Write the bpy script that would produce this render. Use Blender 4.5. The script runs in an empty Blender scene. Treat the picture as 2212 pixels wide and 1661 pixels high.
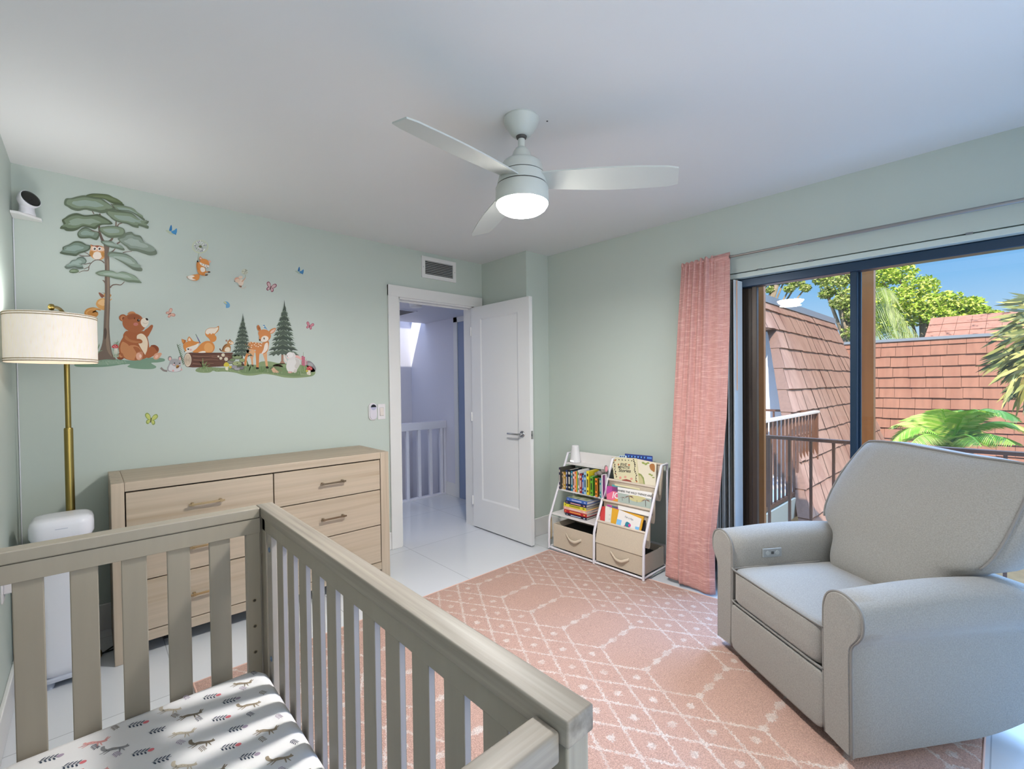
import bpy, bmesh, math, random
from mathutils import Vector, Matrix, noise as mnoise

S = bpy.context.scene
COL = S.collection
pi = math.pi
sin, cos = math.sin, math.cos

# ---------------------------------------------------------------- camera, light, exposure
YAW, PITCH, ROLL = 0.824787, -0.0151834, 0.0113066
FPX, PCX, PCY = 984.79, 1106.0, 842.954
CAMZ = 1.32
_f = Vector((cos(YAW) * cos(PITCH), sin(YAW) * cos(PITCH), sin(PITCH)))
_r = Vector((sin(YAW), -cos(YAW), 0.0))
_d = _f.cross(_r)
RIGHT = _r * cos(ROLL) + _d * sin(ROLL)
DOWN = _d * cos(ROLL) - _r * sin(ROLL)
FWD = _f
cd = bpy.data.cameras.new('camera')
cam = bpy.data.objects.new('camera', cd)
COL.objects.link(cam)
m3 = Matrix((RIGHT, -DOWN, -FWD)).transposed()
cam.matrix_world = Matrix.Translation((0, 0, CAMZ)) @ m3.to_4x4()
cd.sensor_width = 36.0
cd.lens = FPX / 2212.0 * 36.0
cd.shift_y = (PCY - 830.5) / 2212.0
cd.clip_start = 0.02
cd.clip_end = 300
S.camera = cam

S.view_settings.view_transform = 'Standard'
S.view_settings.look = 'None'
S.view_settings.exposure = 0.0
S.view_settings.gamma = 1.0
S.cycles.use_denoising = True
S.cycles.max_bounces = 7
S.cycles.diffuse_bounces = 4
S.cycles.glossy_bounces = 4
S.cycles.transmission_bounces = 4
S.cycles.transparent_max_bounces = 8
S.cycles.sample_clamp_indirect = 4.0
S.cycles.caustics_reflective = False
S.cycles.caustics_refractive = False
S.cycles.use_adaptive_sampling = True
S.cycles.adaptive_threshold = 0.02


def lin(h):
    h = h.lstrip('#')
    o = []
    for i in (0, 2, 4):
        c = int(h[i:i + 2], 16) / 255.0
        o.append(c / 12.92 if c <= 0.04045 else ((c + 0.055) / 1.055) ** 2.4)
    return (o[0], o[1], o[2], 1.0)


# sky: clear blue gradient
W = bpy.data.worlds.new('clear_sky')
S.world = W
W.use_nodes = True
nt = W.node_tree
nt.nodes.clear()
wo = nt.nodes.new('ShaderNodeOutputWorld')
bg = nt.nodes.new('ShaderNodeBackground')
tc = nt.nodes.new('ShaderNodeTexCoord')
sx = nt.nodes.new('ShaderNodeSeparateXYZ')
rp = nt.nodes.new('ShaderNodeValToRGB')
nt.links.new(tc.outputs['Generated'], sx.inputs[0])
nt.links.new(sx.outputs['Z'], rp.inputs['Fac'])
nt.links.new(rp.outputs['Color'], bg.inputs['Color'])
nt.links.new(bg.outputs[0], wo.inputs[0])
cr = rp.color_ramp
cr.elements[0].position = 0.0
cr.elements[0].color = lin('#D3E8F8')
cr.elements[1].position = 0.07
cr.elements[1].color = lin('#BBDDF8')
for p_, c_ in ((0.16, '#8AC4F6'), (0.26, '#68AEF2'), (1.0, '#4A96EA')):
    e_ = cr.elements.new(p_)
    e_.color = lin(c_)
bg.inputs['Strength'].default_value = 1.05


def light(name, kind, loc, energy, color=(1, 1, 1), size=None, size_y=None, aim=None, radius=None, spread=None, angle=None):
    ld = bpy.data.lights.new(name, kind)
    ld.energy = energy
    ld.color = color
    if kind == 'AREA':
        ld.shape = 'RECTANGLE'
        ld.size = size
        ld.size_y = size_y or size
        if spread: ld.spread = spread
    if radius is not None: ld.shadow_soft_size = radius
    if angle is not None: ld.angle = angle
    o = bpy.data.objects.new(name, ld)
    COL.objects.link(o)
    o.location = loc
    if aim is not None:
        o.rotation_euler = (Vector(aim) - Vector(loc)).to_track_quat('-Z', 'Y').to_euler()
    return o


light('sun', 'SUN', (0, 0, 20), 6.5, (1.0, 0.95, 0.86), angle=0.01, aim=(9.0, 4.0, 11.5))
# added blue area lamp above the balcony, boosting the sky's daylight through the sliding door
light('sky_fill', 'AREA', (5.6, 0.2, 4.3), 900, (0.34, 0.58, 1.0), 3.6, 2.6, aim=(2.2, 0.2, 0.5))
# added soft fill lamp in the unseen half of the room behind the camera
light('room_fill', 'AREA', (1.0, -1.25, 1.5), 17, (1.0, 0.98, 0.95), 2.2, 1.1, aim=(1.2, 2.4, 0.9), spread=2.3)
# added blue fill lamp just inside the sliding door, out of view right
light('blue_fill', 'AREA', (3.02, -0.75, 0.95), 18, (0.22, 0.50, 1.0), 1.1, 1.6, aim=(0.0, -0.66, 0.75), spread=2.4)
light('ceiling_fill', 'AREA', (0.15, -0.55, 1.9), 4, (0.98, 0.99, 1.0), 0.7, 0.7, aim=(1.0, 1.2, 2.44))  # added lamp aimed up to fill the ceiling with light


def ray(px, py):
    return RIGHT * ((px - PCX) / FPX) + DOWN * ((py - PCY) / FPX) + FWD


def hit(axis, val, px, py):
    r = ray(px, py)
    C = Vector((0, 0, CAMZ))
    return C + r * ((val - C[axis]) / r[axis])


def hitp(P0, N, px, py):
    r = ray(px, py)
    C = Vector((0, 0, CAMZ))
    return C + r * ((Vector(P0) - C).dot(N) / r.dot(N))


# ---------------------------------------------------------------- materials
MATS = {}


def mat(name, hx, rough=0.5, metal=0.0, var=None, bump=None, spec=0.5, emit=None, sheen=0.0, coat=0.0, trans=0.0, second=None):
    """var=(scale xyz or number, amount, detail); bump=(scale, strength); second=(hex, scale xyz, low, high) mixes a second colour by noise"""
    if name in MATS: return MATS[name]
    m = bpy.data.materials.new(name)
    m.use_nodes = True
    t = m.node_tree
    b = t.nodes['Principled BSDF']
    c = lin(hx) if isinstance(hx, str) else hx
    b.inputs['Base Color'].default_value = c
    b.inputs['Roughness'].default_value = rough
    b.inputs['Metallic'].default_value = metal
    b.inputs['Specular IOR Level'].default_value = spec
    if sheen: b.inputs['Sheen Weight'].default_value = sheen
    if coat: b.inputs['Coat Weight'].default_value = coat
    if trans: b.inputs['Transmission Weight'].default_value = trans
    if emit:
        b.inputs['Emission Color'].default_value = lin(emit[0])
        b.inputs['Emission Strength'].default_value = emit[1]
    co = t.nodes.new('ShaderNodeTexCoord')

    def nz(scale, detail=4.0):
        mp = t.nodes.new('ShaderNodeMapping')
        if not hasattr(scale, '__len__'): scale = (scale,) * 3
        mp.inputs['Scale'].default_value = scale
        t.links.new(co.outputs['Object'], mp.inputs['Vector'])
        n = t.nodes.new('ShaderNodeTexNoise')
        n.inputs['Scale'].default_value = 1.0
        n.inputs['Detail'].default_value = detail
        t.links.new(mp.outputs[0], n.inputs['Vector'])
        return n

    last = None
    if var:
        n = nz(var[0], var[2] if len(var) > 2 else 4.0)
        r = t.nodes.new('ShaderNodeMapRange')
        r.inputs['From Min'].default_value = 0.3
        r.inputs['From Max'].default_value = 0.7
        r.inputs['To Min'].default_value = 1 - var[1]
        r.inputs['To Max'].default_value = 1 + var[1] * 0.6
        t.links.new(n.outputs['Fac'], r.inputs['Value'])
        v = t.nodes.new('ShaderNodeMix')
        v.data_type = 'RGBA'
        v.blend_type = 'MULTIPLY'
        v.inputs['Factor'].default_value = 1.0
        v.inputs[6].default_value = c
        t.links.new(r.outputs[0], v.inputs[7])
        last = v.outputs[2]
    if second:
        n = nz(second[1], 5.0)
        r = t.nodes.new('ShaderNodeMapRange')
        r.inputs['From Min'].default_value = second[2]
        r.inputs['From Max'].default_value = second[3]
        t.links.new(n.outputs['Fac'], r.inputs['Value'])
        v = t.nodes.new('ShaderNodeMix')
        v.data_type = 'RGBA'
        t.links.new(r.outputs[0], v.inputs['Factor'])
        if last: t.links.new(last, v.inputs[6])
        else: v.inputs[6].default_value = c
        v.inputs[7].default_value = lin(second[0])
        last = v.outputs[2]
    if last: t.links.new(last, b.inputs['Base Color'])
    if bump:
        n = nz(bump[0], 3.0)
        bp = t.nodes.new('ShaderNodeBump')
        bp.inputs['Strength'].default_value = bump[1]
        bp.inputs['Distance'].default_value = bump[2] if len(bump) > 2 else 0.002
        t.links.new(n.outputs['Fac'], bp.inputs['Height'])
        t.links.new(bp.outputs[0], b.inputs['Normal'])
    MATS[name] = m
    return m


# ---------------------------------------------------------------- mesh builder
class MB:
    def __init__(self, T=None):
        self.v, self.f, self.mi = [], [], []
        self.T = T
        self.cur = 0

    def add(self, vs, fs, mi=None):
        k = len(self.v)
        if self.T: vs = [self.T(*p) for p in vs]
        self.v += [Vector(p) for p in vs]
        self.f += [tuple(i + k for i in f) for f in fs]
        self.mi += [self.cur if mi is None else mi] * len(fs)
        return self

    def box(self, x0, x1, y0, y1, z0, z1, bev=0.0, seg=2, mi=None):
        if x0 > x1: x0, x1 = x1, x0
        if y0 > y1: y0, y1 = y1, y0
        if z0 > z1: z0, z1 = z1, z0
        vs = [(x, y, z) for x in (x0, x1) for y in (y0, y1) for z in (z0, z1)]
        fs = [(0, 1, 3, 2), (4, 6, 7, 5), (0, 4, 5, 1), (2, 3, 7, 6), (0, 2, 6, 4), (1, 5, 7, 3)]
        if bev <= 0: return self.add(vs, fs, mi)
        bev = min(bev, 0.49 * min(x1 - x0, y1 - y0, z1 - z0))
        bm = bmesh.new()
        bv = [bm.verts.new(p) for p in vs]
        for f in fs: bm.faces.new([bv[i] for i in f])
        bmesh.ops.bevel(bm, geom=list(bm.edges), offset=bev, segments=seg, profile=0.5, affect='EDGES')
        self.bm(bm, mi)
        return self

    def bm(self, bm, mi=None):
        bm.verts.index_update()
        self.add([v.co.copy() for v in bm.verts], [[v.index for v in f.verts] for f in bm.faces], mi)
        bm.free()
        return self

    def tube(self, pts, r, seg=10, cap=True, mi=None, closed=False):
        """round bar through points; r number or list"""
        pts = [Vector(p) for p in pts]
        n = len(pts)
        rs = r if hasattr(r, '__len__') else [r] * n
        vs, fs = [], []
        up = None
        for i, p in enumerate(pts):
            a = pts[(i - 1) % n] if (i > 0 or closed) else p
            b = pts[(i + 1) % n] if (i < n - 1 or closed) else p
            d = (b - a)
            if d.length < 1e-9: d = Vector((0, 0, 1))
            d.normalize()
            if up is None:
                up = Vector((0, 0, 1)) if abs(d.z) < 0.9 else Vector((1, 0, 0))
            s = d.cross(up)
            if s.length < 1e-6: s = d.cross(Vector((0, 1, 0)))
            s.normalize()
            up = s.cross(d).normalized()
            for k in range(seg):
                t = 2 * pi * k / seg
                vs.append(p + s * (cos(t) * rs[i]) + up * (sin(t) * rs[i]))
        m = n if closed else n - 1
        for i in range(m):
            for k in range(seg):
                j = (i + 1) % n
                fs.append((i * seg + k, i * seg + (k + 1) % seg, j * seg + (k + 1) % seg, j * seg + k))
        if cap and not closed:
            fs.append(tuple(range(seg)))
            fs.append(tuple((n - 1) * seg + k for k in range(seg)))
        return self.add(vs, fs, mi)

    def lathe(self, prof, c=(0, 0, 0), seg=32, axis=Vector((0, 0, 1)), mi=None, sx=1.0, sy=1.0):
        """prof: list of (r, h) along axis from c"""
        c = Vector(c)
        axis = Vector(axis).normalized()
        q = axis.to_track_quat('Z', 'Y')
        vs, fs = [], []
        for r, h in prof:
            for k in range(seg):
                t = 2 * pi * k / seg
                vs.append(c + q @ Vector((cos(t) * r * sx, sin(t) * r * sy, h)))
        for i in range(len(prof) - 1):
            for k in range(seg):
                fs.append((i * seg + k, i * seg + (k + 1) % seg, (i + 1) * seg + (k + 1) % seg, (i + 1) * seg + k))
        if prof[0][0] > 1e-6: fs.append(tuple(range(seg)))
        if prof[-1][0] > 1e-6: fs.append(tuple((len(prof) - 1) * seg + k for k in range(seg)))
        return self.add(vs, fs, mi)

    def grid(self, fn, nu, nv, mi=None, closed_u=False):
        vs = [fn(i / (nu if closed_u else nu - 1), j / (nv - 1)) for j in range(nv) for i in range(nu)]
        fs = []
        for j in range(nv - 1):
            for i in range(nu if closed_u else nu - 1):
                i2 = (i + 1) % nu
                fs.append((j * nu + i, j * nu + i2, (j + 1) * nu + i2, (j + 1) * nu + i))
        return self.add(vs, fs, mi)

    def prism(self, poly, fn0, fn1, mi=None):
        """poly: 2D points; fn0/fn1 map them to the two end faces"""
        n = len(poly)
        vs = [fn0(*p) for p in poly] + [fn1(*p) for p in poly]
        fs = [tuple(range(n)), tuple(range(2 * n - 1, n - 1, -1))]
        fs += [(i, (i + 1) % n, n + (i + 1) % n, n + i) for i in range(n)]
        return self.add(vs, fs, mi)

    def quadslab(self, tl, tr, br, bl, th, mi=None):
        """slab with the given front face corners (world points), th metres thick away from the viewer"""
        tl, tr, br, bl = map(Vector, (tl, tr, br, bl))
        n = (tr - tl).cross(bl - tl).normalized()
        mid = (tl + br) / 2
        if n.dot(mid - Vector((0, 0, CAMZ))) < 0: n = -n
        vs = [tl, tr, br, bl] + [p + n * th for p in (tl, tr, br, bl)]
        fs = [(0, 1, 2, 3), (7, 6, 5, 4), (0, 4, 5, 1), (1, 5, 6, 2), (2, 6, 7, 3), (3, 7, 4, 0)]
        return self.add(vs, fs, mi)

    def build(self, name, m, parent=None, smooth=False, bev=0.0, subd=0, auto=None):
        me = bpy.data.meshes.new(name)
        if parent is not None:
            o0 = world_loc(parent)
        else:
            xs = [v.x for v in self.v]; ys = [v.y for v in self.v]; zs = [v.z for v in self.v]
            o0 = Vector(((min(xs) + max(xs)) / 2, (min(ys) + max(ys)) / 2, min(zs)))
        me.from_pydata([v - o0 for v in self.v], [], self.f)
        ms = m if isinstance(m, (list, tuple)) else [m]
        for q in ms: me.materials.append(q)
        for p, i in zip(me.polygons, self.mi): p.material_index = i if i < len(ms) else 0
        bm = bmesh.new()
        bm.from_mesh(me)
        bmesh.ops.recalc_face_normals(bm, faces=bm.faces)
        bm.to_mesh(me)
        bm.free()
        if smooth:
            for p in me.polygons: p.use_smooth = True
        o = bpy.data.objects.new(name, me)
        COL.objects.link(o)
        if parent is not None: o.parent = parent
        else: o.location = o0
        if smooth and auto is not None:
            me.set_sharp_from_angle(angle=auto)
        if bev:
            md = o.modifiers.new('edge', 'BEVEL')
            md.width = bev
            md.segments = 2
            md.limit_method = 'ANGLE'
        if subd:
            md = o.modifiers.new('smooth', 'SUBSURF')
            md.levels = subd
            md.render_levels = subd
        return o


def world_loc(o):
    p = Vector(o.location)
    while o.parent is not None:
        o = o.parent
        p = p + Vector(o.location)
    return p


def thing(name, label, cat, loc=(0, 0, 0), group=None, kind=None):
    o = bpy.data.objects.new(name, None)
    o.empty_display_size = 0.1
    COL.objects.link(o)
    o.location = loc
    return tag(o, label, cat, group, kind)


def tag(o, label=None, cat=None, group=None, kind=None):
    if label: o['label'] = label
    if cat: o['category'] = cat
    if group: o['group'] = group
    if kind: o['kind'] = kind
    return o


def struct(o, label=None):
    o['kind'] = 'structure'
    if label: o['label'] = label
    return o


def text(name, s, m, parent, P0, xdir, ydir, size, align='CENTER', lift=0.0006, ext=0.0, bold=0.018):
    """lettering lying on a surface: P0 anchor, xdir reading direction, ydir up"""
    cu = bpy.data.curves.new(name, 'FONT')
    cu.body = s
    cu.size = size
    cu.offset = size * bold
    cu.align_x = align
    cu.align_y = 'CENTER'
    cu.extrude = ext
    cu.resolution_u = 3
    cu.materials.append(m)
    o = bpy.data.objects.new(name, cu)
    COL.objects.link(o)
    x = Vector(xdir).normalized()
    y = Vector(ydir)
    y = (y - x * y.dot(x)).normalized()
    z = x.cross(y)
    M_ = Matrix((x, y, z)).transposed().to_4x4()
    P = Vector(P0) + z * lift
    o.parent = parent
    M_.translation = P - world_loc(parent)
    o.matrix_local = M_
    me = bpy.data.meshes.new_from_object(o)
    mo = bpy.data.objects.new(name, me)
    COL.objects.link(mo)
    mo.parent = parent
    mo.matrix_local = M_
    bpy.data.objects.remove(o)
    bpy.data.curves.remove(cu)
    return mo


def crom(pts, closed=True, sub=6):
    """smooth curve through 2D points"""
    n = len(pts)
    out = []
    rng = n if closed else n - 1
    for i in range(rng):
        if closed:
            p0, p1, p2, p3 = pts[(i - 1) % n], pts[i], pts[(i + 1) % n], pts[(i + 2) % n]
        else:
            p0, p1, p2, p3 = pts[max(i - 1, 0)], pts[i], pts[i + 1], pts[min(i + 2, n - 1)]
        for k in range(sub):
            t = k / sub
            out.append(tuple(0.5 * (2 * p1[a] + (p2[a] - p0[a]) * t + (2 * p0[a] - 5 * p1[a] + 4 * p2[a] - p3[a]) * t * t
                                    + (3 * p1[a] - p0[a] - 3 * p2[a] + p3[a]) * t ** 3) for a in range(len(p1))))
    if not closed: out.append(tuple(pts[-1]))
    return out

# ---------------------------------------------------------------- room shell
H = 2.438
XL, YA = -0.27, 3.34            # left wall face, back wall face
XP, YP = 2.715, 2.745           # chase in the corner
OB = Vector((2.983, 2.749))     # corner where the window wall starts
UB = Vector((0.03, -1.0)).normalized()
NB = Vector((1.0, 0.03)).normalized()


def TB(u, off, z):              # along the window wall, out through it, up
    q = OB + UB * u + NB * off
    return (q.x, q.y, z)


def hitB(off, px, py):
    P0 = OB + NB * off
    p = hitp((P0.x, P0.y, 0), Vector((NB.x, NB.y, 0)), px, py)
    return ((Vector((p.x, p.y)) - OB).dot(UB), p.z)


M_wall = mat('sage_wall_paint', '#C2CCC4', 0.42, spec=0.35, bump=(90, 0.05))
M_white = mat('white_trim_paint', '#E4E3E1', 0.35)
M_ceil = mat('ceiling_paint', '#E6E6E5', 0.7, bump=(60, 0.08))
M_hall = mat('hall_wall_paint', '#D9D9E4', 0.6)
M_floor = mat('glossy_white_tile', '#D9DCE0', 0.07, spec=0.5)
# tile joints
t_ = M_floor.node_tree
b_ = t_.nodes['Principled BSDF']
co_ = t_.nodes.new('ShaderNodeTexCoord')
mp_ = t_.nodes.new('ShaderNodeMapping')
mp_.inputs['Location'].default_value = (0.543, 0.77, 0)
br_ = t_.nodes.new('ShaderNodeTexBrick')
br_.offset = 0.0
br_.inputs['Scale'].default_value = 1.0
br_.inputs['Brick Width'].default_value = 0.8
br_.inputs['Row Height'].default_value = 0.8
br_.inputs['Mortar Size'].default_value = 0.0022
br_.inputs['Mortar Smooth'].default_value = 0.1
br_.inputs['Color1'].default_value = lin('#DADDE1')
br_.inputs['Color2'].default_value = lin('#D6D9DD')
br_.inputs['Mortar'].default_value = lin('#B2B5BA')
t_.links.new(co_.outputs['Object'], mp_.inputs['Vector'])
t_.links.new(mp_.outputs[0], br_.inputs['Vector'])
t_.links.new(br_.outputs['Color'], b_.inputs['Base Color'])

YF = -1.4
fl = MB()
fl.box(XL - 0.12, 3.14, YF, 4.62, -0.12, 0.0)
o = fl.build('floor', M_floor)
# keep object space equal to room space so the joints fall where they do in the photo
off = o.location.copy()
for v in o.data.vertices: v.co += off
o.location = (0, 0, 0)
struct(o, 'glossy white floor of large square tiles')

struct(MB().box(XL - 0.12, 3.25, YF - 0.12, YA + 0.12, H, H + 0.15).build('ceiling', M_ceil), 'smooth white ceiling')
lw = MB()
lw.box(XL - 0.12, XL, YF, YA + 0.12, 0, H)
struct(lw.build('wall_left', M_wall), 'sage green wall at the left edge')
wb = MB()
wb.box(XL, 1.835, YA, YA + 0.12, 0, H)
wb.box(2.61, XP + 0.28, YA, YA + 0.12, 0, H)
wb.box(1.835, 2.61, YA, YA + 0.12, 2.03, H)
struct(wb.build('wall_back', M_wall), 'sage green wall with the woodland stickers and doorway')
struct(MB().box(XP, 3.0, YP, YA, 0, H).build('wall_corner', M_wall), 'boxed out sage green corner behind the open door')
wr = MB(TB)
wr.box(-0.3, 1.45, 0, 0.12, 0, H)
wr.box(1.45, 4.1, 0, 0.12, 2.006, H)
wr.box(4.1, 4.3, 0, 0.12, 0, H)
struct(wr.build('wall_right', M_wall), 'sage green wall around the sliding door')
struct(MB().box(XL - 0.12, 3.25, YF - 0.12, YF, 0, H).build('wall_front', M_wall), 'sage green wall behind the camera')

bb = MB()
bb.box(XL, 1.745, YA - 0.014, YA, 0, 0.142, 0.003, 1)
struct(bb.build('baseboard_back', M_white))
struct(MB().box(XL, XL + 0.014, YF, YA, 0, 0.142, 0.003, 1).build('baseboard_left', M_white))
bb = MB()
bb.box(XP - 0.014, XP, YP - 0.014, YA - 0.02, 0, 0.155, 0.003, 1)
bb.box(XP - 0.014, 2.983, YP - 0.014, YP, 0, 0.155, 0.003, 1)
struct(bb.build('baseboard_corner', M_white))
bb = MB(TB)
bb.box(0.0, 1.45, -0.014, 0, 0, 0.15, 0.003, 1)
struct(bb.build('baseboard_right', M_white))

# door casing and jamb
ca = MB()
ca.box(1.745, 1.838, YA - 0.022, YA, 0, 2.118, 0.004)
ca.box(2.607, 2.70, YA - 0.022, YA, 0, 2.118, 0.004)
ca.box(1.745, 2.70, YA - 0.024, YA, 2.027, 2.118, 0.004)
struct(ca.build('trim_1', M_white), 'white flat casing round the doorway')
ja = MB()
ja.box(1.834, 1.852, YA - 0.005, YA + 0.125, 0, 2.03)
ja.box(2.592, 2.611, YA - 0.005, YA + 0.125, 0, 2.03)
ja.box(1.834, 2.611, YA - 0.005, YA + 0.125, 2.014, 2.032)
ja.box(1.852, 1.862, YA + 0.05, YA + 0.07, 0, 2.014)
ja.box(1.852, 2.592, YA + 0.05, YA + 0.07, 2.002, 2.014)
struct(ja.build('trim_2', M_white), 'white jamb lining of the doorway')

# the open door leaf
M_door = mat('white_door_paint', '#E6E6E6', 0.38)
M_chrome = mat('satin_chrome', '#B9BABC', 0.22, 1.0)
dr = bpy.data.objects.new('door_1', None)
COL.objects.link(dr)
dr.location = (2.592, 3.33, 0)
struct(dr, 'white panelled door standing open into the room')
d = MB()
X0, X1 = 2.575, 2.611
d.box(X0 + 0.006, X1 - 0.006, 2.60, 3.30, 0.05, 2.0)
for (a, b_2, c_, e_) in ((2.576, 2.71, 0.012, 2.014), (3.20, 3.328, 0.012, 2.014), (2.71, 3.20, 0.012, 0.272), (2.71, 3.20, 1.905, 2.014)):
    d.box(X0, X1, a, b_2, c_, e_)
# bevelled moulding round the sunk panel
for x_, s_ in ((X0, 1), (X1, -1)):
    y0, y1, z0, z1, w = 2.71, 3.20, 0.272, 1.905, 0.016
    vs = [(x_, y0, z0), (x_, y1, z0), (x_, y1, z1), (x_, y0, z1)]
    vs += [(x_ + s_ * 0.0061, y0 + w, z0 + w), (x_ + s_ * 0.0061, y1 - w, z0 + w), (x_ + s_ * 0.0061, y1 - w, z1 - w), (x_ + s_ * 0.0061, y0 + w, z1 - w)]
    d.add(vs, [(0, 1, 5, 4), (1, 2, 6, 5), (2, 3, 7, 6), (3, 0, 4, 7)])
d.build('door_leaf', M_door, dr)
hd = MB()
for s_, x_ in ((-1, X0), (1, X1)):
    hd.lathe([(0.0, 0.0), (0.026, 0.0), (0.027, 0.004), (0.024, 0.008), (0.011, 0.009), (0.0105, 0.034), (0.0, 0.035)], (x_, 2.667, 0.905), 24, (s_, 0, 0))
    hd.tube([(x_ + s_ * 0.032, 2.66, 0.905), (x_ + s_ * 0.045, 2.68, 0.905), (x_ + s_ * 0.045, 2.80, 0.905)], [0.0085, 0.0085, 0.0075], 12)
hd.build('lever_handle', M_chrome, dr, smooth=True, auto=0.6)
la = MB()
la.box(2.583, 2.603, 2.572, 2.5765, 0.873, 0.937, 0.001)
la.box(2.588, 2.599, 2.566, 2.574, 0.895, 0.915, 0.002)
la.build('latch', M_chrome, dr)
for z_ in (0.25, 1.02, 1.80):
    hg = MB()
    hg.tube([(2.570, 3.331, z_ - 0.04), (2.570, 3.331, z_ + 0.04)], 0.006, 10)
    hg.box(2.575, 2.6, 3.328, 3.334, z_ - 0.04, z_ + 0.04)
    hg.build('hinge', M_door, dr)

# hall beyond the doorway
struct(MB().box(3.13, 3.25, YA + 0.12, 5.35, -2.8, 2.8).build('wall_hall_right', M_hall), 'white hall wall beside the stair railing')
struct(MB().box(0.4, 3.25, 5.35, 5.45, -2.8, 2.8).build('wall_hall_back', M_hall), 'white stairwell wall washed by daylight from above')
struct(MB().box(0.3, 0.42, YA + 0.12, 5.45, -2.8, 2.8).build('wall_hall_left', M_hall), 'white hall wall out of sight')
struct(MB().box(0.42, 3.13, YA + 0.12, 5.0, 2.09, 2.3).build('ceiling_hall', M_hall), 'dropped white hall ceiling')
struct(MB().box(0.42, 3.13, 5.0, 5.35, 2.8, 2.9).build('ceiling_shaft', M_hall), 'white cap of the light shaft')
struct(MB().box(0.42, 3.13, 4.60, 4.62, -2.8, -0.0).build('wall_stair', M_hall))
struct(MB().box(0.42, 3.13, 4.62, 5.35, -2.9, -2.8).build('floor_stair', M_hall))
light('shaft_daylight', 'AREA', (1.75, 5.17, 2.75), 6.5, (0.66, 0.78, 1.0), 2.7, 0.3, aim=(1.75, 5.2, 0))
light('hall_light', 'AREA', (1.3, 4.0, 2.05), 7, (0.80, 0.84, 1.0), 0.8, 0.5, aim=(1.6, 4.1, 0))
hc = MB()
hc.box(3.108, 3.13, 4.285, 4.36, 0, 2.095, 0.003)
hc.box(3.108, 3.13, 3.5, 4.36, 2.03, 2.095, 0.003)
struct(hc.build('trim_3', M_white), 'white casing of the far hall door')
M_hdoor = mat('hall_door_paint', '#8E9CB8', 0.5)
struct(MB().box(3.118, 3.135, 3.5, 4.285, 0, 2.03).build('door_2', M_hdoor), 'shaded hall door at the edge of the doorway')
struct(MB().box(3.115, 3.13, 4.36, 4.60, 0, 0.15, 0.003).build('baseboard_hall', M_white))

# stair railing
M_rail = mat('railing_paint', '#DEDEE8', 0.4)
rl = thing('stair_railing', 'white wooden stair railing seen through the doorway', 'railing', (2.3, 4.58, 0))
MB().box(0.45, 3.128, 4.55, 4.61, 0.795, 0.885, 0.006).build('handrail', M_rail, rl)
MB().box(0.45, 3.128, 4.555, 4.605, 0.0, 0.022, 0.003).build('bottom_rail', M_rail, rl)
for k in range(8):
    x_ = 2.61 + 0.152 * (k - 4)
    MB().box(x_ - 0.018, x_ + 0.018, 4.562, 4.598, 0.02, 0.8, 0.002).build('baluster', M_rail, rl)
MB().box(3.095, 3.128, 4.562, 4.598, 0.0, 0.8, 0.002).build('newel', M_rail, rl)
M_navy = mat('dark_stair_carpet', '#3A4C66', 0.9)
struct(MB().prism([(0.43, -0.02), (2.75, -1.0), (2.75, -1.25), (0.43, -0.3)], lambda x, z: (x, 4.63, z), lambda x, z: (x, 5.34, z)).build('floor_stair_flight', M_navy), 'dark stair flight below the railing')

# smoke detector and ceiling hatch in the hall
sd = MB().lathe([(0.0, 0), (0.062, 0), (0.062, -0.006), (0.058, -0.008), (0.060, -0.012), (0.056, -0.032), (0.04, -0.038), (0, -0.038)], (2.29, 3.82, 2.09), 28)
sd.build('smoke_detector', M_white, None, True, auto=0.5)
tag(bpy.data.objects['smoke_detector'], 'round white smoke detector on the hall ceiling', 'smoke detector')
M_black = mat('black_slot', '#15161A', 0.6)
gv = thing('ceiling_vent', 'dark return vent in the hall ceiling', 'vent', (2.25, 4.4, 2.086))
MB().box(1.95, 2.52, 4.21, 4.56, 2.083, 2.0905).build('grille', M_black, gv)
fr = MB()
for a, b_2, c_, e_ in ((1.93, 1.95, 4.21, 4.56), (2.52, 2.535, 4.21, 4.56), (1.93, 2.535, 4.19, 4.21), (1.93, 2.535, 4.56, 4.58)): fr.box(a, b_2, c_, e_, 2.082, 2.091)
fr.build('vent_frame', M_hall, gv)

# wall register
vt = thing('air_vent', 'white wall register with dark louvres above the doorway', 'vent', (2.238, YA, 2.31))
fr = MB()
x0, x1, z0, z1 = 2.062, 2.412, 2.222, 2.402
w = 0.032
for a, b_2, c_, e_ in ((x0, x0 + w, z0 + w, z1 - w), (x1 - w, x1, z0 + w, z1 - w), (x0, x1, z0, z0 + w), (x0, x1, z1 - w, z1)):
    fr.box(a, b_2, YA - 0.012, YA + 0.002, c_, e_)
fr.build('vent_frame', M_white, vt)
MB().box(x0 + w, x1 - w, YA - 0.002, YA + 0.004, z0 + w, z1 - w).build('vent_back', M_black, vt)
lv = MB()
for k in range(8):
    z_ = z0 + w + 0.008 + k * 0.0143
    lv.add([(x0 + w, YA - 0.010, z_ - 0.0015), (x1 - w, YA - 0.010, z_ - 0.0015), (x1 - w, YA - 0.002, z_ + 0.005), (x0 + w, YA - 0.002, z_ + 0.005),
            (x0 + w, YA - 0.010, z_ + 0.0015), (x1 - w, YA - 0.010, z_ + 0.0015), (x1 - w, YA - 0.002, z_ + 0.008), (x0 + w, YA - 0.002, z_ + 0.008)],
           [(0, 1, 2, 3), (4, 7, 6, 5), (0, 4, 5, 1), (2, 6, 7, 3)])
lv.build('louvre', mat('louvre_grey', '#B9BAB8', 0.5), vt)
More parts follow.
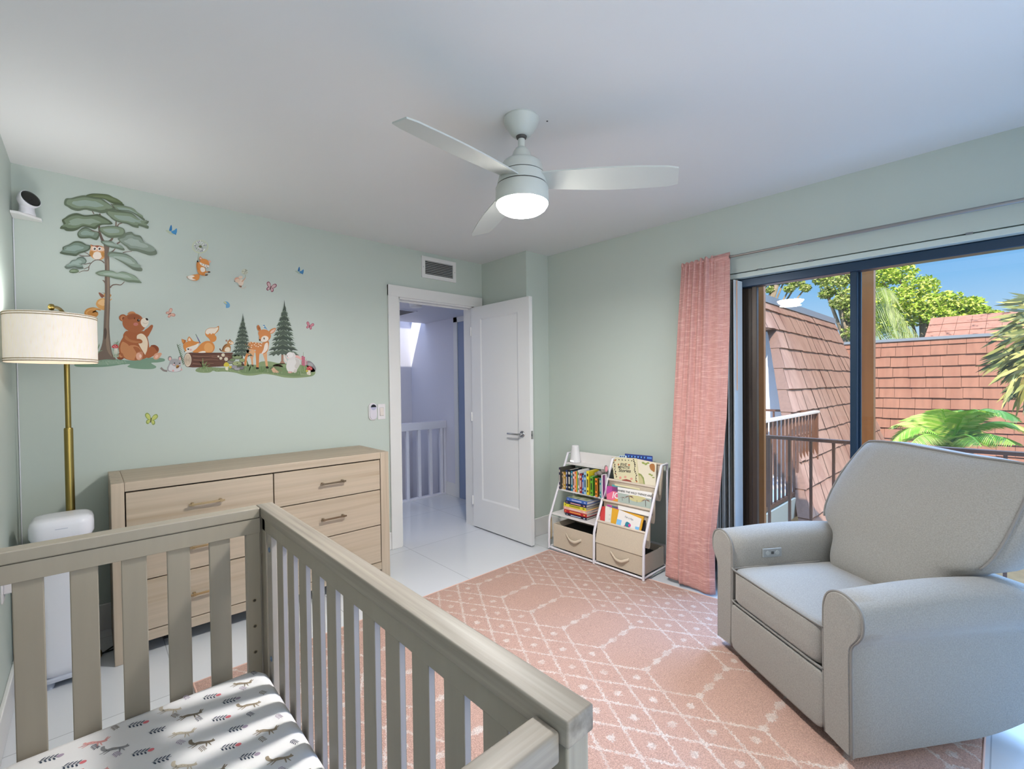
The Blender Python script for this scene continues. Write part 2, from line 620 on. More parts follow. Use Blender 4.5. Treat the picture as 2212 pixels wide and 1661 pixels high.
for x_ in (x0 + 0.014, x1 - 0.014):
    sc = MB()
    sc.lathe([(0, 0), (0.004, 0), (0.003, 0.0015), (0, 0.0015)], (x_, YA - 0.012, 2.31), 10, (0, -1, 0))
    sc.build('screw', mat('screw_grey', '#A9A9A8', 0.5), vt)

# switch plate and fan remote
M_plate = mat('white_plastic', '#E6E2E4', 0.35)
sw = thing('light_switch', 'white rocker light switch beside the doorway casing', 'switch', (1.68, YA, 1.108))
MB().box(1.648, 1.712, YA - 0.006, YA, 1.048, 1.169, 0.002).build('switch_plate', M_plate, sw)
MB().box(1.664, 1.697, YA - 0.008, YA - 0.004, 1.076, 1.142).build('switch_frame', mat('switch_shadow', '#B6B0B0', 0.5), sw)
rk = MB()
rk.add([(1.666, YA - 0.008, 1.078), (1.695, YA - 0.008, 1.078), (1.695, YA - 0.008, 1.14), (1.666, YA - 0.008, 1.14),
        (1.666, YA - 0.014, 1.08), (1.695, YA - 0.014, 1.08), (1.695, YA - 0.009, 1.138), (1.666, YA - 0.009, 1.138)],
       [(0, 1, 2, 3), (4, 7, 6, 5), (0, 4, 5, 1), (1, 5, 6, 2), (2, 6, 7, 3), (3, 7, 4, 0)])
rk.build('rocker', mat('warm_plastic', '#E2D9D2', 0.35), sw)
rm = thing('fan_remote', 'white oval remote with dark display in a wall cradle left of the switch', 'remote control', (1.604, YA, 1.11))


def capsule(cx, cz, hw_, hh, y0, y1, n=12):
    pts = []
    for k in range(n + 1):
        t = pi * k / n
        pts.append((cx + hw_ * cos(t), cz + (hh - hw_) + hw_ * sin(t)))
    for k in range(n + 1):
        t = pi + pi * k / n
        pts.append((cx + hw_ * cos(t), cz - (hh - hw_) + hw_ * sin(t)))
    return pts


MB().prism(capsule(1.604, 1.112, 0.034, 0.068, 0, 0), lambda x, z: (x, YA, z), lambda x, z: (x, YA - 0.014, z)).build('remote_cradle', M_plate, rm, bev=0.003)
MB().prism(capsule(1.606, 1.114, 0.029, 0.063, 0, 0), lambda x, z: (x, YA - 0.012, z), lambda x, z: (x, YA - 0.021, z)).build('remote_body', mat('remote_lilac', '#D9D4DE', 0.35), rm, bev=0.003)
disp = [(1.606 + 0.022 * cos(pi * k / 12), 1.147 + 0.022 * sin(pi * k / 12)) for k in range(13)]
MB().prism(disp, lambda x, z: (x, YA - 0.02, z), lambda x, z: (x, YA - 0.0216, z)).build('display', mat('display_black', '#14151B', 0.15), rm)
disp = [(1.606 + 0.022 * cos(-pi * k / 12), 1.147 + 0.022 * sin(-pi * k / 12)) for k in range(13)]
MB().prism(disp, lambda x, z: (x, YA - 0.02, z), lambda x, z: (x, YA - 0.0216, z)).build('button_ring', mat('button_lilac', '#B3B2CC', 0.35), rm)

# nail hole and chipped paint by the fan
ck = MB()
p = hit(2, H - 0.001, 1182, 262)
ck.lathe([(0, 0), (0.004, 0), (0.004, 0.001), (0, 0.001)], p, 8)
struct(ck.build('ceiling_hole', M_black), 'tiny dark hole in the ceiling by the fan')

# ---------------------------------------------------------------- sliding door, blinds, curtain
M_bronze = mat('dark_blue_bronze_frame', '#243A50', 0.3, 0.3)
M_brown = mat('brown_jamb_reflection', '#43372F', 0.4, 0.2)
wd = bpy.data.objects.new('door_3', None)
COL.objects.link(wd)
wd.location = TB(2.2, 0.1, 0)
struct(wd, 'wide glazed sliding door onto the balcony')
f = MB(TB)
f.box(1.45, 4.1, 0.06, 0.16, 1.925, 2.006)
f.box(1.45, 4.1, 0.052, 0.125, 1.918, 1.97, 0.004, 1)
f.box(1.45, 4.1, 0.05, 0.17, -0.02, 0.035, 0.004, 1)
f.box(4.02, 4.1, 0.06, 0.16, 0, 2.0)
f.build('door_frame', M_bronze, wd)
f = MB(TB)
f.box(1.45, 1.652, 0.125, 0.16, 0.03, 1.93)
for k in range(4):  # dark ribs built as the blinds' reflection in the glass
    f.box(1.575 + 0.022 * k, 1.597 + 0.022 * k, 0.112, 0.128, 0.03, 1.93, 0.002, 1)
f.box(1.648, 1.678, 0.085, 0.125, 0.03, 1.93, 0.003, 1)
f.build('jamb_with_reflection', M_brown, wd)
f = MB(TB)
f.box(2.163, 2.195, 0.07, 0.115, 0.03, 1.93, 0.003, 1)
f.box(2.172, 2.206, 0.118, 0.145, 0.03, 1.93, 0.003, 1)
f.build('meeting_stile', M_bronze, wd)
f = MB(TB)
f.box(2.2, 4.03, 0.118, 0.145, 0.03, 0.10)
f.box(1.69, 2.17, 0.085, 0.11, 0.03, 0.09)
f.build('bottom_rail', M_bronze, wd)
# thin clear glass: mostly see-through with a mirror share that grows at grazing angles
M_glass = bpy.data.materials.new('door_glass')
M_glass.use_nodes = True
t_ = M_glass.node_tree
t_.nodes.clear()
out_ = t_.nodes.new('ShaderNodeOutputMaterial')
mx_ = t_.nodes.new('ShaderNodeMixShader')
tr_ = t_.nodes.new('ShaderNodeBsdfTransparent')
gl_ = t_.nodes.new('ShaderNodeBsdfGlossy')
lw_ = t_.nodes.new('ShaderNodeLayerWeight')
lw_.inputs['Blend'].default_value = 0.5
pw_ = t_.nodes.new('ShaderNodeMath')
pw_.operation = 'POWER'
pw_.inputs[1].default_value = 5.0
fr_ = t_.nodes.new('ShaderNodeMath')
fr_.operation = 'MULTIPLY_ADD'
fr_.inputs[1].default_value = 0.9
fr_.inputs[2].default_value = 0.06
t_.links.new(lw_.outputs['Facing'], pw_.inputs[0])
t_.links.new(pw_.outputs[0], fr_.inputs[0])
tr_.inputs['Color'].default_value = (0.96, 0.95, 0.94, 1)
gl_.inputs['Roughness'].default_value = 0.0
t_.links.new(fr_.outputs[0], mx_.inputs[0])
t_.links.new(tr_.outputs[0], mx_.inputs[1])
t_.links.new(gl_.outputs[0], mx_.inputs[2])
t_.links.new(mx_.outputs[0], out_.inputs[0])
g = MB(TB)
g.add([(1.64, 0.1082, 0.05), (2.17, 0.0923, 0.05), (2.17, 0.0923, 1.93), (1.64, 0.1082, 1.93)], [(0, 1, 2, 3)])
g.build('fixed_pane', M_glass, wd)
g = MB(TB)
g.add([(2.2, 0.132, 0.06), (4.03, 0.132, 0.06), (4.03, 0.132, 1.93), (2.2, 0.132, 1.93)], [(0, 1, 2, 3)])
g.build('sliding_pane', M_glass, wd)

M_val = mat('pale_valance', '#CBD6D0', 0.4)
bl = thing('vertical_blinds', 'white vertical blinds stacked at the left of the sliding door behind the pink curtain', 'blinds', TB(1.56, 0.04, 0.03))
f = MB(TB)
f.box(1.452, 4.05, 0.004, 0.055, 1.971, 2.001, 0.002, 1)
f.build('head_rail', M_val, bl)
for u_ in (1.71, 1.98, 2.62, 3.3):
    f = MB(TB)
    f.box(u_, u_ + 0.025, -0.004, 0.006, 1.999, 2.008)
    f.build('rail_clip', mat('clip_grey', '#777C7E', 0.5), bl)
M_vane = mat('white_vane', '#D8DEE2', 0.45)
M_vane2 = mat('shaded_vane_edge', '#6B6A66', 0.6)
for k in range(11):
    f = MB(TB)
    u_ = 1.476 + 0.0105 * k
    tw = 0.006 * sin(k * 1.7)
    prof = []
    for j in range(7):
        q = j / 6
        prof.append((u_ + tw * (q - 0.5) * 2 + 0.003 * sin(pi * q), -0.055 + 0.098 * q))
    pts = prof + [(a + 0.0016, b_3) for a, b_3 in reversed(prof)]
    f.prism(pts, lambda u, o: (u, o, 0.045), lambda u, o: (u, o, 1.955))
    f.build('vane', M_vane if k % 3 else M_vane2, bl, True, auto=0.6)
f = MB(TB)
prof = [(1.590 + 0.012 * q / 6, -0.05 + 0.1 * q / 6) for q in range(7)]
f.prism(prof + [(a + 0.0016, b_3) for a, b_3 in reversed(prof)], lambda u, o: (u, o, 0.04), lambda u, o: (u, o, 1.955))
f.build('vane', M_vane, bl, True, auto=0.6)
f = MB(TB)
f.tube([(1.604, -0.045, 1.95), (1.604, -0.045, 1.26)], 0.0035, 8)
f.build('wand', mat('wand_orange_clear', '#C79A7A', 0.3), bl)

# curtain rod
M_steel = mat('brushed_nickel', '#9A9794', 0.3, 0.9)
cr_ = thing('curtain_rod', 'long brushed nickel curtain rod above the sliding door', 'curtain rod', TB(2.4, -0.07, 2.09))
f = MB(TB)
f.tube([(1.275, -0.07, 2.098), (1.95, -0.07, 2.097)], 0.0072, 12)
f.build('inner_rod', M_steel, cr_, True, auto=0.8)
f = MB(TB)
f.tube([(1.945, -0.07, 2.097), (4.05, -0.07, 2.088)], 0.0095, 12)
f.build('outer_rod', M_steel, cr_, True, auto=0.8)
for u_, z_ in ((1.30, 2.098), (4.0, 2.089)):
    f = MB(TB)
    f.tube([(u_, 0.0, z_), (u_, -0.07, z_)], 0.006, 8)
    f.build('rod_bracket', M_steel, cr_)

M_curt = mat('pink_linen', '#CA958E', 0.85, var=((260, 260, 14), 0.10, 3), second=('#E6BBB4', (18, 18, 240), 0.5, 0.72), sheen=0.2, bump=((300, 300, 300), 0.15))
cu_ = thing('curtain', 'pink linen curtain gathered on the rod, hanging to the floor beside the blinds', 'curtain', TB(1.4, -0.15, 0))


def lerp_tab(tab, t):
    for (a, va), (b_4, vb) in zip(tab, tab[1:]):
        if a <= t <= b_4: return va + (vb - va) * (t - a) / (b_4 - a)
    return tab[-1][1]


UL = [(0, 1.262), (0.19, 1.245), (0.5, 1.228), (0.8, 1.215), (1.0, 1.215)]
UR = [(0, 1.572), (0.2, 1.578), (0.48, 1.572), (0.7, 1.545), (0.86, 1.525), (1.0, 1.535)]
OF = [(0, -0.075), (0.2, -0.10), (0.6, -0.16), (1.0, -0.235)]
random.seed(5)
# fold ridges across the cloth: (position, depth at top, depth at hem, width)
FOLD = [(0.10, 0.012, 0.012, 0.05), (0.2, 0.016, 0.006, 0.03), (0.30, 0.02, 0.035, 0.045), (0.43, 0.022, 0.02, 0.04), (0.55, 0.026, 0.012, 0.05), (0.80, 0.006, 0.05, 0.10)]


def curtain_pt(s, t):
    u = lerp_tab(UL, t) * (1 - s) + lerp_tab(UR, t) * s
    o_ = lerp_tab(OF, t)
    for c_, d0, d1, w_ in FOLD:
        cc = c_ + 0.05 * t * (1 if c_ > 0.25 else -0.3)
        d_ = d0 * (1 - t) + d1 * t
        o_ -= d_ * math.exp(-((s - cc) / (w_ * (0.7 + 0.9 * t))) ** 2)
    o_ += 0.03 * max(0, (s - 0.62)) * (1 + 1.5 * t) * (1 if s < 0.9 else 0.7)
    if s < 0.72: o_ += 0.006 * sin(s * 95) * math.exp(-t * 14)
    if t > 0.9: u += 0.012 * sin(s * 9) * (t - 0.9) * 10
    z = 2.115 - t * 2.105 + (0.008 * sin(s * 60) * (s < 0.7) - 0.012 + 0.026 * s) * max(0, 1 - t * 12)
    z += 0.028 * t ** 6 * (0.75 - s if s < 0.75 else 0)
    return (u, o_, z)


f = MB(TB)
f.grid(curtain_pt, 110, 70)
ob = f.build('cloth_panel', M_curt, cu_, True)
md = ob.modifiers.new('cloth', 'SOLIDIFY')
md.thickness = 0.003
md.offset = 0
f = MB(TB)
f.grid(lambda s, t: (lambda p: (p[0], p[1] - 0.0035, p[2]))(curtain_pt(s, 0.955 + 0.045 * t)), 110, 6)
ob = f.build('hem', M_curt, cu_, True)
md = ob.modifiers.new('cloth', 'SOLIDIFY')
md.thickness = 0.002
# rod sleeve along the top
f = MB(TB)
f.grid(lambda s, t: (1.262 + 0.31 * s, -0.07 + (0.014 + 0.004 * sin(s * 70) * (s < 0.7)) * cos(2 * pi * t), 2.097 + (0.017 + 0.005 * sin(s * 61 + 1) * (s < 0.7)) * sin(2 * pi * t)), 80, 13)
f.build('rod_pocket', M_curt, cu_, True)

# ---------------------------------------------------------------- ceiling fan
M_fan = mat('fan_grey_white', '#C9CEC9', 0.4)
M_slot = mat('fan_gap', '#4A4744', 0.6)
M_lens = mat('lit_lens', '#FFFFFF', 0.4, emit=('#FFF8F0', 75.0))
FC = Vector((1.36, 1.395, 0))
fn = thing('ceiling_fan', 'pale grey three blade ceiling fan with its light on', 'ceiling fan', (FC.x, FC.y, H))


def fl_(name, prof, m, au=0.5):
    return MB().lathe(prof, FC, 48).build(name, m, fn, True, auto=au)


fl_('canopy', [(0.0, H), (0.074, H), (0.076, H - 0.006), (0.070, H - 0.024), (0.045, H - 0.062), (0.034, H - 0.071), (0.028, H - 0.074), (0.0, H - 0.074)], M_fan)
fl_('hanger_ball', [(0.0, H - 0.070), (0.024, H - 0.072), (0.02, H - 0.082), (0.0145, H - 0.086), (0, H - 0.086)], M_slot)
fl_('down_rod', [(0.0, H - 0.07), (0.0145, H - 0.07), (0.0145, 2.30), (0, 2.30)], M_fan)
fl_('motor_housing', [(0.0, 2.318), (0.016, 2.318), (0.026, 2.312), (0.036, 2.297), (0.043, 2.272), (0.047, 2.263), (0.062, 2.259), (0.078, 2.252), (0.087, 2.240), (0.0905, 2.215), (0.0945, 2.204), (0.0, 2.204)], M_fan, 0.7)
fl_('motor_gap', [(0.0, 2.206), (0.091, 2.206), (0.092, 2.199), (0, 2.199)], M_slot)
fl_('blade_hub', [(0.0, 2.20), (0.096, 2.20), (0.101, 2.178), (0.106, 2.156), (0.0, 2.156)], M_fan)
fl_('hub_gap', [(0.0, 2.157), (0.1035, 2.157), (0.1045, 2.150), (0, 2.150)], M_slot)
fl_('light_ring', [(0.0, 2.151), (0.1075, 2.151), (0.112, 2.143), (0.113, 2.088), (0.1105, 2.080), (0.0, 2.080)], M_fan)
ln = fl_('light_lens', [(0.1105, 2.082), (0.109, 2.074), (0.100, 2.060), (0.083, 2.048), (0.06, 2.040), (0.03, 2.0355), (0.0, 2.034)], M_lens, 1.5)
ln['label'] = 'glowing white dome lens'
for k, ang in enumerate((188.0, 308.5, 66.5)):
    a0 = math.radians(ang)
    dx, dy = Vector((cos(a0), sin(a0), 0)), Vector((-sin(a0), cos(a0), 0))

    def bp(r, w, top):
        z = 2.176 - 0.022 * (r - 0.1) / 0.55
        z += -w * 0.25 + (0.003 if top else -0.003)
        return FC + dx * r + dy * w + Vector((0, 0, z))
    N = 14
    outl = []
    for i in range(N + 1):
        q = i / N
        r = 0.085 + 0.56 * q
        outl.append((r, (0.052 + 0.022 * sin(pi * min(1, q * 1.1) * 0.8)) * (1 if q < 0.97 else 0.82)))
    tip = []
    for i in range(N, -1, -1):
        q = i / N
        r = 0.085 + 0.545 * q
        tip.append((r, -(0.046 + 0.012 * sin(pi * q)) * (1 if q < 0.97 else 0.85)))
    outl += tip
    b_5 = MB()
    n = len(outl)
    vs = [bp(r, w, True) for r, w in outl] + [bp(r, w, False) for r, w in outl]
    fs = []
    h2 = N + 1
    for i in range(N):
        fs.append((i, i + 1, n - 2 - i, n - 1 - i))
        fs.append((n + i, n + n - 1 - i, n + n - 2 - i, n + i + 1))
    fs += [(i, n + i, n + (i + 1) % n, (i + 1) % n) for i in range(n)]
    b_5.add(vs, fs)
    b_5.build('blade', M_fan, fn, True, auto=0.7)

lt = light('fan_lamp', 'AREA', (FC.x, FC.y, 2.030), 34, (1.0, 0.97, 0.93), 0.18, 0.18, aim=(FC.x, FC.y, 0))
lt.data.shape = 'DISK'

# ---------------------------------------------------------------- floor lamp
M_brass = mat('antique_brass', '#94824A', 0.32, 1.0)
M_shade = mat('linen_shade', '#F1E7DC', 0.8, var=((160, 160, 25), 0.16, 2), emit=('#FFF1E0', 0.30))
M_trim = mat('shade_binding', '#B3A488', 0.8)
LX, LY = -0.118, 2.80
lp = thing('floor_lamp', 'brass floor lamp with a lit cream drum shade in the left corner', 'floor lamp', (-0.08, 3.03, 0))
PX, PY = -0.081, 3.03
MB().lathe([(0.0, 0.0), (0.098, 0.0), (0.10, 0.006), (0.098, 0.016), (0.085, 0.02), (0.018, 0.024), (0.018, 0.05), (0, 0.05)], (PX, PY, 0), 40).build('base', M_brass, lp, True, auto=0.5)
MB().lathe([(0.0, 0.02), (0.0165, 0.02), (0.0165, 1.125), (0.0150, 1.132), (0, 1.132)], (PX, PY, 0), 20).build('lower_pole', M_brass, lp, True, auto=0.5)
MB().lathe([(0.0, 1.12), (0.0105, 1.12), (0.0105, 1.60), (0, 1.60)], (PX, PY, 0), 20).build('upper_pole', M_brass, lp, True, auto=0.5)
pts = [(PX, PY, 1.59), (PX, PY - 0.004, 1.635), (PX - 0.004, PY - 0.03, 1.668), (PX - 0.016, PY - 0.09, 1.684), (PX - 0.028, PY - 0.16, 1.682), (LX, LY + 0.02, 1.672)]
MB().tube(crom(pts, False, 5), 0.007, 12).build('arm', M_brass, lp, True)
kb = MB()
kb.lathe([(0, -0.014), (0.008, -0.012), (0.0125, 0), (0.008, 0.012), (0, 0.014)], (LX, LY, 1.672), 20)
kb.build('knob', M_brass, lp, True)
kb = MB()
kb.lathe([(0, 0), (0.042, 0), (0.043, 0.006), (0.043, 0.022), (0.040, 0.026), (0, 0.026)], (LX + 0.012, LY + 0.004, 1.627), 28)
kb.build('shade_cap', M_brass, lp, True, auto=0.5)
R_ = 0.1455
zs0, zs1 = 1.432, 1.638
sh = MB()
sh.lathe([(R_ - 0.002, zs0), (R_, zs0), (R_, zs1), (R_ - 0.002, zs1), (R_ - 0.002, zs0)], (LX, LY, 0), 64)
s_o = sh.build('lamp_shade', M_shade, lp, True, auto=0.5)
s_o['label'] = 'cream linen drum shade, lit from inside'
for z_ in (zs0 + 0.004, zs0 + 0.013, zs1 - 0.013, zs1 - 0.004):
    tb = MB()
    tb.tube([(LX + (R_ + 0.0002) * cos(2 * pi * k / 64), LY + (R_ + 0.0002) * sin(2 * pi * k / 64), z_) for k in range(64)], 0.0022, 6, closed=True)
    tb.build('shade_binding', M_trim, lp, True)
sp = MB()
for k in range(3):
    a = 2 * pi * k / 3 + 0.4
    sp.tube([(LX, LY, 1.628), (LX + (R_ - 0.002) * cos(a), LY + (R_ - 0.002) * sin(a), 1.628)], 0.002, 6)
sp.build('shade_spider', M_brass, lp)
MB().lathe([(0.0, 1.49), (0.02, 1.495), (0.03, 1.52), (0.024, 1.56), (0.014, 1.585), (0.014, 1.625), (0, 1.625)], (LX, LY, 0), 20).build('bulb', mat('lit_bulb', '#FFFFFF', 0.4, emit=('#FFF0DA', 6.0)), lp, True)
light('lamp_bulb_up', 'AREA', (LX, LY, 1.60), 3.2, (0.97, 0.98, 1.0), 0.2, 0.2, aim=(LX, LY, 3)).data.spread = 3.0
light('lamp_bulb_down', 'AREA', (LX, LY, 1.47), 6.0, (1.0, 0.97, 0.93), 0.2, 0.2, aim=(LX, LY, 0)).data.spread = 3.0

# ---------------------------------------------------------------- air purifier tower
M_pur = mat('purifier_white', '#E9EAF0', 0.25)
pu = thing('air_purifier', 'tall white rounded air purifier standing before the floor lamp', 'air purifier', (-0.105, 2.9, 0))


def rrect(cx, cy, hx_, hy_, r, n=6):
    o_ = []
    for qx, qy, a0 in ((1, 1, 0), (-1, 1, pi / 2), (-1, -1, pi), (1, -1, 1.5 * pi)):
        for k in range(n + 1):
            a = a0 + pi / 2 * k / n
            o_.append((cx + qx * (hx_ - r) + r * cos(a), cy + qy * (hy_ - r) + r * sin(a)))
    return o_


def tower(mb, levels, cx, cy):
    rings = [rrect(cx, cy, hx_, hy_, r) for z, hx_, hy_, r in levels]
    n = len(rings[0])
    vs, fs = [], []
    for (z, *_), ring in zip(levels, rings): vs += [(x, y, z) for x, y in ring]
    for i in range(len(rings) - 1):
        fs += [(i * n + k, i * n + (k + 1) % n, (i + 1) * n + (k + 1) % n, (i + 1) * n + k) for k in range(n)]
    fs += [tuple(range(n)), tuple((len(rings) - 1) * n + k for k in range(n))]
    return mb.add(vs, fs)


cx_, cy_ = -0.105, 2.905
tower(MB(), [(0.052, 0.080, 0.080, 0.05), (0.06, 0.088, 0.086, 0.05), (0.09, 0.094, 0.09, 0.05), (0.64, 0.0965, 0.0925, 0.05), (0.655, 0.0965, 0.0925, 0.05)], cx_, cy_).build('body', M_pur, pu, True, auto=0.7)
tower(MB(), [(0.655, 0.098, 0.094, 0.05), (0.672, 0.106, 0.098, 0.052), (0.715, 0.106, 0.098, 0.052), (0.735, 0.100, 0.094, 0.05), (0.745, 0.086, 0.080, 0.045), (0.749, 0.06, 0.055, 0.03)], cx_, cy_).build('top_cap', M_pur, pu, True, auto=0.9)
tower(MB(), [(0.030, 0.085, 0.082, 0.05), (0.034, 0.094, 0.09, 0.05), (0.046, 0.094, 0.09, 0.05), (0.052, 0.085, 0.08, 0.05)], cx_, cy_).build('base_skirt', mat('purifier_grey', '#C3C8D4', 0.3), pu, True, auto=0.7)
for sx_, sy_ in ((-1, -1), (1, -1), (-1, 1), (1, 1)):
    MB().lathe([(0, 0), (0.018, 0), (0.02, 0.01), (0.02, 0.034), (0, 0.034)], (cx_ + 0.055 * sx_, cy_ + 0.055 * sy_, 0), 16).build('foot', mat('purifier_foot', '#AEB4C2', 0.4), pu, True, auto=0.5)
MB().box(cx_ - 0.02, cx_ + 0.02, 2.806, 2.812, 0.703, 0.706).build('indicator', mat('purifier_grey2', '#B9BDCC', 0.3), pu)

# ---------------------------------------------------------------- baby camera on its corner shelf
cs = thing('camera_shelf', 'small white corner shelf carrying the baby camera', 'shelf', (-0.22, 3.29, 2.17))
a_, b__, c__ = (XL, YA), (XL + 0.005, 3.235), (XL + 0.115, 3.325)
pl = [(XL + 0.001, YA - 0.001), (XL + 0.001, 3.235), (XL + 0.03, 3.235), (-0.165, 3.30), (-0.165, YA - 0.001)]
MB().prism(pl, lambda x, y: (x, y, 2.166), lambda x, y: (x, y, 2.178)).build('shelf_board', M_white, cs, bev=0.002)
bc = thing('baby_camera', 'white baby camera with round black face high in the left corner', 'camera', (-0.215, 3.285, 2.178))
M_cam = mat('camera_white', '#E3E2E8', 0.3)
ax_ = Vector((0.55, -0.75, 0.33)).normalized()
cc_ = Vector((-0.212, 3.272, 2.246))
MB().lathe([(0, 0), (0.031, 0), (0.032, 0.004), (0.028, 0.02), (0.027, 0.04), (0.03, 0.06), (0, 0.066)], (-0.215, 3.282, 2.178), 32).build('stand', M_cam, bc, True, auto=0.6)
MB().lathe([(0, -0.03), (0.02, -0.028), (0.034, -0.015), (0.041, 0.006), (0.0425, 0.02), (0.0415, 0.024), (0.039, 0.025), (0.0, 0.025)], cc_, 36, ax_).build('head', M_cam, bc, True, auto=0.7)
MB().lathe([(0.0385, 0.0245), (0.0385, 0.0262), (0.030, 0.0275), (0.0, 0.029)], cc_, 36, ax_).build('face', mat('camera_black', '#050507', 0.08), bc, True)
lq = MB()
q_ = ax_.to_track_quat('Z', 'Y')
for px_, py_ in ((0.0, 0.004), (-0.007, -0.008), (0.008, -0.009)): lq.lathe([(0, 0), (0.0022, 0), (0.0018, 0.0008), (0, 0.001)], cc_ + q_ @ Vector((px_, py_, 0.0284)), 10, ax_)
lq.build('lens', mat('camera_lens', '#33343C', 0.05), bc)
# its flex running down the corner
pts = [hit(1, YA - 0.005, *p) for p in ((21, 468), (20, 520), (23, 580), (20, 640), (28, 700), (28, 790), (31, 880), (30, 940), (38, 1035), (29, 1085), (26, 1110), (36, 1130), (46, 1145), (40, 1180), (34, 1250), (26, 1330), (20, 1380))]
pts = [(max(p.x, XL + 0.004), p.y, p.z) for p in pts]
MB().tube(crom(pts, False, 4), 0.0024, 6).build('power_cord', mat('cord_white', '#E2E2EA', 0.5), None, True)
tag(bpy.data.objects['power_cord'], 'thin white camera cord running down the left corner', 'cord')
# outlet on the left wall
ot = thing('wall_outlet', 'white outlet plate low on the left wall', 'outlet', (XL, 2.66, 0.55))
MB().box(XL, XL + 0.006, 2.62, 2.69, 0.49, 0.61, 0.002).build('outlet_plate', M_plate, ot)
MB().box(XL + 0.005, XL + 0.035, 2.64, 2.672, 0.52, 0.56, 0.004).build('plug', M_plate, ot)
pts = crom([(XL + 0.03, 2.656, 0.53), (XL + 0.03, 2.70, 0.40), (XL + 0.02, 2.80, 0.24), (XL + 0.03, 2.88, 0.155), (XL + 0.05, 2.95, 0.09), (-0.18, 2.98, 0.06)], False, 6)
MB().tube(pts, 0.003, 6).build('outlet_flex', mat('cord_white', '#E2E2EA', 0.5), None, True)
tag(bpy.data.objects['outlet_flex'], 'white cord dropping from the left wall outlet behind the crib', 'cord')
pts = crom([(-0.02, 3.0, 0.006), (0.02, 3.03, 0.006), (0.06, 3.06, 0.012), (0.10, 3.09, 0.006), (0.18, 3.15, 0.006)], False, 6)
MB().tube(pts, 0.0035, 6).build('lamp_cord', mat('cord_black', '#17171B', 0.5), None, True)
tag(bpy.data.objects['lamp_cord'], 'black cord on the floor running behind the dresser', 'cord')
pts = crom([(-0.02, 3.04, 0.006), (0.03, 3.03, 0.008), (0.07, 3.05, 0.004), (0.13, 3.12, 0.005), (0.2, 3.2, 0.006)], False, 6)
MB().tube(pts, 0.0035, 6).build('spare_cord', mat('cord_black', '#17171B', 0.5), None, True)
tag(bpy.data.objects['spare_cord'], 'second black cord crossing the first beside the dresser leg', 'cord')

# ---------------------------------------------------------------- dresser
def wood(nm, hx, axis, dark='#A8967E', amt=0.10, sc=1.0):
    s_ = [55.0 * sc, 55.0 * sc, 55.0 * sc]
    s_[axis] = 1.6 * sc
    s2 = [26.0 * sc, 26.0 * sc, 26.0 * sc]
    s2[axis] = 0.7 * sc
    return mat(nm, hx, 0.5, var=(tuple(s_), amt, 6), second=(dark, tuple(s2), 0.52, 0.75), bump=(tuple(v * 2 for v in s_), 0.05))


WD_x = wood('pale_wood_grain_across', '#B9A995', 0)
WD_z = wood('pale_wood_grain_upright', '#BBAB97', 2, '#978873')
WD_y = wood('pale_wood_grain_deep', '#B9A995', 1)
ds = thing('dresser', 'pale wood six drawer dresser against the back wall', 'dresser', (0.77, 3.07, 0))
DX0, DX1, DY0, DY1, DZ = 0.06, 1.482, 2.85, 3.30, 0.866
for x0, x1 in ((DX0, DX0 + 0.049), (DX1 - 0.060, DX1)):
    MB().box(x0, x1, DY0, DY1, 0.0, DZ, 0.003).build('side_panel', WD_z, ds)
MB().box(DX0 + 0.049, DX1 - 0.06, DY0 + 0.002, DY1, 0.822, DZ + 0.001, 0.003).build('top', WD_x, ds)
MB().box(DX0 + 0.049, DX1 - 0.06, DY0 + 0.004, DY0 + 0.03, 0.075, 0.124, 0.002).build('bottom_rail', WD_x, ds)
ck = MB()
ck.box(DX0 + 0.049, DX1 - 0.06, DY0 + 0.03, DY1 - 0.01, 0.08, 0.822)
ck.build('carcass', mat('dresser_gap', '#2E241B', 0.8), ds)
M_hand = mat('handle_bronze', '#8A7A64', 0.3, 0.9)
M_handg = mat('handle_pale_brass', '#B9A37C', 0.3, 0.9)
zz = (0.818, 0.615, 0.377, 0.126)
for ci, (x0, x1) in enumerate(((DX0 + 0.054, 0.760), (0.766, DX1 - 0.064))):
    for ri in range(3):
        z1, z0 = zz[ri] - 0.003, zz[ri + 1] + 0.003
        dw = MB().box(x0, x1, DY0 + 0.004, DY0 + 0.024, z0, z1, 0.0015).build('drawer', WD_x, ds)
        hx_ = (x0 + x1) / 2 + (0.005 if ci else 0.0)
        hz = 0.5 * (z0 + z1) - 0.001
        hb = MB()
        hb.box(hx_ - 0.079, hx_ + 0.079, DY0 - 0.026, DY0 - 0.018, hz - 0.005, hz + 0.005, 0.001)
        for s_ in (-1, 1):
            hb.box(hx_ + s_ * 0.062 - 0.006, hx_ + s_ * 0.062 + 0.006, DY0 - 0.028, DY0 + 0.004, hz - 0.007, hz + 0.007, 0.001)
        hb.build('handle', M_handg if (ci == 0) else M_hand, dw)
for x_ in (0.26, 0.74, 1.36):
    MB().box(x_, x_ + 0.03, DY0 + 0.14, DY0 + 0.17, 0, 0.085).build('support_leg', M_black, ds)

# ---------------------------------------------------------------- rug with woven lattice, chains of hexagons and dots
M_rug = bpy.data.materials.new('pink_pile_rug')
M_rug.use_nodes = True
t_ = M_rug.node_tree
b_ = t_.nodes['Principled BSDF']
b_.inputs['Roughness'].default_value = 0.95
b_.inputs['Specular IOR Level'].default_value = 0.1
b_.inputs['Sheen Weight'].default_value = 0.25


def N_(kind, **kw):
    n = t_.nodes.new(kind)
    for k, v in kw.items(): setattr(n, k, v)
    return n


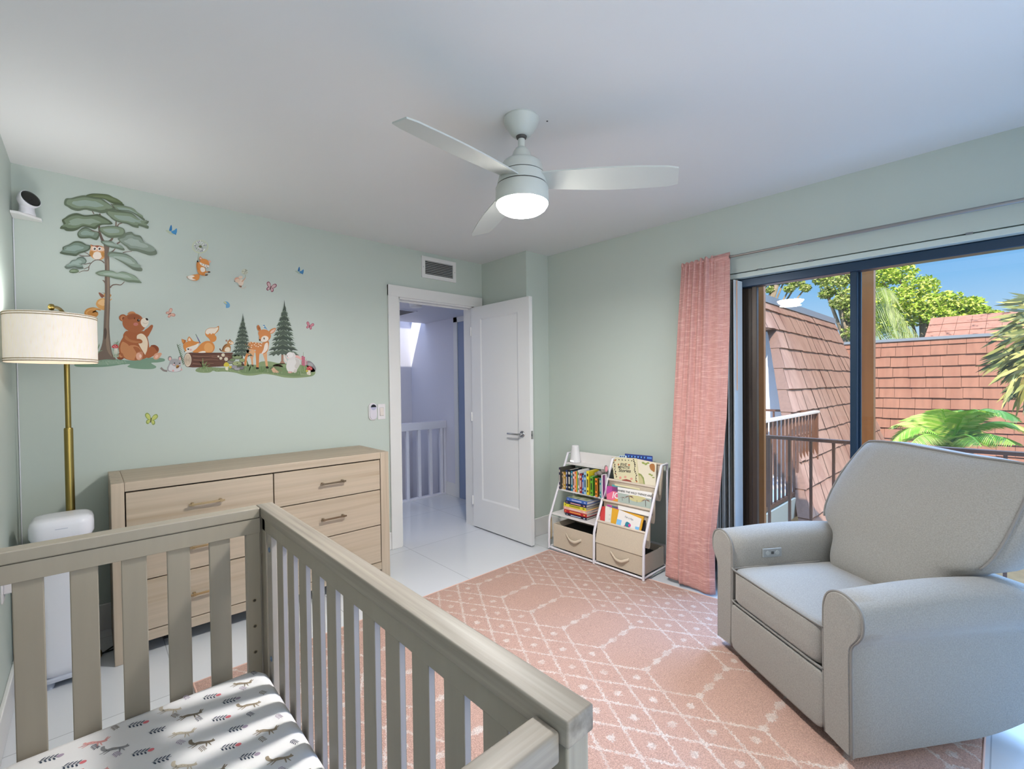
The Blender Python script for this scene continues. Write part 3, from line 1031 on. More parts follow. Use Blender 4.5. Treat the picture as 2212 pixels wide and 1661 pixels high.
def ma(op, a, b=None, c=None):
    n = N_('ShaderNodeMath', operation=op)
    for i, q in enumerate((a, b, c)):
        if q is None: continue
        if hasattr(q, 'default_value') or hasattr(q, 'is_linked'): t_.links.new(q, n.inputs[i])
        else: n.inputs[i].default_value = q
    return n.outputs[0]


def fade(x, lo, hi):
    n = N_('ShaderNodeMapRange')
    n.inputs['From Min'].default_value = lo
    n.inputs['From Max'].default_value = hi
    n.inputs['To Min'].default_value = 1
    n.inputs['To Max'].default_value = 0
    t_.links.new(x, n.inputs['Value'])
    return n.outputs[0]


co_ = N_('ShaderNodeTexCoord')
jn = N_('ShaderNodeTexNoise')
jn.inputs['Scale'].default_value = 95.0
jn.inputs['Detail'].default_value = 2.0
t_.links.new(co_.outputs['Object'], jn.inputs['Vector'])
jv = N_('ShaderNodeVectorMath', operation='SUBTRACT')
t_.links.new(jn.outputs['Color'], jv.inputs[0])
jv.inputs[1].default_value = (0.5, 0.5, 0.5)
js = N_('ShaderNodeVectorMath', operation='SCALE')
t_.links.new(jv.outputs[0], js.inputs[0])
js.inputs['Scale'].default_value = 0.034
jp = N_('ShaderNodeVectorMath', operation='ADD')
t_.links.new(co_.outputs['Object'], jp.inputs[0])
t_.links.new(js.outputs[0], jp.inputs[1])
xy = N_('ShaderNodeSeparateXYZ')
t_.links.new(jp.outputs[0], xy.inputs[0])
X_, Y_ = xy.outputs['X'], xy.outputs['Y']
PER, CH, LW, LH = 0.871, 0.283, 0.147, 0.2455
xs_ = ma('SUBTRACT', X_, 2.108 - 0.871 * 4)
xm = ma('MODULO', xs_, PER)                       # 0 .. PER, lattice runs 0 .. PER-CH, chain after it
v_ = ma('DIVIDE', ma('SUBTRACT', Y_, 0.857 - 0.2455 * 8), LH)
u_ = ma('DIVIDE', xm, LW)
da = ma('ABSOLUTE', ma('SUBTRACT', ma('FRACT', ma('ADD', ma('ADD', v_, u_), 0.5)), 0.5))
db = ma('ABSOLUTE', ma('SUBTRACT', ma('FRACT', ma('ADD', ma('SUBTRACT', v_, u_), 0.5)), 0.5))
dist = ma('MULTIPLY', ma('MINIMUM', da, db), 0.126)
lines = fade(dist, 0.0034, 0.0072)
inlat = ma('LESS_THAN', xm, PER - CH + 0.003)
lines = ma('MULTIPLY', lines, inlat)
# beaded bars of the hexagon chains
dv = ma('MULTIPLY', ma('ABSOLUTE', ma('SUBTRACT', ma('FRACT', ma('ADD', v_, 0.5)), 0.5)), LH)
bead = ma('ADD', 0.009, ma('MULTIPLY', 0.008, ma('SINE', ma('MULTIPLY', xm, 2 * pi / 0.0943))))
bar = fade(ma('SUBTRACT', dv, bead), -0.002, 0.003)
bar = ma('MULTIPLY', bar, ma('SUBTRACT', 1.0, inlat))
# dots in the middle of every lozenge
du = ma('MULTIPLY', ma('ABSOLUTE', ma('SUBTRACT', ma('FRACT', u_), 0.5)), LW)
dots1 = ma('SQRT', ma('ADD', ma('POWER', du, 2.0), ma('POWER', dv, 2.0)))
du2 = ma('MULTIPLY', ma('ABSOLUTE', ma('SUBTRACT', ma('FRACT', ma('ADD', u_, 0.5)), 0.5)), LW)
dv2 = ma('MULTIPLY', ma('ABSOLUTE', ma('SUBTRACT', ma('FRACT', v_), 0.5)), LH)
dots2 = ma('SQRT', ma('ADD', ma('POWER', du2, 2.0), ma('POWER', dv2, 2.0)))
dots = fade(ma('MINIMUM', dots1, dots2), 0.013, 0.019)
dots = ma('MULTIPLY', dots, inlat)
edge0 = ma('GREATER_THAN', xm, 0.03)
dots = ma('MULTIPLY', dots, ma('MULTIPLY', edge0, ma('LESS_THAN', xm, PER - CH - 0.03)))
mask = ma('MAXIMUM', lines, ma('MAXIMUM', bar, dots))
wn = N_('ShaderNodeTexNoise')
wn.inputs['Scale'].default_value = 22.0
t_.links.new(co_.outputs['Object'], wn.inputs['Vector'])
worn = N_('ShaderNodeMapRange')
worn.inputs['From Min'].default_value = 0.3
worn.inputs['From Max'].default_value = 0.6
worn.inputs['To Min'].default_value = 0.35
worn.inputs['To Max'].default_value = 0.95
t_.links.new(wn.outputs['Fac'], worn.inputs['Value'])
mask = ma('MULTIPLY', mask, worn.outputs[0])
fn_ = N_('ShaderNodeTexNoise')
fn_.inputs['Scale'].default_value = 230.0
fn_.inputs['Detail'].default_value = 2.0
t_.links.new(co_.outputs['Object'], fn_.inputs['Vector'])
fr2 = N_('ShaderNodeMapRange')
fr2.inputs['From Min'].default_value = 0.3
fr2.inputs['From Max'].default_value = 0.7
fr2.inputs['To Min'].default_value = 0.66
fr2.inputs['To Max'].default_value = 1.12
t_.links.new(fn_.outputs['Fac'], fr2.inputs['Value'])
mx1 = N_('ShaderNodeMix', data_type='RGBA')
mx1.inputs[6].default_value = lin('#C29D8E')
mx1.inputs[7].default_value = lin('#DACCC5')
t_.links.new(mask, mx1.inputs[0])
mx2 = N_('ShaderNodeMix', data_type='RGBA', blend_type='MULTIPLY')
mx2.inputs[0].default_value = 1.0
t_.links.new(mx1.outputs[2], mx2.inputs[6])
t_.links.new(fr2.outputs[0], mx2.inputs[7])
t_.links.new(mx2.outputs[2], b_.inputs['Base Color'])
bp_ = N_('ShaderNodeBump')
bp_.inputs['Strength'].default_value = 0.7
bp_.inputs['Distance'].default_value = 0.006
t_.links.new(fn_.outputs['Fac'], bp_.inputs['Height'])
t_.links.new(bp_.outputs[0], b_.inputs['Normal'])

rg = MB()
TL, TR, BR, BL = (0.31, 2.438), (2.625, 2.432), (2.85, 0.047), (0.31, 0.047)


def rug_pt(s, t):
    x = (TL[0] * (1 - s) + TR[0] * s) * (1 - t) + (BL[0] * (1 - s) + BR[0] * s) * t
    y = (TL[1] * (1 - s) + TR[1] * s) * (1 - t) + (BL[1] * (1 - s) + BR[1] * s) * t
    e_ = min(s, 1 - s, t, 1 - t)
    return (x, y, 0.012 + 0.0015 * mnoise.noise((x * 9, y * 9, 0)) - (0.006 if e_ < 0.004 else 0))


rg.grid(rug_pt, 150, 150)
o = rg.build('area_rug', M_rug, None, True)
off = o.location.copy()
for v in o.data.vertices: v.co += off
o.location = (0, 0, 0)
tag(o, 'pink area rug with white lattice, hexagon chains and dots', 'rug')
hm = MB()
hm.tube([(*TL, 0.005), (*TR, 0.005), (*BR, 0.005), (*BL, 0.005)], 0.0055, 8, closed=True)
hm.build('bound_edge', mat('rug_binding', '#D9B3A4', 0.9), o)

# ---------------------------------------------------------------- crib
CT_y = wood('crib_top_grain_y', '#9D9488', 1, '#675E53', 0.30)
CT_x = wood('crib_top_grain_x', '#9D9488', 0, '#675E53', 0.30)
CP = mat('crib_greige_paint', '#A0988A', 0.45, var=((30, 30, 3), 0.04, 3))
CPz = wood('crib_post_grain', '#A59D8F', 2, '#867E70', 0.1)
M_hole = mat('bolt_hole', '#3A332A', 0.6)
M_edge_lit = mat('crib_slat_edge_lit', '#BDB8BA', 0.45)  # lighter colour painted as window light on the slat sides
cb = thing('crib', 'greige wooden crib with slatted sides in the foreground', 'crib', (0.11, 1.1, 0))
# long front side
MB().box(0.435, 0.489, 0.374, 1.853, 0.853, 0.889, 0.0035, 3).build('top_rail', CT_y, cb, True, auto=0.9)
MB().box(0.441, 0.481, 0.42, 1.80, 0.808, 0.854, 0.002).build('under_rail', CP, cb)
MB().box(0.441, 0.475, 0.42, 1.80, 0.17, 0.225, 0.003).build('lower_rail', CP, cb)
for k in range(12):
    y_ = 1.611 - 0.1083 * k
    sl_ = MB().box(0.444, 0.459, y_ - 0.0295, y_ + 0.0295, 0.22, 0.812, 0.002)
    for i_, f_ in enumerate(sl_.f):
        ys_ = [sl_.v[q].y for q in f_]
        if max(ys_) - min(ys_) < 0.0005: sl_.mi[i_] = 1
    sl_.build('slat', [CP, M_edge_lit], cb)
MB().box(0.443, 0.460, 1.70, 1.752, 0.2, 0.812, 0.002).build('end_stile', mat('crib_stile_lit', '#B4ADA4', 0.45), cb)  # stile colour lightened as if lit by the window
# corner posts
for nm, (x0, x1, y0, y1, z1) in (('post', (0.441, 0.485, 1.765, 1.848, 0.854)), ('post', (0.441, 0.485, 0.38, 0.42, 0.854)), ('post', (-0.262, -0.222, 1.765, 1.848, 0.854)), ('post', (-0.262, -0.222, 0.38, 0.42, 0.854))):
    MB().box(x0, x1, y0, y1, 0.013 if x0 > 0 else 0.0, z1, 0.003).build(nm, CPz, cb)
# far end panel
MB().box(-0.265, 0.4335, 1.796, 1.85, 0.853, 0.889, 0.004).build('top_rail', CP, cb)
MB().box(-0.25, 0.4335, 1.7985, 1.835, 0.80, 0.8515, 0.001).build('under_rail', CP, cb)
MB().box(-0.25, 0.433, 1.802, 1.835, 0.8505, 0.854).build('rail_gap', M_hole, cb)
MB().box(-0.25, 0.43, 1.803, 1.83, 0.17, 0.225, 0.002).build('lower_rail', CP, cb)
for x0 in (-0.1655, -0.054, 0.0575, 0.168, 0.281):
    MB().box(x0, x0 + 0.0605, 1.804, 1.818, 0.22, 0.802, 0.0025).build('slat', CP, cb)
MB().box(0.391, 0.4335, 1.802, 1.832, 0.2, 0.80, 0.0025).build('end_stile', CP, cb)
M_ring = mat('bolt_hole_rim', '#8D836F', 0.6)
for z_ in (0.562, 0.470, 0.378):
    hb = MB()
    hb.lathe([(0.0, 0.0), (0.0068, 0.0), (0.0068, 0.0006), (0.0042, 0.0007), (0.0, 0.0007)], (0.4125, 1.802, z_), 20, (0, -1, 0))
    hb.cur = 1
    hb.lathe([(0.0, 0.0008), (0.0045, 0.0008), (0.0045, 0.001), (0, 0.001)], (0.4125, 1.802, z_), 16, (0, -1, 0))
    hb.build('bolt_hole', [M_ring, M_hole], cb)
M_bolt = mat('blue_steel_bolt', '#7C93B5', 0.3, 0.9)
for z_, y_ in ((0.755, 1.722), (0.375, 1.722)):
    hb = MB()
    hb.lathe([(0.0, 0.0), (0.009, 0.0), (0.009, 0.002), (0.006, 0.003), (0.005, 0.0015), (0.003, 0.0015), (0.002, 0.003), (0, 0.003)], (0.443, y_, z_), 20, (-1, 0, 0))
    hb.build('bolt', M_bolt, cb, True, auto=0.5)
# near end panel
MB().box(-0.262, 0.4335, 0.385, 0.43, 0.832, 0.874, 0.005, 3).build('top_rail', CT_x, cb, True, auto=0.9)
MB().box(-0.25, 0.441, 0.39, 0.425, 0.17, 0.225, 0.002).build('lower_rail', CP, cb)
for x0 in (-0.1655, -0.054, 0.0575, 0.168, 0.281, 0.37):
    MB().box(x0, x0 + 0.0605, 0.40, 0.414, 0.22, 0.834, 0.0025).build('slat', CP, cb)
# wall side
MB().box(-0.264, -0.225, 0.42, 1.80, 0.853, 0.889, 0.004).build('top_rail', CT_y, cb)
MB().box(-0.258, -0.23, 0.42, 1.77, 0.17, 0.225, 0.002).build('lower_rail', CP, cb)
for k in range(12):
    y_ = 1.66 - 0.1083 * k
    MB().box(-0.25, -0.237, y_ - 0.0295, y_ + 0.0295, 0.22, 0.856, 0.0025).build('slat', CP, cb)
MB().box(-0.23, 0.441, 0.425, 1.80, 0.185, 0.2).build('mattress_support', CP, cb)

# mattress in its printed sheet
M_sheet = mat('white_cotton_sheet', '#ECEBEC', 0.85, bump=(14, 0.25, 0.01))
INK = {'grey': '#8F8F92', 'tan': '#9A8C79', 'sand': '#C6BBA9', 'pink': '#E0A3A0', 'navy': '#3F4A5C', 'rose': '#D9737C', 'mauve': '#A99AAF', 'brown': '#7F7364', 'mustard': '#C9AE5A'}
keys_ = list(INK)
ms_ = [M_sheet] + [mat('print_' + k, INK[k], 0.85) for k in keys_]
mt = MB()
mx0, mx1, my0, my1, mz0, mz1 = -0.222, 0.431, 0.432, 1.785, 0.2, 0.338
lv_ = [(mz0, 0.0, 0.06), (mz0 + 0.02, 0.006, 0.06), (mz1 - 0.045, 0.006, 0.06), (mz1 - 0.02, 0.0, 0.055), (mz1 - 0.006, -0.014, 0.05), (mz1, -0.034, 0.04)]
cx_, cy_ = (mx0 + mx1) / 2, (my0 + my1) / 2
tower(mt, [(z, (mx1 - mx0) / 2 + g, (my1 - my0) / 2 + g, r) for z, g, r in lv_], cx_, cy_)
random.seed(11)
ZP = mz1


def inkpoly(pts, key, lift):
    z = ZP + 0.0006 + lift
    mt.add([(x, y, z) for x, y in pts], [tuple(range(len(pts)))], 1 + keys_.index(key))


def blob(x, y, rx, ry, rot, key, lift=0.0, n=14):
    c, s = cos(rot), sin(rot)
    inkpoly([(x + rx * cos(2 * pi * k / n) * c - ry * sin(2 * pi * k / n) * s, y + rx * cos(2 * pi * k / n) * s + ry * sin(2 * pi * k / n) * c) for k in range(n)], key, lift)


def loc(x, y, rot, sc, pts):
    c, s = cos(rot), sin(rot)
    return [(x + sc * (a * c - b * s), y + sc * (a * s + b * c)) for a, b in pts]


def leaping(x, y, rot, sc, key, kind):
    body = crom([(-1.0, 0.05), (-0.5, 0.32), (0.1, 0.30), (0.6, 0.34), (0.95, 0.45), (1.2, 0.28), (1.0, 0.12), (0.6, 0.0), (0.0, -0.06), (-0.6, -0.12)], True, 4)
    inkpoly(loc(x, y, rot, sc, body), key, 0.0001)
    if kind == 'fox':
        inkpoly(loc(x, y, rot, sc, crom([(-0.8, 0.1), (-1.2, 0.35), (-1.5, 0.75), (-1.75, 0.6), (-1.5, 0.15), (-1.0, -0.1)], True, 4)), key, 0.0001)
        inkpoly(loc(x, y, rot, sc, [(0.78, 0.4), (0.84, 0.66), (0.98, 0.42)]), key, 0.0001)
    else:
        inkpoly(loc(x, y, rot, sc, crom([(0.8, 0.35), (0.75, 0.8), (0.86, 0.95), (0.95, 0.5)], True, 3)), key, 0.0001)
        inkpoly(loc(x, y, rot, sc, crom([(0.92, 0.4), (1.0, 0.8), (1.12, 0.9), (1.06, 0.45)], True, 3)), key, 0.0001)
        blob(*loc(x, y, rot, sc, [(-1.05, 0.12)])[0], 0.16 * sc, 0.14 * sc, 0, key, 0.0001, 8)
    for a, b, c_, d_ in ((-0.75, -0.05, -1.25, -0.5), (-0.5, -0.08, -0.8, -0.62), (0.4, 0.02, 0.7, -0.55), (0.6, 0.05, 1.1, -0.38)):
        inkpoly(loc(x, y, rot, sc, [(a - 0.09, b), (a + 0.12, b), (c_ + 0.06, d_), (c_ - 0.04, d_)]), key, 0.0001)
    for q in range(3): blob(*loc(x, y, rot, sc, [(-0.4 + 0.35 * q, 0.14)])[0], 0.05 * sc, 0.03 * sc, rot, 'navy' if q != 1 else 'brown', 0.0003, 6)


def sprig(x, y, rot, sc, key, flower):
    inkpoly(loc(x, y, rot, sc, [(-1, -0.03), (1, 0.02), (1, 0.08), (-1, 0.03)]), key, 0.0001)
    for q in range(4):
        for s_ in (-1, 1):
            p_ = loc(x, y, rot, sc, [(-0.75 + 0.42 * q + 0.12, s_ * 0.3)])[0]
            blob(*p_, 0.30 * sc, 0.10 * sc, rot + s_ * 0.9, key, 0.0001, 8)
    if flower:
        blob(*loc(x, y, rot, sc, [(1.1, 0.05)])[0], 0.36 * sc, 0.3 * sc, rot, flower, 0.0002, 10)


row = 0
yy = my0 + 0.09
while yy < my1 - 0.06:
    xx = mx0 + 0.075 + (0.05 if row % 2 else 0.0)
    j = row * 2
    while xx < mx1 - 0.07:
        jx, jy = random.uniform(-0.008, 0.008), random.uniform(-0.008, 0.008)
        rot = -0.62 + random.uniform(-0.15, 0.15)
        if (j + row) % 2 == 0:
            leaping(xx + jx, yy + jy, rot, 0.0245, ('tan', 'pink', 'grey', 'sand', 'brown')[(j + row * 3) % 5], 'fox' if (j + row) % 4 else 'hare')
        else:
            sprig(xx + jx, yy + jy, rot + 0.2, 0.021, 'navy', ('rose', None, 'mauve', 'rose')[(j // 2 + row) % 4])
        if j % 2: sprig(xx + jx + 0.045, yy + jy + 0.038, rot - 0.6, 0.014, ('navy', 'mauve', 'brown')[j % 3], None)
        xx += 0.088
        j += 1
    yy += 0.070
    row += 1
o = mt.build('crib_mattress', ms_, None, False)
tag(o, 'crib mattress in a white sheet printed with foxes, hares and sprigs', 'mattress')
for p_ in o.data.polygons:
    if p_.material_index == 0: p_.use_smooth = True
o.data.set_sharp_from_angle(angle=0.9)

# ---------------------------------------------------------------- recliner
PRx, PRy = 1.848, 0.341
EX, EY = 0.567, 0.824


def TC(a, b, z):                 # along the front from the near arm, back, up
    return (PRx + EX * a + EY * b, PRy + EY * a - EX * b, z)


M_fab = mat('grey_blue_upholstery', '#918F8A', 0.9, var=((240, 240, 240), 0.16, 2), sheen=0.25, bump=(420, 0.25))
M_pipe = mat('upholstery_piping', '#7E7C79', 0.9, sheen=0.2)
rc = thing('recliner', 'grey upholstered recliner armchair with rolled arms in front of the sliding door', 'armchair', (2.32, 0.36, 0))
armo = [(0.108, 0.062), (0.114, 0.20), (0.116, 0.36), (0.117, 0.49), (0.112, 0.535), (0.098, 0.565), (0.072, 0.584), (0.04, 0.591), (0.008, 0.586), (-0.022, 0.570), (-0.038, 0.545), (-0.042, 0.515), (-0.038, 0.482), (-0.022, 0.455), (-0.004, 0.432), (0.003, 0.40), (0.003, 0.30), (0.001, 0.15), (0.0, 0.052)]


def zb(b): return 0.0 if b < 0.5 else 0.55 * (b - 0.5) ** 2 + 0.05 * (b - 0.5)


for mir in (0, 1):
    ol = crom(armo, False, 3) if True else armo
    # drop overshoot at the two lower corners
    A = MB(TC)
    nb = 16
    vs = []
    for i in range(nb + 1):
        q = i / nb
        b = -0.012 + 0.80 * q
        ins = 0.010 if i == 0 else 0.0
        if i == 1: b = 0.0
        if i == 0: b = -0.010
        crown = 0.020 * sin(pi * min(1, q / 0.9))
        for a, z in ol:
            aa, zz_ = a, z
            if ins:
                aa = a + (0.055 - a) * 0.12
                zz_ = z + (0.40 - z) * 0.02
            low = max(0.0, (0.35 - zz_) / 0.3)
            top = max(0.0, (zz_ - 0.42) / 0.17)
            zz_ = zz_ + low * (zb(b) + 0.012 * q) + top * crown
            drop = max(0, q - 0.82) * 1.0
            zz_ -= top * drop * 0.35
            vs.append(((0.755 - aa) if mir else aa, b, zz_))
    n = len(ol)
    fs = [(i * n + k, i * n + (k + 1) % n, (i + 1) * n + (k + 1) % n, (i + 1) * n + k) for i in range(nb) for k in range(n)]
    fs += [tuple(range(n)), tuple(nb * n + k for k in range(n))]
    A.add(vs, fs)
    arm = A.build('arm', M_fab, rc, True, auto=0.75)
    P_ = MB(TC)
    P_.tube([((0.755 - a) if mir else a, -0.003, z + 0.002) for a, z in ol], 0.0048, 8)
    P_.build('piping', M_pipe, arm, True)
    if not mir:
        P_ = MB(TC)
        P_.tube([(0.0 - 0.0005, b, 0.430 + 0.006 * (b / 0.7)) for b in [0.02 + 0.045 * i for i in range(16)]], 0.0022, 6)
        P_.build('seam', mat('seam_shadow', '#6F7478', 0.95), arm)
    if mir:
        pn = MB(TC)
        pn.box(0.630, 0.6385, 0.147, 0.246, 0.479, 0.521, 0.003)
        plate = pn.build('control_panel', mat('control_grey', '#8A8F91', 0.4), rc)
        for b in (0.172, 0.222):
            P_ = MB()
            p3 = TC(0.630, b, 0.50)
            P_.lathe([(0, 0), (0.0105, 0), (0.0105, 0.0012), (0.008, 0.0018), (0, 0.0012)], p3, 20, Vector(TC(0, 0, 0)) - Vector(TC(1, 0, 0)))
            P_.build('button', mat('control_button', '#9CA1A2', 0.35), plate, True, auto=0.5)
        P_ = MB(TC)
        P_.box(0.6285, 0.631, 0.190, 0.204, 0.494, 0.507, 0.001)
        P_.build('usb_port', mat('port_dark', '#3B3E40', 0.4), plate)

# body between the arms
MB(TC).box(0.05, 0.705, 0.05, 0.74, 0.10, 0.38, 0.02).build('body', M_fab, rc)
# side skirt closing the back
Bk = MB(TC)
Bk.box(0.03, 0.725, 0.70, 0.80, 0.15, 0.56, 0.03)
Bk.build('back_frame', M_fab, rc, True, auto=0.8)


def cushion(mb, a0, a1, b0, b1, z0, z1, crown, ex=5.0):
    """soft block: rounded edges, domed top"""
    ca, cb_, hz = (a0 + a1) / 2, (b0 + b1) / 2, (z1 - z0) / 2
    ha, hb_ = (a1 - a0) / 2, (b1 - b0) / 2
    e_ = 0.13
    prof = [(0.35, -1), (0.8, -1), (1 - e_ * 0.6, -1), (1 - e_ * 0.2, -0.93), (1, -0.75), (1, -0.3), (1, 0.3), (1, 0.75), (1 - e_ * 0.15, 0.92), (1 - e_ * 0.5, 0.985), (1 - e_, 1), (0.75, 1), (0.6, 1), (0.45, 1), (0.3, 1), (0.15, 1)]
    NS = 64
    vs, fs = [], []
    for r, h in prof:
        for k in range(NS):
            th = 2 * pi * k / NS
            x = math.copysign(abs(cos(th)) ** (2 / 12.0), cos(th)) * r
            y = math.copysign(abs(sin(th)) ** (2 / 12.0), sin(th)) * r
            z = (z0 + z1) / 2 + hz * h
            if h > 0.5: z += crown * (1 - x * x) * (1 - y * y)
            vs.append((ca + ha * x, cb_ + hb_ * y, z))
    for j in range(len(prof) - 1):
        fs += [(j * NS + k, j * NS + (k + 1) % NS, (j + 1) * NS + (k + 1) % NS, (j + 1) * NS + k) for k in range(NS)]
    fs += [tuple(range(NS)), tuple((len(prof) - 1) * NS + k for k in range(NS))]
    return mb.add(vs, fs)


seat = cushion(MB(TC), 0.117, 0.638, -0.014, 0.56, 0.282, 0.442, 0.02, ex=8.0).build('seat_cushion', M_fab, rc, True)
for z_ in (0.437, 0.286):
    P_ = MB(TC)
    P_.tube(crom([(0.121, 0.45, z_ + 0.004), (0.120, 0.2, z_ + 0.002), (0.120, 0.02, z_), (0.128, -0.009, z_), (0.25, -0.0125, z_), (0.5, -0.0125, z_), (0.627, -0.009, z_), (0.635, 0.02, z_), (0.635, 0.2, z_ + 0.002), (0.634, 0.45, z_ + 0.004)], False, 5), 0.0042, 8)
    P_.build('piping', M_pipe, seat, True)
cushion(MB(TC), 0.112, 0.643, -0.014, 0.05, 0.062, 0.272, 0.0, ex=9.0).build('footrest', M_fab, rc, True)

LV = [(0.40, 0.248, 0.475, 0.64), (0.45, 0.257, 0.452, 0.68), (0.50, 0.258, 0.455, 0.70), (0.555, 0.262, 0.475, 0.73), (0.592, 0.285, 0.492, 0.76), (0.612, 0.335, 0.502, 0.785), (0.635, 0.368, 0.512, 0.80), (0.68, 0.383, 0.530, 0.82),
      (0.76, 0.382, 0.566, 0.85), (0.85, 0.368, 0.612, 0.875), (0.92, 0.350, 0.652, 0.89), (0.97, 0.334, 0.684, 0.895), (1.000, 0.324, 0.708, 0.893), (1.018, 0.312, 0.728, 0.885), (1.022, 0.27, 0.755, 0.87), (1.024, 0.15, 0.79, 0.85)]
Bk = MB(TC)
NS = 72
vs, fs = [], []
sq = lambda c, e: math.copysign(abs(c) ** e, c)
pipe_pts = {}
for j, (z, w, bf, bk) in enumerate(LV):
    cb0, hb0 = (bf + bk) / 2, (bk - bf) / 2
    for k in range(NS):
        th = 2 * pi * k / NS
        sh_ = 0.034 * max(0.0, min(1.0, (z - 0.62) / 0.3))
        a = 0.3775 - sh_ + (w + sh_) * sq(cos(th), 0.42)
        s_ = sq(sin(th), 0.62)
        b = cb0 + hb0 * s_
        zz_ = z
        # soft puckers below the top seam
        x = max(-1.0, min(1.0, (a - 0.3775 + sh_) / max(w + sh_, 0.01)))
        if s_ < 0 and 0.86 < z < 1.0:
            b += 0.004 * sin(26 * x + 2.0) * (z - 0.86) / 0.14
        if s_ < 0: b -= 0.018 * (1 - x * x) * max(0, 1 - abs(z - 0.72) / 0.3)
        zz_ += 0.006 * sin(3.1 * x) * max(0, (z - 0.9) / 0.1)
        zz_ -= 0.07 * ((s_ + 1) / 2) * max(0.0, (z - 0.85) / 0.17)
        vs.append((a, b, zz_))
for j in range(len(LV) - 1):
    fs += [(j * NS + k, j * NS + (k + 1) % NS, (j + 1) * NS + (k + 1) % NS, (j + 1) * NS + k) for k in range(NS)]
fs += [tuple(range(NS)), tuple((len(LV) - 1) * NS + k for k in range(NS))]
Bk.add(vs, fs)
back = Bk.build('back_cushion', M_fab, rc, True, subd=1)
# piping: up the near edge, across the top, down the far edge
path = []
kk = 47                          # front corner station on the near side
for j in range(6, 14): path.append(Vector(vs[j * NS + 43]))
for k in range(44, 65): path.append(Vector(vs[13 * NS + k]))
for j in range(13, 5, -1): path.append(Vector(vs[j * NS + 65]))
P_ = MB(TC)
P_.tube(crom([tuple(p) for p in path], False, 3), 0.0048, 8)
P_.build('piping', M_pipe, back, True)
M_dk = mat('recliner_base_black', '#1B1C1E', 0.5)
sb = MB()
c3 = TC(0.3775, 0.42, 0)
sb.lathe([(0.0, 0.013), (0.27, 0.013), (0.275, 0.02), (0.27, 0.035), (0.05, 0.04), (0.05, 0.11), (0, 0.11)], (c3[0], c3[1], 0), 40)
sb.build('swivel_base', M_dk, rc, True, auto=0.5)

# ---------------------------------------------------------------- children's book rack
M_tube = mat('white_tube', '#E9E6EC', 0.35)
M_board = mat('white_board', '#E8E4E2', 0.45)
M_canvas = mat('beige_canvas', '#CDBFAB', 0.9, var=((200, 200, 200), 0.07, 2))
M_rod = mat('beige_rod_sleeve', '#D4C6B6', 0.7)
M_inside = mat('bin_inside', '#3A3733', 0.9)
bk_ = thing('book_rack', 'white metal book rack with shelves, canvas pockets and fabric bins', 'bookshelf', (2.8, 2.03, 0))
fx = lambda z: 2.645 + 0.012 * z / 0.25 if z < 0.25 else 2.657 + 0.232 * (z - 0.25) / 0.49
for y_ in (2.45, 2.012, 1.61):
    pts = [(2.645, y_, 0.013), (2.652, y_, 0.235), (2.658, y_, 0.255), (2.667, y_, 0.278), (2.887, y_, 0.742), (2.962, y_, 0.742)]
    MB().tube(pts, 0.0095, 8).build('front_upright', M_tube, bk_, True, auto=0.9)
    MB().tube([(2.962, y_, 0.745), (2.957, y_, 0.001)], 0.0085, 8).build('back_upright', M_tube, bk_, True, auto=0.9)
    MB().tube([(2.648, y_, 0.026), (2.957, y_, 0.026)], 0.007, 8).build('foot_rail', M_tube, bk_, True, auto=0.9)
MB().tube([(2.646, 1.61, 0.024), (2.646, 2.45, 0.024)], 0.0075, 8).build('front_rail', M_tube, bk_, True, auto=0.9)
MB().tube([(2.957, 1.61, 0.024), (2.957, 2.45, 0.024)], 0.0075, 8).build('back_rail', M_tube, bk_, True, auto=0.9)
for z_, x0 in ((0.278, 2.672), (0.458, 2.752), (0.655, 2.852)):
    MB().box(x0, 2.95, 2.018, 2.444, z_, z_ + 0.012, 0.001).build('shelf', M_board, bk_)
MB().box(2.944, 2.952, 2.018, 2.444, 0.66, 0.752, 0.001).build('back_board', M_board, bk_)
BARS = [(2.822, 0.597), (2.748, 0.457), (2.684, 0.317)]
for x_, z_ in BARS:
    MB().tube([(x_, 2.005, z_), (x_, 1.615, z_)], 0.0085, 10).build('rod', M_rod, bk_, True, auto=0.9)
MB().tube([(2.935, 2.005, 0.738), (2.935, 1.615, 0.738)], 0.0085, 10).build('rod', M_rod, bk_, True, auto=0.9)
# canvas pockets hanging between rods
SL = [[(2.826, 0.603), (2.842, 0.57), (2.862, 0.515), (2.880, 0.492), (2.900, 0.505), (2.915, 0.56), (2.932, 0.66), (2.938, 0.735)],
      [(2.752, 0.463), (2.766, 0.43), (2.782, 0.372), (2.800, 0.352), (2.816, 0.368), (2.822, 0.43), (2.826, 0.52), (2.824, 0.59)],
      [(2.688, 0.323), (2.700, 0.29), (2.716, 0.222), (2.734, 0.20), (2.750, 0.215), (2.754, 0.29), (2.756, 0.38), (2.752, 0.45)]]
for s_ in SL:
    c_ = crom(s_, False, 5)
    f = MB()
    f.grid(lambda a, t, c_=c_: (lambda q: (q[0], 1.622 + 0.378 * a, q[1]))(c_[min(len(c_) - 1, int(round(t * (len(c_) - 1))))]), 4, len(c_))
    o = f.build('canvas_pocket', M_canvas, bk_, True)
    md = o.modifiers.new('cloth', 'SOLIDIFY')
    md.thickness = 0.003
f = MB()
f.add([(2.682, 2.0, 0.315), (2.682, 1.62, 0.315), (2.650, 1.62, 0.17), (2.650, 2.0, 0.17), (2.686, 2.0, 0.315), (2.686, 1.62, 0.315), (2.654, 1.62, 0.17), (2.654, 2.0, 0.17)],
      [(0, 1, 2, 3), (4, 7, 6, 5), (0, 4, 5, 1), (1, 5, 6, 2), (2, 6, 7, 3), (3, 7, 4, 0)])
f.build('front_canvas', M_canvas, bk_)


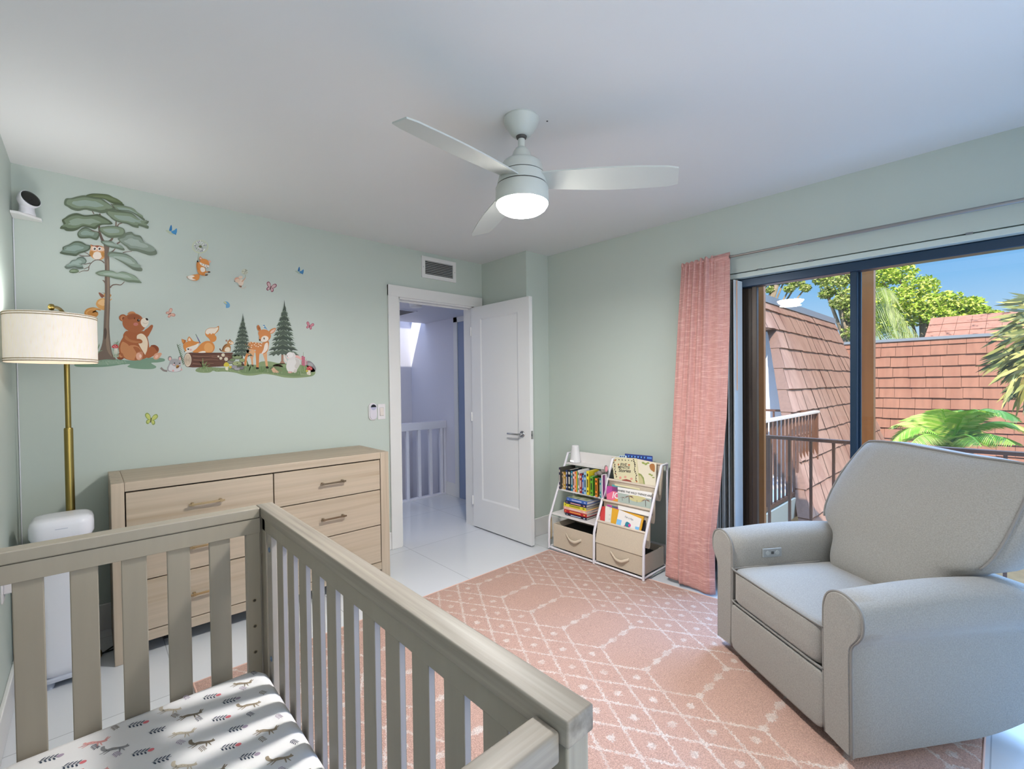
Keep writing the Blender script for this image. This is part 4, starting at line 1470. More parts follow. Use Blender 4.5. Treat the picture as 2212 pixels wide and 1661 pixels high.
def fabric_bin(label, y0, y1, zt):
    bn = thing('fabric_bin', label, 'storage bin', (2.8, (y0 + y1) / 2, 0.036), 'beige fabric bins under the book rack')
    w = 0.006
    f = MB()
    f.box(2.656, 2.656 + w, y0, y1, 0.036, zt, 0.0015)
    f.build('front_panel', M_canvas, bn)
    f = MB()
    f.box(2.93 - w, 2.93, y0, y1, 0.036, zt)
    f.box(2.662, 2.924, y0, y0 + w, 0.036, zt)
    f.box(2.662, 2.924, y1 - w, y1, 0.036, zt)
    f.box(2.662, 2.924, y0 + w, y1 - w, 0.036, 0.042)
    f.build('bin_body', M_canvas, bn)
    f = MB()
    f.box(2.663, 2.923, y0 + w, y1 - w, 0.042, zt - 0.045)
    f.build('bin_dark_inside', M_inside, bn)  # solid dark block coloured as the dark inside of the open bin
    ym, zm = (y0 + y1) / 2 - 0.01, 0.036 + (zt - 0.036) * 0.62
    f = MB()
    pts = crom([(2.654, ym + 0.075, zm + 0.012), (2.645, ym + 0.05, zm - 0.002), (2.636, ym + 0.02, zm - 0.02), (2.636, ym - 0.02, zm - 0.024), (2.644, ym - 0.05, zm - 0.012), (2.654, ym - 0.075, zm)], False, 5)
    f.grid(lambda t, s: (lambda q: (q[0], q[1], q[2] + 0.022 * (s - 0.5)))(pts[int(round(t * (len(pts) - 1)))]), len(pts), 3)
    o = f.build('strap_handle', mat('canvas_strap', '#D6C8B4', 0.9), bn, True)
    md = o.modifiers.new('cloth', 'SOLIDIFY')
    md.thickness = 0.004
    return bn


fabric_bin('beige fabric bin with an open dark top under the stacked books', 2.026, 2.412, 0.214)
fabric_bin('beige fabric bin under the canvas book pockets', 1.622, 2.0, 0.166)

# rope loop hanging behind the rack's left leg
f = MB()
pts = [(2.70 + 0.012 * sin(2 * pi * k / 24), 2.478 + 0.016 * sin(2 * pi * k / 24), 0.155 + 0.085 * cos(2 * pi * k / 24)) for k in range(24)]
f.tube(crom(pts, True, 2), 0.007, 8, closed=True)
o = f.build('rope_loop', mat('jute_rope', '#C2AC8C', 0.95, var=((260, 260, 260), 0.25, 2)), None, True)
tag(o, 'beige rope loop beside the left leg of the book rack', 'rope')

# white sound machine on the top shelf
sm_ = thing('sound_machine', 'white bottle shaped sound machine on the top shelf of the rack', 'sound machine', (2.908, 2.392, 0.667))
MB().lathe([(0, 0), (0.040, 0), (0.044, 0.004), (0.043, 0.03), (0.036, 0.075), (0.031, 0.125), (0.030, 0.136), (0.026, 0.140), (0.024, 0.137), (0, 0.136)], (2.905, 2.388, 0.667), 36).build('body', mat('sound_machine_white', '#E4E3E5', 0.3), sm_, True, auto=0.8)
lg = MB()
for dy, w in ((0.012, 0.006), (-0.003, 0.0018), (-0.012, 0.0018)): lg.box(2.861, 2.864, 2.388 + dy - w, 2.388 + dy + w, 0.678, 0.688, 0.001)
lg.build('indicator_light', mat('indicator_lit', '#FFFFFF', 0.3, emit=('#FFFFFF', 2.5)), sm_)

# ---------------------------------------------------------------- books
M_page = mat('book_pages', '#E6E0D4', 0.9)


def bmat(hx): return mat('cover_' + hx.strip('#').lower(), hx, 0.4)


K7 = lambda x, y: (1190 + x / 10.38, 990 + y / 10.38)


def upright(x0, x1, yt, hx, label, depth=0.13, front=2.757, side=None, group='picture books standing on the middle shelf'):
    """one standing book: spine edges and top read off the photograph on the shelf's front line"""
    ym = 560
    a = hit(0, front, *K7(x0, ym)).y
    b = hit(0, front, *K7(x1, ym)).y
    zt = hit(0, front, *K7((x0 + x1) / 2, yt)).z
    z0 = 0.4705
    a -= 0.0004
    b += 0.0004
    t = thing('book', label, 'book', (front, (a + b) / 2, z0), group)
    m_, s_m = bmat(hx), bmat(side or hx)
    f = MB()
    c = min(0.0025, (a - b) * 0.25)
    f.box(front, front + 0.003, b, a, z0, zt, 0.0008, 1)
    f.cur = 1
    f.box(front + 0.003, front + depth, b, b + c, z0, zt)
    f.box(front + 0.003, front + depth, a - c, a, z0, zt)
    f.build('cover', [m_, s_m], t)
    MB().box(front + 0.003, front + depth - 0.004, b + c, a - c, z0 + 0.003, zt - 0.004).build('pages', M_page, t)
    return t, (a, b, zt)


UP = [(180, 212, 205, '#2B2344', 'tall dark purple book at the left end of the standing row', 0.19, 2.742, '#4A4A44'),
      (222, 284, 300, '#D9B98F', 'tan book just right of the tall dark purple one', 0.14, 2.765, '#B08F3C'),
      (290, 328, 330, '#C79A2E', 'ochre book beside the black one in the standing row', 0.13, 2.760, None),
      (333, 372, 262, '#20356F', 'navy spined book left of the black one', 0.14, 2.752, '#15161C'),
      (376, 446, 258, '#16171B', 'tall black book with white spine marks', 0.14, 2.752, None),
      (450, 484, 285, '#1C84A6', 'teal book right of the tall black one', 0.13, 2.755, '#17324A'),
      (490, 532, 305, '#E9C3B8', 'pale pink book between teal and orange-red', 0.12, 2.752, None),
      (535, 564, 305, '#E4602E', 'orange-red book right of the pale pink one', 0.12, 2.752, None),
      (567, 584, 290, '#E3C23E', 'thin yellow book left of the tall white one', 0.12, 2.755, None),
      (588, 603, 290, '#4E9A57', 'thin green book left of the tall white one', 0.12, 2.757, None),
      (606, 636, 268, '#ECE9E6', 'white book left of the red patterned one', 0.13, 2.750, None),
      (640, 692, 345, '#A33430', 'red book with white pattern in the standing row', 0.13, 2.750, '#5B2A4A'),
      (698, 734, 390, '#2D62B5', 'blue board book left of the pale cover', 0.12, 2.744, '#8FBEDD'),
      (738, 792, 320, '#9CC3DE', 'pale blue board book left of the yellow one', 0.12, 2.747, None),
      (798, 850, 290, '#F0DC2E', 'yellow board book with black spine lettering marks', 0.13, 2.742, '#D8C22A'),
      (878, 938, 405, '#67A92E', 'bright green board book in the standing row', 0.12, 2.737, '#3F7D2B'),
      (988, 1040, 450, '#EE8B2D', 'orange board book right of the green one', 0.12, 2.740, '#6E5424'),
      (1088, 1122, 450, '#3B8C93', 'teal board book right of the orange one', 0.09, 2.742, None),
      (1130, 1150, 370, '#ECE8EA', 'thin white book near the toy at the right end', 0.06, 2.744, None),
      (1153, 1164, 380, '#7A3D78', 'thin purple book at the right end of the standing row', 0.03, 2.750, None)]
for x0, x1, yt, hx, lb, dp, fr_x, sd_ in UP:
    t, (a, b, zt) = upright(x0, x1, yt, hx, lb, dp, fr_x, sd_)
    # spine markings: plain printed panels
    f = MB()
    if a - b > 0.010:
        zz0 = 0.4705
        hh = zt - zz0
        for q0, q1, w in ((0.12, 0.2, 0.5), (0.32, 0.66, 0.42), (0.78, 0.9, 0.55)):
            mid, hw_ = (a + b) / 2, (a - b) / 2 * w
            f.box(fr_x - 0.0006, fr_x, mid - hw_, mid + hw_, zz0 + hh * q0, zz0 + hh * q1)
        dark = hx in ('#F0DC2E', '#67A92E', '#EE8B2D', '#ECE9E6', '#E9C3B8', '#D9B98F', '#9CC3DE')
        f.build('spine_print', bmat('#2C2A20' if dark else '#D8D2C2'), t)

# lying stack on the lower shelf
STK = [(330, 800, 1262, 1390, '#241A2C', 'dark purple book at the bottom of the lying stack'),
       (285, 792, 1185, 1310, '#B81F2C', 'red book second from the bottom of the lying stack'),
       (280, 800, 1110, 1225, '#EDB6A6', 'salmon pink book under the yellow one in the stack'),
       (285, 778, 1022, 1145, '#EBDD3A', 'yellow book in the middle of the lying stack'),
       (330, 800, 950, 1080, '#1A2450', 'navy book under the bright blue one in the stack'),
       (350, 806, 895, 1020, '#3864B8', 'bright blue book on top of the lying stack')]
z = 0.2905
TH = [0.018, 0.026, 0.021, 0.026, 0.022, 0.024]
for (x0, x1, ya_, yb_, hx, lb), th in zip(STK, TH):
    fr_x = 2.70
    y1 = hit(0, fr_x, *K7(x0, 1150)).y
    y0 = hit(0, fr_x, *K7(x1, 1150)).y
    fr_x += 0.004 * sin(z * 900)
    t = thing('book', lb, 'book', (fr_x, (y0 + y1) / 2, z), 'books lying in a stack on the lower shelf')
    f = MB()
    f.box(fr_x, fr_x + 0.004, y0, y1, z, z + th, 0.001, 1)
    f.box(fr_x + 0.004, fr_x + 0.20, y0, y1, z, z + 0.0025)
    f.box(fr_x + 0.004, fr_x + 0.20, y0, y1, z + th - 0.0025, z + th)
    f.build('cover', bmat(hx if hx != '#3864B8' else '#3864B8'), t)
    MB().box(fr_x + 0.004, fr_x + 0.195, y0 + 0.004, y1 - 0.004, z + 0.0025, z + th - 0.0025).build('pages', M_page, t)
    f = MB()
    L_ = y1 - y0
    for q0, q1 in ((0.06, 0.10), (0.26, 0.74), (0.86, 0.94)):
        f.box(fr_x - 0.0006, fr_x, y1 - L_ * q1, y1 - L_ * q0, z + th * 0.32, z + th * 0.68)
    f.build('spine_print', bmat({'#EBDD3A': '#8A8220', '#EDB6A6': '#F5DDD2', '#B81F2C': '#E8A046', '#1A2450': '#D9A0A0'}.get(hx, '#B9C6E4')), t)
    if hx == '#3864B8':
        f = MB()
        f.box(fr_x + 0.01, fr_x + 0.195, y0 + 0.005, y1 - 0.005, z + th, z + th + 0.0006)
        f.build('cover_picture', mat('meadow_cover', '#7C8A5C', 0.35, second=('#C9CBB4', (18, 30, 10), 0.45, 0.6)), t)
    z += th + 0.0004

# front-facing books in the three pockets
TILT = math.radians(26)
NT = Vector((-cos(TILT), 0, sin(TILT)))
K8 = lambda x, y: (1280 + x / 8.741, 960 + y / 8.741)


def facing(tier, layer, quad, hx, label, th=0.007, ext=0.05, extra=None):
    bx_, bz_ = BARS[tier]
    P0 = Vector((bx_ + 0.0115 + layer * 0.0078, 1.8, bz_))
    tl, tr, br, bl_ = [hitp(P0, NT, *K8(*q)) for q in quad]
    dn = (bl_ - tl).normalized()
    dn2 = (br - tr).normalized()
    bl2, br2 = bl_ + dn * ext, br + dn2 * ext
    t = thing('picture_book', label, 'book', (br2 + bl2) / 2, 'picture books facing out in the canvas pockets')
    f = MB()
    f.quadslab(tl, tr, br2, bl2, 0.0016)
    f.quadslab(*[p - NT * (th - 0.0016) for p in (tl, tr, br2, bl2)], 0.0016)
    f.build('cover', bmat(hx), t)
    cen = (tl + tr + br2 + bl2) / 4
    f = MB()
    f.quadslab(*[cen + (p - cen) * 0.975 - NT * 0.0017 for p in (tl, tr, br2, bl2)], th - 0.0034)
    f.build('pages', M_page, t)

    def P(x, y): return hitp(P0, NT, *K8(x, y))
    return t, P, (tr - tl).normalized(), -dn


def patch(t, P, pts, hx, name, lift=0.0006, smooth=False):
    if smooth: pts = crom(pts, True, 4)
    f = MB()
    f.add([P(*q) + NT * lift for q in pts], [tuple(range(len(pts)))])
    return f.build(name, bmat(hx), t)


def patches(t, P, polys, hx, name, lift=0.0006):
    f = MB()
    for pts in polys: f.add([P(*q) + NT * lift for q in pts], [tuple(range(len(pts)))])
    return f.build(name, bmat(hx), t)


def oval(cx, cy, rx, ry, n=10, rot=0.0):
    return [(cx + rx * cos(2 * pi * k / n) * cos(rot) - ry * sin(2 * pi * k / n) * sin(rot), cy + rx * cos(2 * pi * k / n) * sin(rot) + ry * sin(2 * pi * k / n) * cos(rot)) for k in range(n)]


M_ink = mat('print_black', '#26241F', 0.6)
M_inkw = mat('print_white', '#F1ECEC', 0.6)
# top pocket
t, P, xd, yd = facing(0, 3, [(610, 172), (1125, 218), (1125, 800), (590, 760)], '#2A3B86', 'navy and blue book rising highest at the back of the top pocket')
patches(t, P, [[(618, 200), (1118, 245), (1118, 275), (618, 232)]], '#5B8FD8', 'cover_band')
patches(t, P, [[(640 + 60 * k, 205 + 5 * k), (668 + 60 * k, 208 + 5 * k), (664 + 60 * k, 240 + 5 * k), (636 + 60 * k, 237 + 5 * k)] for k in range(7)], '#16204E', 'cover_print', 0.0012)
t, P, xd, yd = facing(0, 2, [(505, 205), (640, 215), (640, 700), (505, 690)], '#C9DCEC', 'pale book with dark blue lettering peeking over the cream storybook')
patches(t, P, [oval(530, 228, 15, 14), oval(565, 228, 12, 12), oval(600, 232, 14, 14)], '#2C4A74', 'cover_print')
t, P, xd, yd = facing(0, 1, [(800, 262), (1205, 345), (1190, 800), (800, 740)], '#E3D9C3', 'cream book with oak leaves and a green arch in the top pocket')
patches(t, P, [oval(960, 350, 34, 20, 9, 0.4), oval(1010, 370, 30, 22, 9, -0.3), oval(1050, 350, 26, 16, 9, 0.2), oval(1085, 565, 30, 16, 9, 0.3), oval(1120, 585, 24, 14, 9, -0.4), oval(1150, 625, 26, 12, 9, 0)], '#9AA45A', 'leaf_print')
patch(t, P, [(1075, 400), (1110, 365), (1160, 370), (1178, 420), (1170, 520), (1130, 500), (1095, 470)], '#A9713E', 'branch_print', smooth=True)
patch(t, P, [(868, 540), (920, 560), (970, 630), (990, 750), (870, 735)], '#8F9A58', 'arch_print', smooth=False)
patch(t, P, [(880, 580), (915, 595), (950, 660), (965, 745), (885, 735)], '#C3B98C', 'arch_inside', 0.001)
t, P, xd, yd = facing(0, 0, [(362, 238), (830, 262), (880, 735), (408, 655)], '#DCD3AE', 'cream storybook reading FIVE MINUTE Stories in the top pocket')
random.seed(3)
pl = []
for k in range(11): pl.append(oval(400 + 4 * k + random.uniform(-14, 14), 280 + 33 * k, random.uniform(7, 15), random.uniform(9, 18), 7, random.random() * 3))
for k in range(13): pl.append(oval(775 + 5 * k + random.uniform(-14, 14), 285 + 33 * k, random.uniform(8, 15), random.uniform(10, 18), 7, random.random() * 3))
for k in range(6): pl.append(oval(440 + 60 * k, 283 + 5 * k + random.uniform(-8, 8), random.uniform(9, 18), 9, 7, random.random()))
patches(t, P, pl, '#3C3226', 'border_print')
patches(t, P, [oval(430, 300, 12, 16), oval(690, 388, 20, 16), oval(440, 560, 8, 14), oval(835, 700, 14, 14), oval(490, 380, 12, 20)], '#C2663A', 'border_animals', 0.0011)
patch(t, P, [(545, 690), (560, 668), (640, 655), (720, 680), (745, 712), (700, 705), (620, 695)], '#9C4A3E', 'roof_print', 0.0011)
patches(t, P, [oval(525, 630, 24, 26), oval(620, 615, 24, 22), oval(735, 650, 26, 22)], '#DFA090', 'animal_print', 0.0011)
text('title', 'FIVE', M_ink, t, P(585, 385), xd, yd, 0.030)
text('title', 'MINUTE', M_ink, t, P(592, 437), xd, yd, 0.027)
text('title', 'Stories', M_ink, t, P(608, 497), xd, yd, 0.036)
# middle pocket
t, P, xd, yd = facing(1, 3, [(575, 700), (1130, 800), (1125, 1200), (575, 1090)], '#2A2748', 'dark navy book standing at the back of the middle pocket')
t, P, xd, yd = facing(1, 2, [(490, 742), (1118, 852), (1110, 1200), (490, 1090)], '#3F86CC', 'plain bright blue book behind the white lettered one')
t, P, xd, yd = facing(1, 1, [(368, 752), (520, 790), (520, 1090), (368, 1060)], '#4FA0A6', 'teal book peeking from behind the magenta one')
t, P, xd, yd = facing(1, 1.0, [(262, 778), (520, 810), (500, 1100), (268, 1032)], '#B64A96', 'magenta and pink book at the left of the middle pocket')
patch(t, P, [(265, 940), (390, 880), (480, 905), (480, 1085), (268, 1030)], '#E7718F', 'cover_field')
patch(t, P, [(370, 1060), (480, 1010), (480, 1088)], '#E69A3C', 'cover_corner', 0.0011)
text('title', 'IC', M_inkw, t, P(440, 970), xd, yd, 0.062, lift=0.0015)
t, P, xd, yd = facing(1, 0, [(474, 800), (1122, 908), (1092, 1222), (480, 1090)], '#ECE8E4', 'white picture book with palms under the pockets reading WHERE THE WILD THINGS ARE')
t['label'] = 'white book reading WHERE THE WILD THINGS ARE over a palm tree picture'
patch(t, P, [(476, 908), (1118, 1032), (1096, 1218), (482, 1090)], '#A9B4AC', 'cover_picture')
patch(t, P, [(700, 955), (1000, 1010), (900, 1090), (720, 1050)], '#C9C08E', 'hill_print', 0.0009, True)
pl = []
for cx, cy, r in ((690, 985, 1.0), (1000, 1055, 1.0), (560, 1000, 0.55), (840, 1050, 0.45)):
    pl.append([(cx - 6 * r, cy), (cx + 6 * r, cy), (cx + 10 * r, cy + 120 * r), (cx - 2 * r, cy + 120 * r)])
patches(t, P, pl, '#5E5A56', 'trunk_print', 0.0012)
pl = []
for cx, cy, r in ((690, 985, 1.0), (1000, 1055, 1.0), (560, 1000, 0.5)):
    for k in range(9):
        a = pi * (1.08 + 0.84 * k / 8) if k % 2 else pi * (0.9 + 1.2 * k / 8)
        ex, ey = cx + 105 * r * cos(a), cy + 70 * r * sin(a) * 0.5 + 32 * r
        pl.append([(cx, cy - 5), ((cx + ex) / 2 + 5, (cy + ey) / 2 - 18 * r), (ex, ey), ((cx + ex) / 2 - 5, (cy + ey) / 2 - 4 * r)])
patches(t, P, pl, '#8A6A62', 'frond_print', 0.0014)
text('title', 'WHERE THE WILD THINGS ARE', M_ink, t, P(782, 922), xd, yd, 0.0195, lift=0.0012)
# bottom pocket
t, P, xd, yd = facing(2, 4, [(700, 1178), (1022, 1300), (985, 1645), (700, 1560)], '#1E212B', 'black book at the right back of the bottom pocket')
t, P, xd, yd = facing(2, 3.5, [(480, 1148), (640, 1185), (640, 1500), (480, 1460)], '#2B3474', 'navy book behind the white one in the bottom pocket')
t, P, xd, yd = facing(2, 3, [(215, 1080), (500, 1150), (480, 1520), (215, 1460)], '#E9E2D8', 'cream book with a red sketch at the left of the bottom pocket')
patch(t, P, [(235, 1088), (280, 1105), (312, 1125), (300, 1138), (262, 1115)], '#B5433C', 'sketch_print')
t, P, xd, yd = facing(2, 2.4, [(470, 1165), (770, 1240), (760, 1570), (470, 1500)], '#E7E4EC', 'plain white book behind the orange one in the bottom pocket')
t, P, xd, yd = facing(2, 1.8, [(140, 1162), (262, 1172), (235, 1462), (140, 1440)], '#CE4444', 'red book at the far left of the bottom pocket')
t, P, xd, yd = facing(2, 1.4, [(243, 1150), (395, 1175), (360, 1510), (232, 1475)], '#E6E1DA', 'off-white book between the red and the mustard books')
patches(t, P, [oval(335, 1215, 22, 5), oval(325, 1330, 18, 5), oval(320, 1410, 20, 5)], '#A8BDB0', 'sketch_print')
t, P, xd, yd = facing(2, 0.8, [(372, 1180), (968, 1362), (908, 1650), (340, 1500)], '#DDA52D', 'mustard yellow book behind the fish book')
t, P, xd, yd = facing(2, 0, [(500, 1228), (920, 1402), (868, 1640), (440, 1510)], '#ECE6E2', 'white book reading Fish is Fish at the front of the bottom pocket')
patches(t, P, [[(462, 1405), (552, 1432), (530, 1535), (446, 1512)], [(808, 1546), (884, 1566), (868, 1632), (800, 1612)]], '#7FBBEA', 'blue_square')
patch(t, P, [(640, 1462), (690, 1478), (720, 1515), (700, 1565), (650, 1560), (610, 1530)], '#2E7F94', 'fish_print', 0.001, True)
patches(t, P, [oval(700, 1530, 26, 30), oval(605, 1545, 12, 20)], '#D7468E', 'fish_fin_print', 0.0014)
text('title', 'Fish is Fish', mat('print_grey', '#77716C', 0.6), t, P(690, 1395), xd, yd, 0.0165, lift=0.001)

# grey plush with pink ears lying on the standing books
pt = thing('plush_toy', 'grey plush toy with a pink lined ear lying on the standing books', 'soft toy', (2.80, 2.06, 0.60))
M_pl = mat('grey_plush', '#8D8681', 0.95, var=(160, 0.25), bump=(200, 0.6))
ball = lambda r, sz: [(r * sin(pi * k / 12), -r * cos(pi * k / 12) * sz) for k in range(13)]
f = MB()
f.lathe(ball(0.026, 0.75), hit(0, 2.795, 1296, 1022), 20)
f.lathe(ball(0.020, 0.8), hit(0, 2.80, 1303, 1018), 20)
f.lathe(ball(0.022, 0.75), hit(0, 2.81, 1290, 1024), 20)
f.build('body', M_pl, pt, True)
ec = hit(0, 2.775, 1309, 1013)
view = Vector((-0.80, -0.52, 0.10))
ea = MB()
ea.lathe([(0.0, -0.010), (0.012, -0.008), (0.0165, 0.0), (0.015, 0.005), (0, 0.003)], ec, 20, view, sx=0.85, sy=1.75)
e1 = ea.build('ear', M_pl, pt, True)
ea = MB()
ea.lathe([(0.0, 0.006), (0.009, 0.0068), (0.0115, 0.0058), (0.0125, 0.004)], ec + Vector((0.0, -0.004, 0)), 20, view, sx=0.8, sy=1.7)
ea.build('ear_lining', mat('pink_plush', '#D98C9A', 0.95), e1, True)

# ---------------------------------------------------------------- woodland wall stickers on the back wall
FRM = {'a': (120, 400, 7.222), 'b': (170, 600, 7.221), 'c': (335, 680, 11.074), 'd': (490, 640, 8.74), 'e': (330, 460, 4.372), 'p': (0, 0, 1.0)}
STK_GROUP = 'woodland stickers on the sage green wall'


class Sticker:
    """flat printed vinyl figure: shapes stacked a hair's breadth apart on the wall"""

    def __init__(self, name, label, frame='p'):
        self.name, self.label = name, label
        self.fr = FRM[frame]
        self.mb = MB()
        self.ms = []
        self.layer = 0

    def frame(self, f):
        self.fr = FRM[f]
        return self

    def P(self, x, y, lift=0.0):
        ox, oy, s = self.fr
        p = hit(1, YA, ox + x / s, oy + y / s)
        return Vector((p.x, YA - 0.0006 - 0.00009 * self.layer, p.z))

    def poly(self, pts, hx, smooth=True, sub=4):
        if smooth: pts = crom(pts, True, sub)
        m = mat('sticker_' + hx.strip('#').lower(), hx, 0.6, spec=0.2)
        if m not in self.ms: self.ms.append(m)
        self.layer += 1
        self.mb.add([self.P(*q) for q in pts], [tuple(range(len(pts)))], self.ms.index(m))
        return self

    def oval(self, cx, cy, rx, ry, hx, rot=0.0, n=20):
        return self.poly(oval(cx, cy, rx, ry, n, math.radians(rot)), hx, False)

    def line(self, pts, w, hx, taper=0.4, smooth=True):
        if smooth and len(pts) > 2: pts = crom(pts, False, 5)
        n = len(pts)
        L, R = [], []
        for i, p in enumerate(pts):
            a = pts[max(0, i - 1)]
            b = pts[min(n - 1, i + 1)]
            dx, dy = b[0] - a[0], b[1] - a[1]
            l = math.hypot(dx, dy) or 1
            ww = w * (1 - (1 - taper) * i / max(1, n - 1)) / 2
            L.append((p[0] - dy / l * ww, p[1] + dx / l * ww))
            R.append((p[0] + dy / l * ww, p[1] - dx / l * ww))
        return self.poly(L + R[::-1], hx, False)

    def scaled(self, pts, k, dx=0, dy=0):
        cx = sum(p[0] for p in pts) / len(pts)
        cy = sum(p[1] for p in pts) / len(pts)
        return [(cx + (x - cx) * k + dx, cy + (y - cy) * k + dy) for x, y in pts]

    def pad(self, pts, cols=('#6B7763', '#87967F', '#9BABA0'), dy=-10):
        self.poly(pts, cols[0])
        cx = sum(p[0] for p in pts) / len(pts)
        cy = sum(p[1] for p in pts) / len(pts)
        self.poly([(cx + (x - cx) * 0.90, cy + (y - cy) * 0.72 + dy) for x, y in pts], cols[1])
        self.poly([(cx + (x - cx) * 0.62 - 14, cy + (y - cy) * 0.40 + dy * 1.3) for x, y in pts], cols[2])
        return self

    def done(self, cat='wall sticker'):
        o = self.mb.build(self.name, self.ms)
        return tag(o, self.label, cat, STK_GROUP)


# tall tree
s = Sticker('tree_sticker', 'tall flat-topped pine tree sticker with layered grey green foliage', 'a')
BK, BK2 = '#7A6A5F', '#93806F'
s.line([(745, 880), (720, 830), (690, 740), (680, 640), (700, 520), (690, 440)], 46, '#6A5B52', 0.35)
s.line([(800, 900), (865, 860), (900, 800), (935, 700), (945, 560)], 40, BK, 0.45)
s.line([(965, 650), (985, 610), (1040, 590)], 22, BK, 0.6)
s.line([(600, 450), (570, 400)], 18, BK, 0.7, False)
s.line([(915, 370), (895, 330), (860, 290)], 16, BK, 0.6)
s.line([(960, 915), (1010, 880)], 26, BK, 0.8, False)
s.line([(700, 740), (620, 725), (540, 690)], 22, BK, 0.5)
s.line([(545, 1105), (420, 1105), (340, 1075)], 16, BK, 0.4)
s.line([(545, 1105), (500, 1070), (450, 1045)], 14, BK, 0.5)
s.line([(760, 1215), (720, 1180), (660, 1165), (600, 1180), (545, 1230), (515, 1275), (440, 1310)], 17, BK, 0.5)
s.line([(545, 1215), (490, 1228), (440, 1235)], 13, BK, 0.5)
s.line([(520, 1270), (510, 1330), (430, 1338), (360, 1365)], 14, BK, 0.5)
s.line([(830, 1070), (900, 1025), (930, 990)], 24, BK, 0.5)
s.line([(1050, 1055), (1110, 1040), (1190, 1030)], 14, BK, 0.5)
s.line([(850, 1600), (890, 1560), (950, 1550), (1020, 1555), (1075, 1505)], 22, BK, 0.5)
trunk = [(755, 900), (768, 1000), (766, 1130), (770, 1400), (768, 1500), (772, 1661)]
s.poly([(740, 850), (762, 1000), (762, 1130), (770, 1330), (766, 1500), (770, 1661), (755, 2100), (740, 2400), (700, 2560), (610, 2735), (700, 2728), (800, 2715), (940, 2718), (890, 2640), (862, 2500), (838, 2200), (848, 1900), (850, 1600), (842, 1300), (838, 1130), (828, 1050), (850, 900), (800, 920)], BK, True, 3)
s.poly([(800, 1180), (828, 1200), (836, 1600), (826, 2000), (820, 2300), (850, 2560), (880, 2680), (800, 2560), (785, 2300), (800, 1900), (806, 1600)], BK2, True, 3)
s.line([(780, 1250), (785, 1500), (782, 1700)], 8, '#65564D', 0.6)
s.poly([(745, 1480), (775, 1500), (772, 1545), (755, 1510), (728, 1485)], BK, False)
s.poly([(755, 2260), (785, 2230), (800, 2290), (790, 2380), (765, 2400)], '#5E5048')
s.pad([(135, 260), (165, 210), (240, 205), (330, 180), (450, 160), (560, 180), (640, 200), (720, 210), (790, 260), (880, 330), (930, 390), (820, 420), (720, 440), (640, 420), (540, 400), (460, 385), (350, 405), (250, 380), (190, 340), (140, 310)])
s.pad([(470, 165), (560, 135), (680, 135), (820, 150), (900, 190), (980, 230), (1050, 290), (1070, 318), (960, 305), (860, 275), (760, 220), (640, 200), (540, 185)], ('#59644B', '#6C7858', '#7A8666'))
s.pad([(870, 300), (960, 300), (1100, 330), (1220, 370), (1300, 450), (1390, 530), (1370, 550), (1260, 470), (1150, 410), (1020, 400), (930, 385), (905, 340)])
s.pad([(780, 370), (900, 390), (1040, 405), (1180, 430), (1290, 520), (1380, 570), (1450, 560), (1440, 600), (1400, 620), (1450, 640), (1440, 680), (1360, 655), (1300, 640), (1290, 670), (1200, 650), (1120, 610), (1000, 585), (900, 545), (840, 490), (790, 440)])
s.pad([(100, 550), (150, 510), (220, 465), (330, 440), (450, 470), (560, 465), (660, 455), (740, 490), (820, 540), (885, 590), (870, 615), (740, 620), (680, 640), (620, 690), (540, 670), (430, 650), (340, 700), (260, 720), (170, 715), (130, 690), (70, 680), (90, 640), (130, 620)], ('#5C6752', '#7B8A72', '#94A393'))
s.pad([(340, 770), (370, 710), (450, 660), (530, 680), (580, 720), (670, 740), (685, 790), (640, 860), (540, 830), (440, 835), (370, 825)], ('#5F6B58', '#7C8C7C', '#93A59A'))
s.pad([(680, 670), (760, 650), (850, 640), (960, 645), (1060, 680), (1085, 740), (1060, 800), (960, 820), (850, 825), (770, 790), (690, 720)])
s.pad([(1050, 800), (1090, 750), (1180, 730), (1230, 770), (1330, 800), (1380, 890), (1490, 950), (1570, 1020), (1575, 1080), (1480, 1100), (1380, 1070), (1270, 1035), (1160, 1020), (1100, 960), (1070, 940), (1000, 880), (970, 830)], ('#747F70', '#8F9C90', '#A7B3AA'))
s.pad([(705, 880), (780, 870), (880, 880), (940, 920), (1030, 950), (1080, 1010), (1040, 1020), (960, 995), (860, 975), (770, 940)], ('#6B7766', '#8B9A8B', '#A3B1A7'))
s.pad([(810, 1070), (850, 1040), (960, 1050), (1080, 1070), (1180, 1120), (1260, 1190), (1300, 1270), (1350, 1300), (1340, 1345), (1230, 1330), (1130, 1270), (1040, 1210), (950, 1160), (880, 1120), (820, 1110)], ('#747F70', '#91A092', '#A9B6AC'))
s.pad([(65, 1060), (110, 1020), (115, 970), (210, 930), (300, 880), (400, 885), (480, 930), (545, 950), (530, 1010), (450, 1050), (370, 1075), (320, 1110), (230, 1100), (130, 1085)], ('#5C6857', '#7C8D80', '#95A79E'))
s.pad([(140, 1275), (200, 1250), (250, 1180), (320, 1165), (340, 1140), (420, 1120), (480, 1170), (470, 1220), (400, 1245), (440, 1300), (370, 1310), (290, 1290), (180, 1310)], ('#69756A', '#8B9C91', '#A2B2AA'))
s.pad([(215, 1345), (260, 1310), (330, 1310), (365, 1350), (310, 1375), (240, 1370)], ('#5F6B55', '#7B8B70', '#8C9B82'), -4)
s.pad([(620, 1370), (700, 1340), (800, 1330), (900, 1345), (960, 1370), (1040, 1350), (1150, 1380), (1240, 1420), (1310, 1490), (1340, 1530), (1230, 1520), (1130, 1515), (1030, 1480), (920, 1460), (820, 1430), (700, 1415), (650, 1395)], ('#74826F', '#93A491', '#ABB9AD'))
s.done()

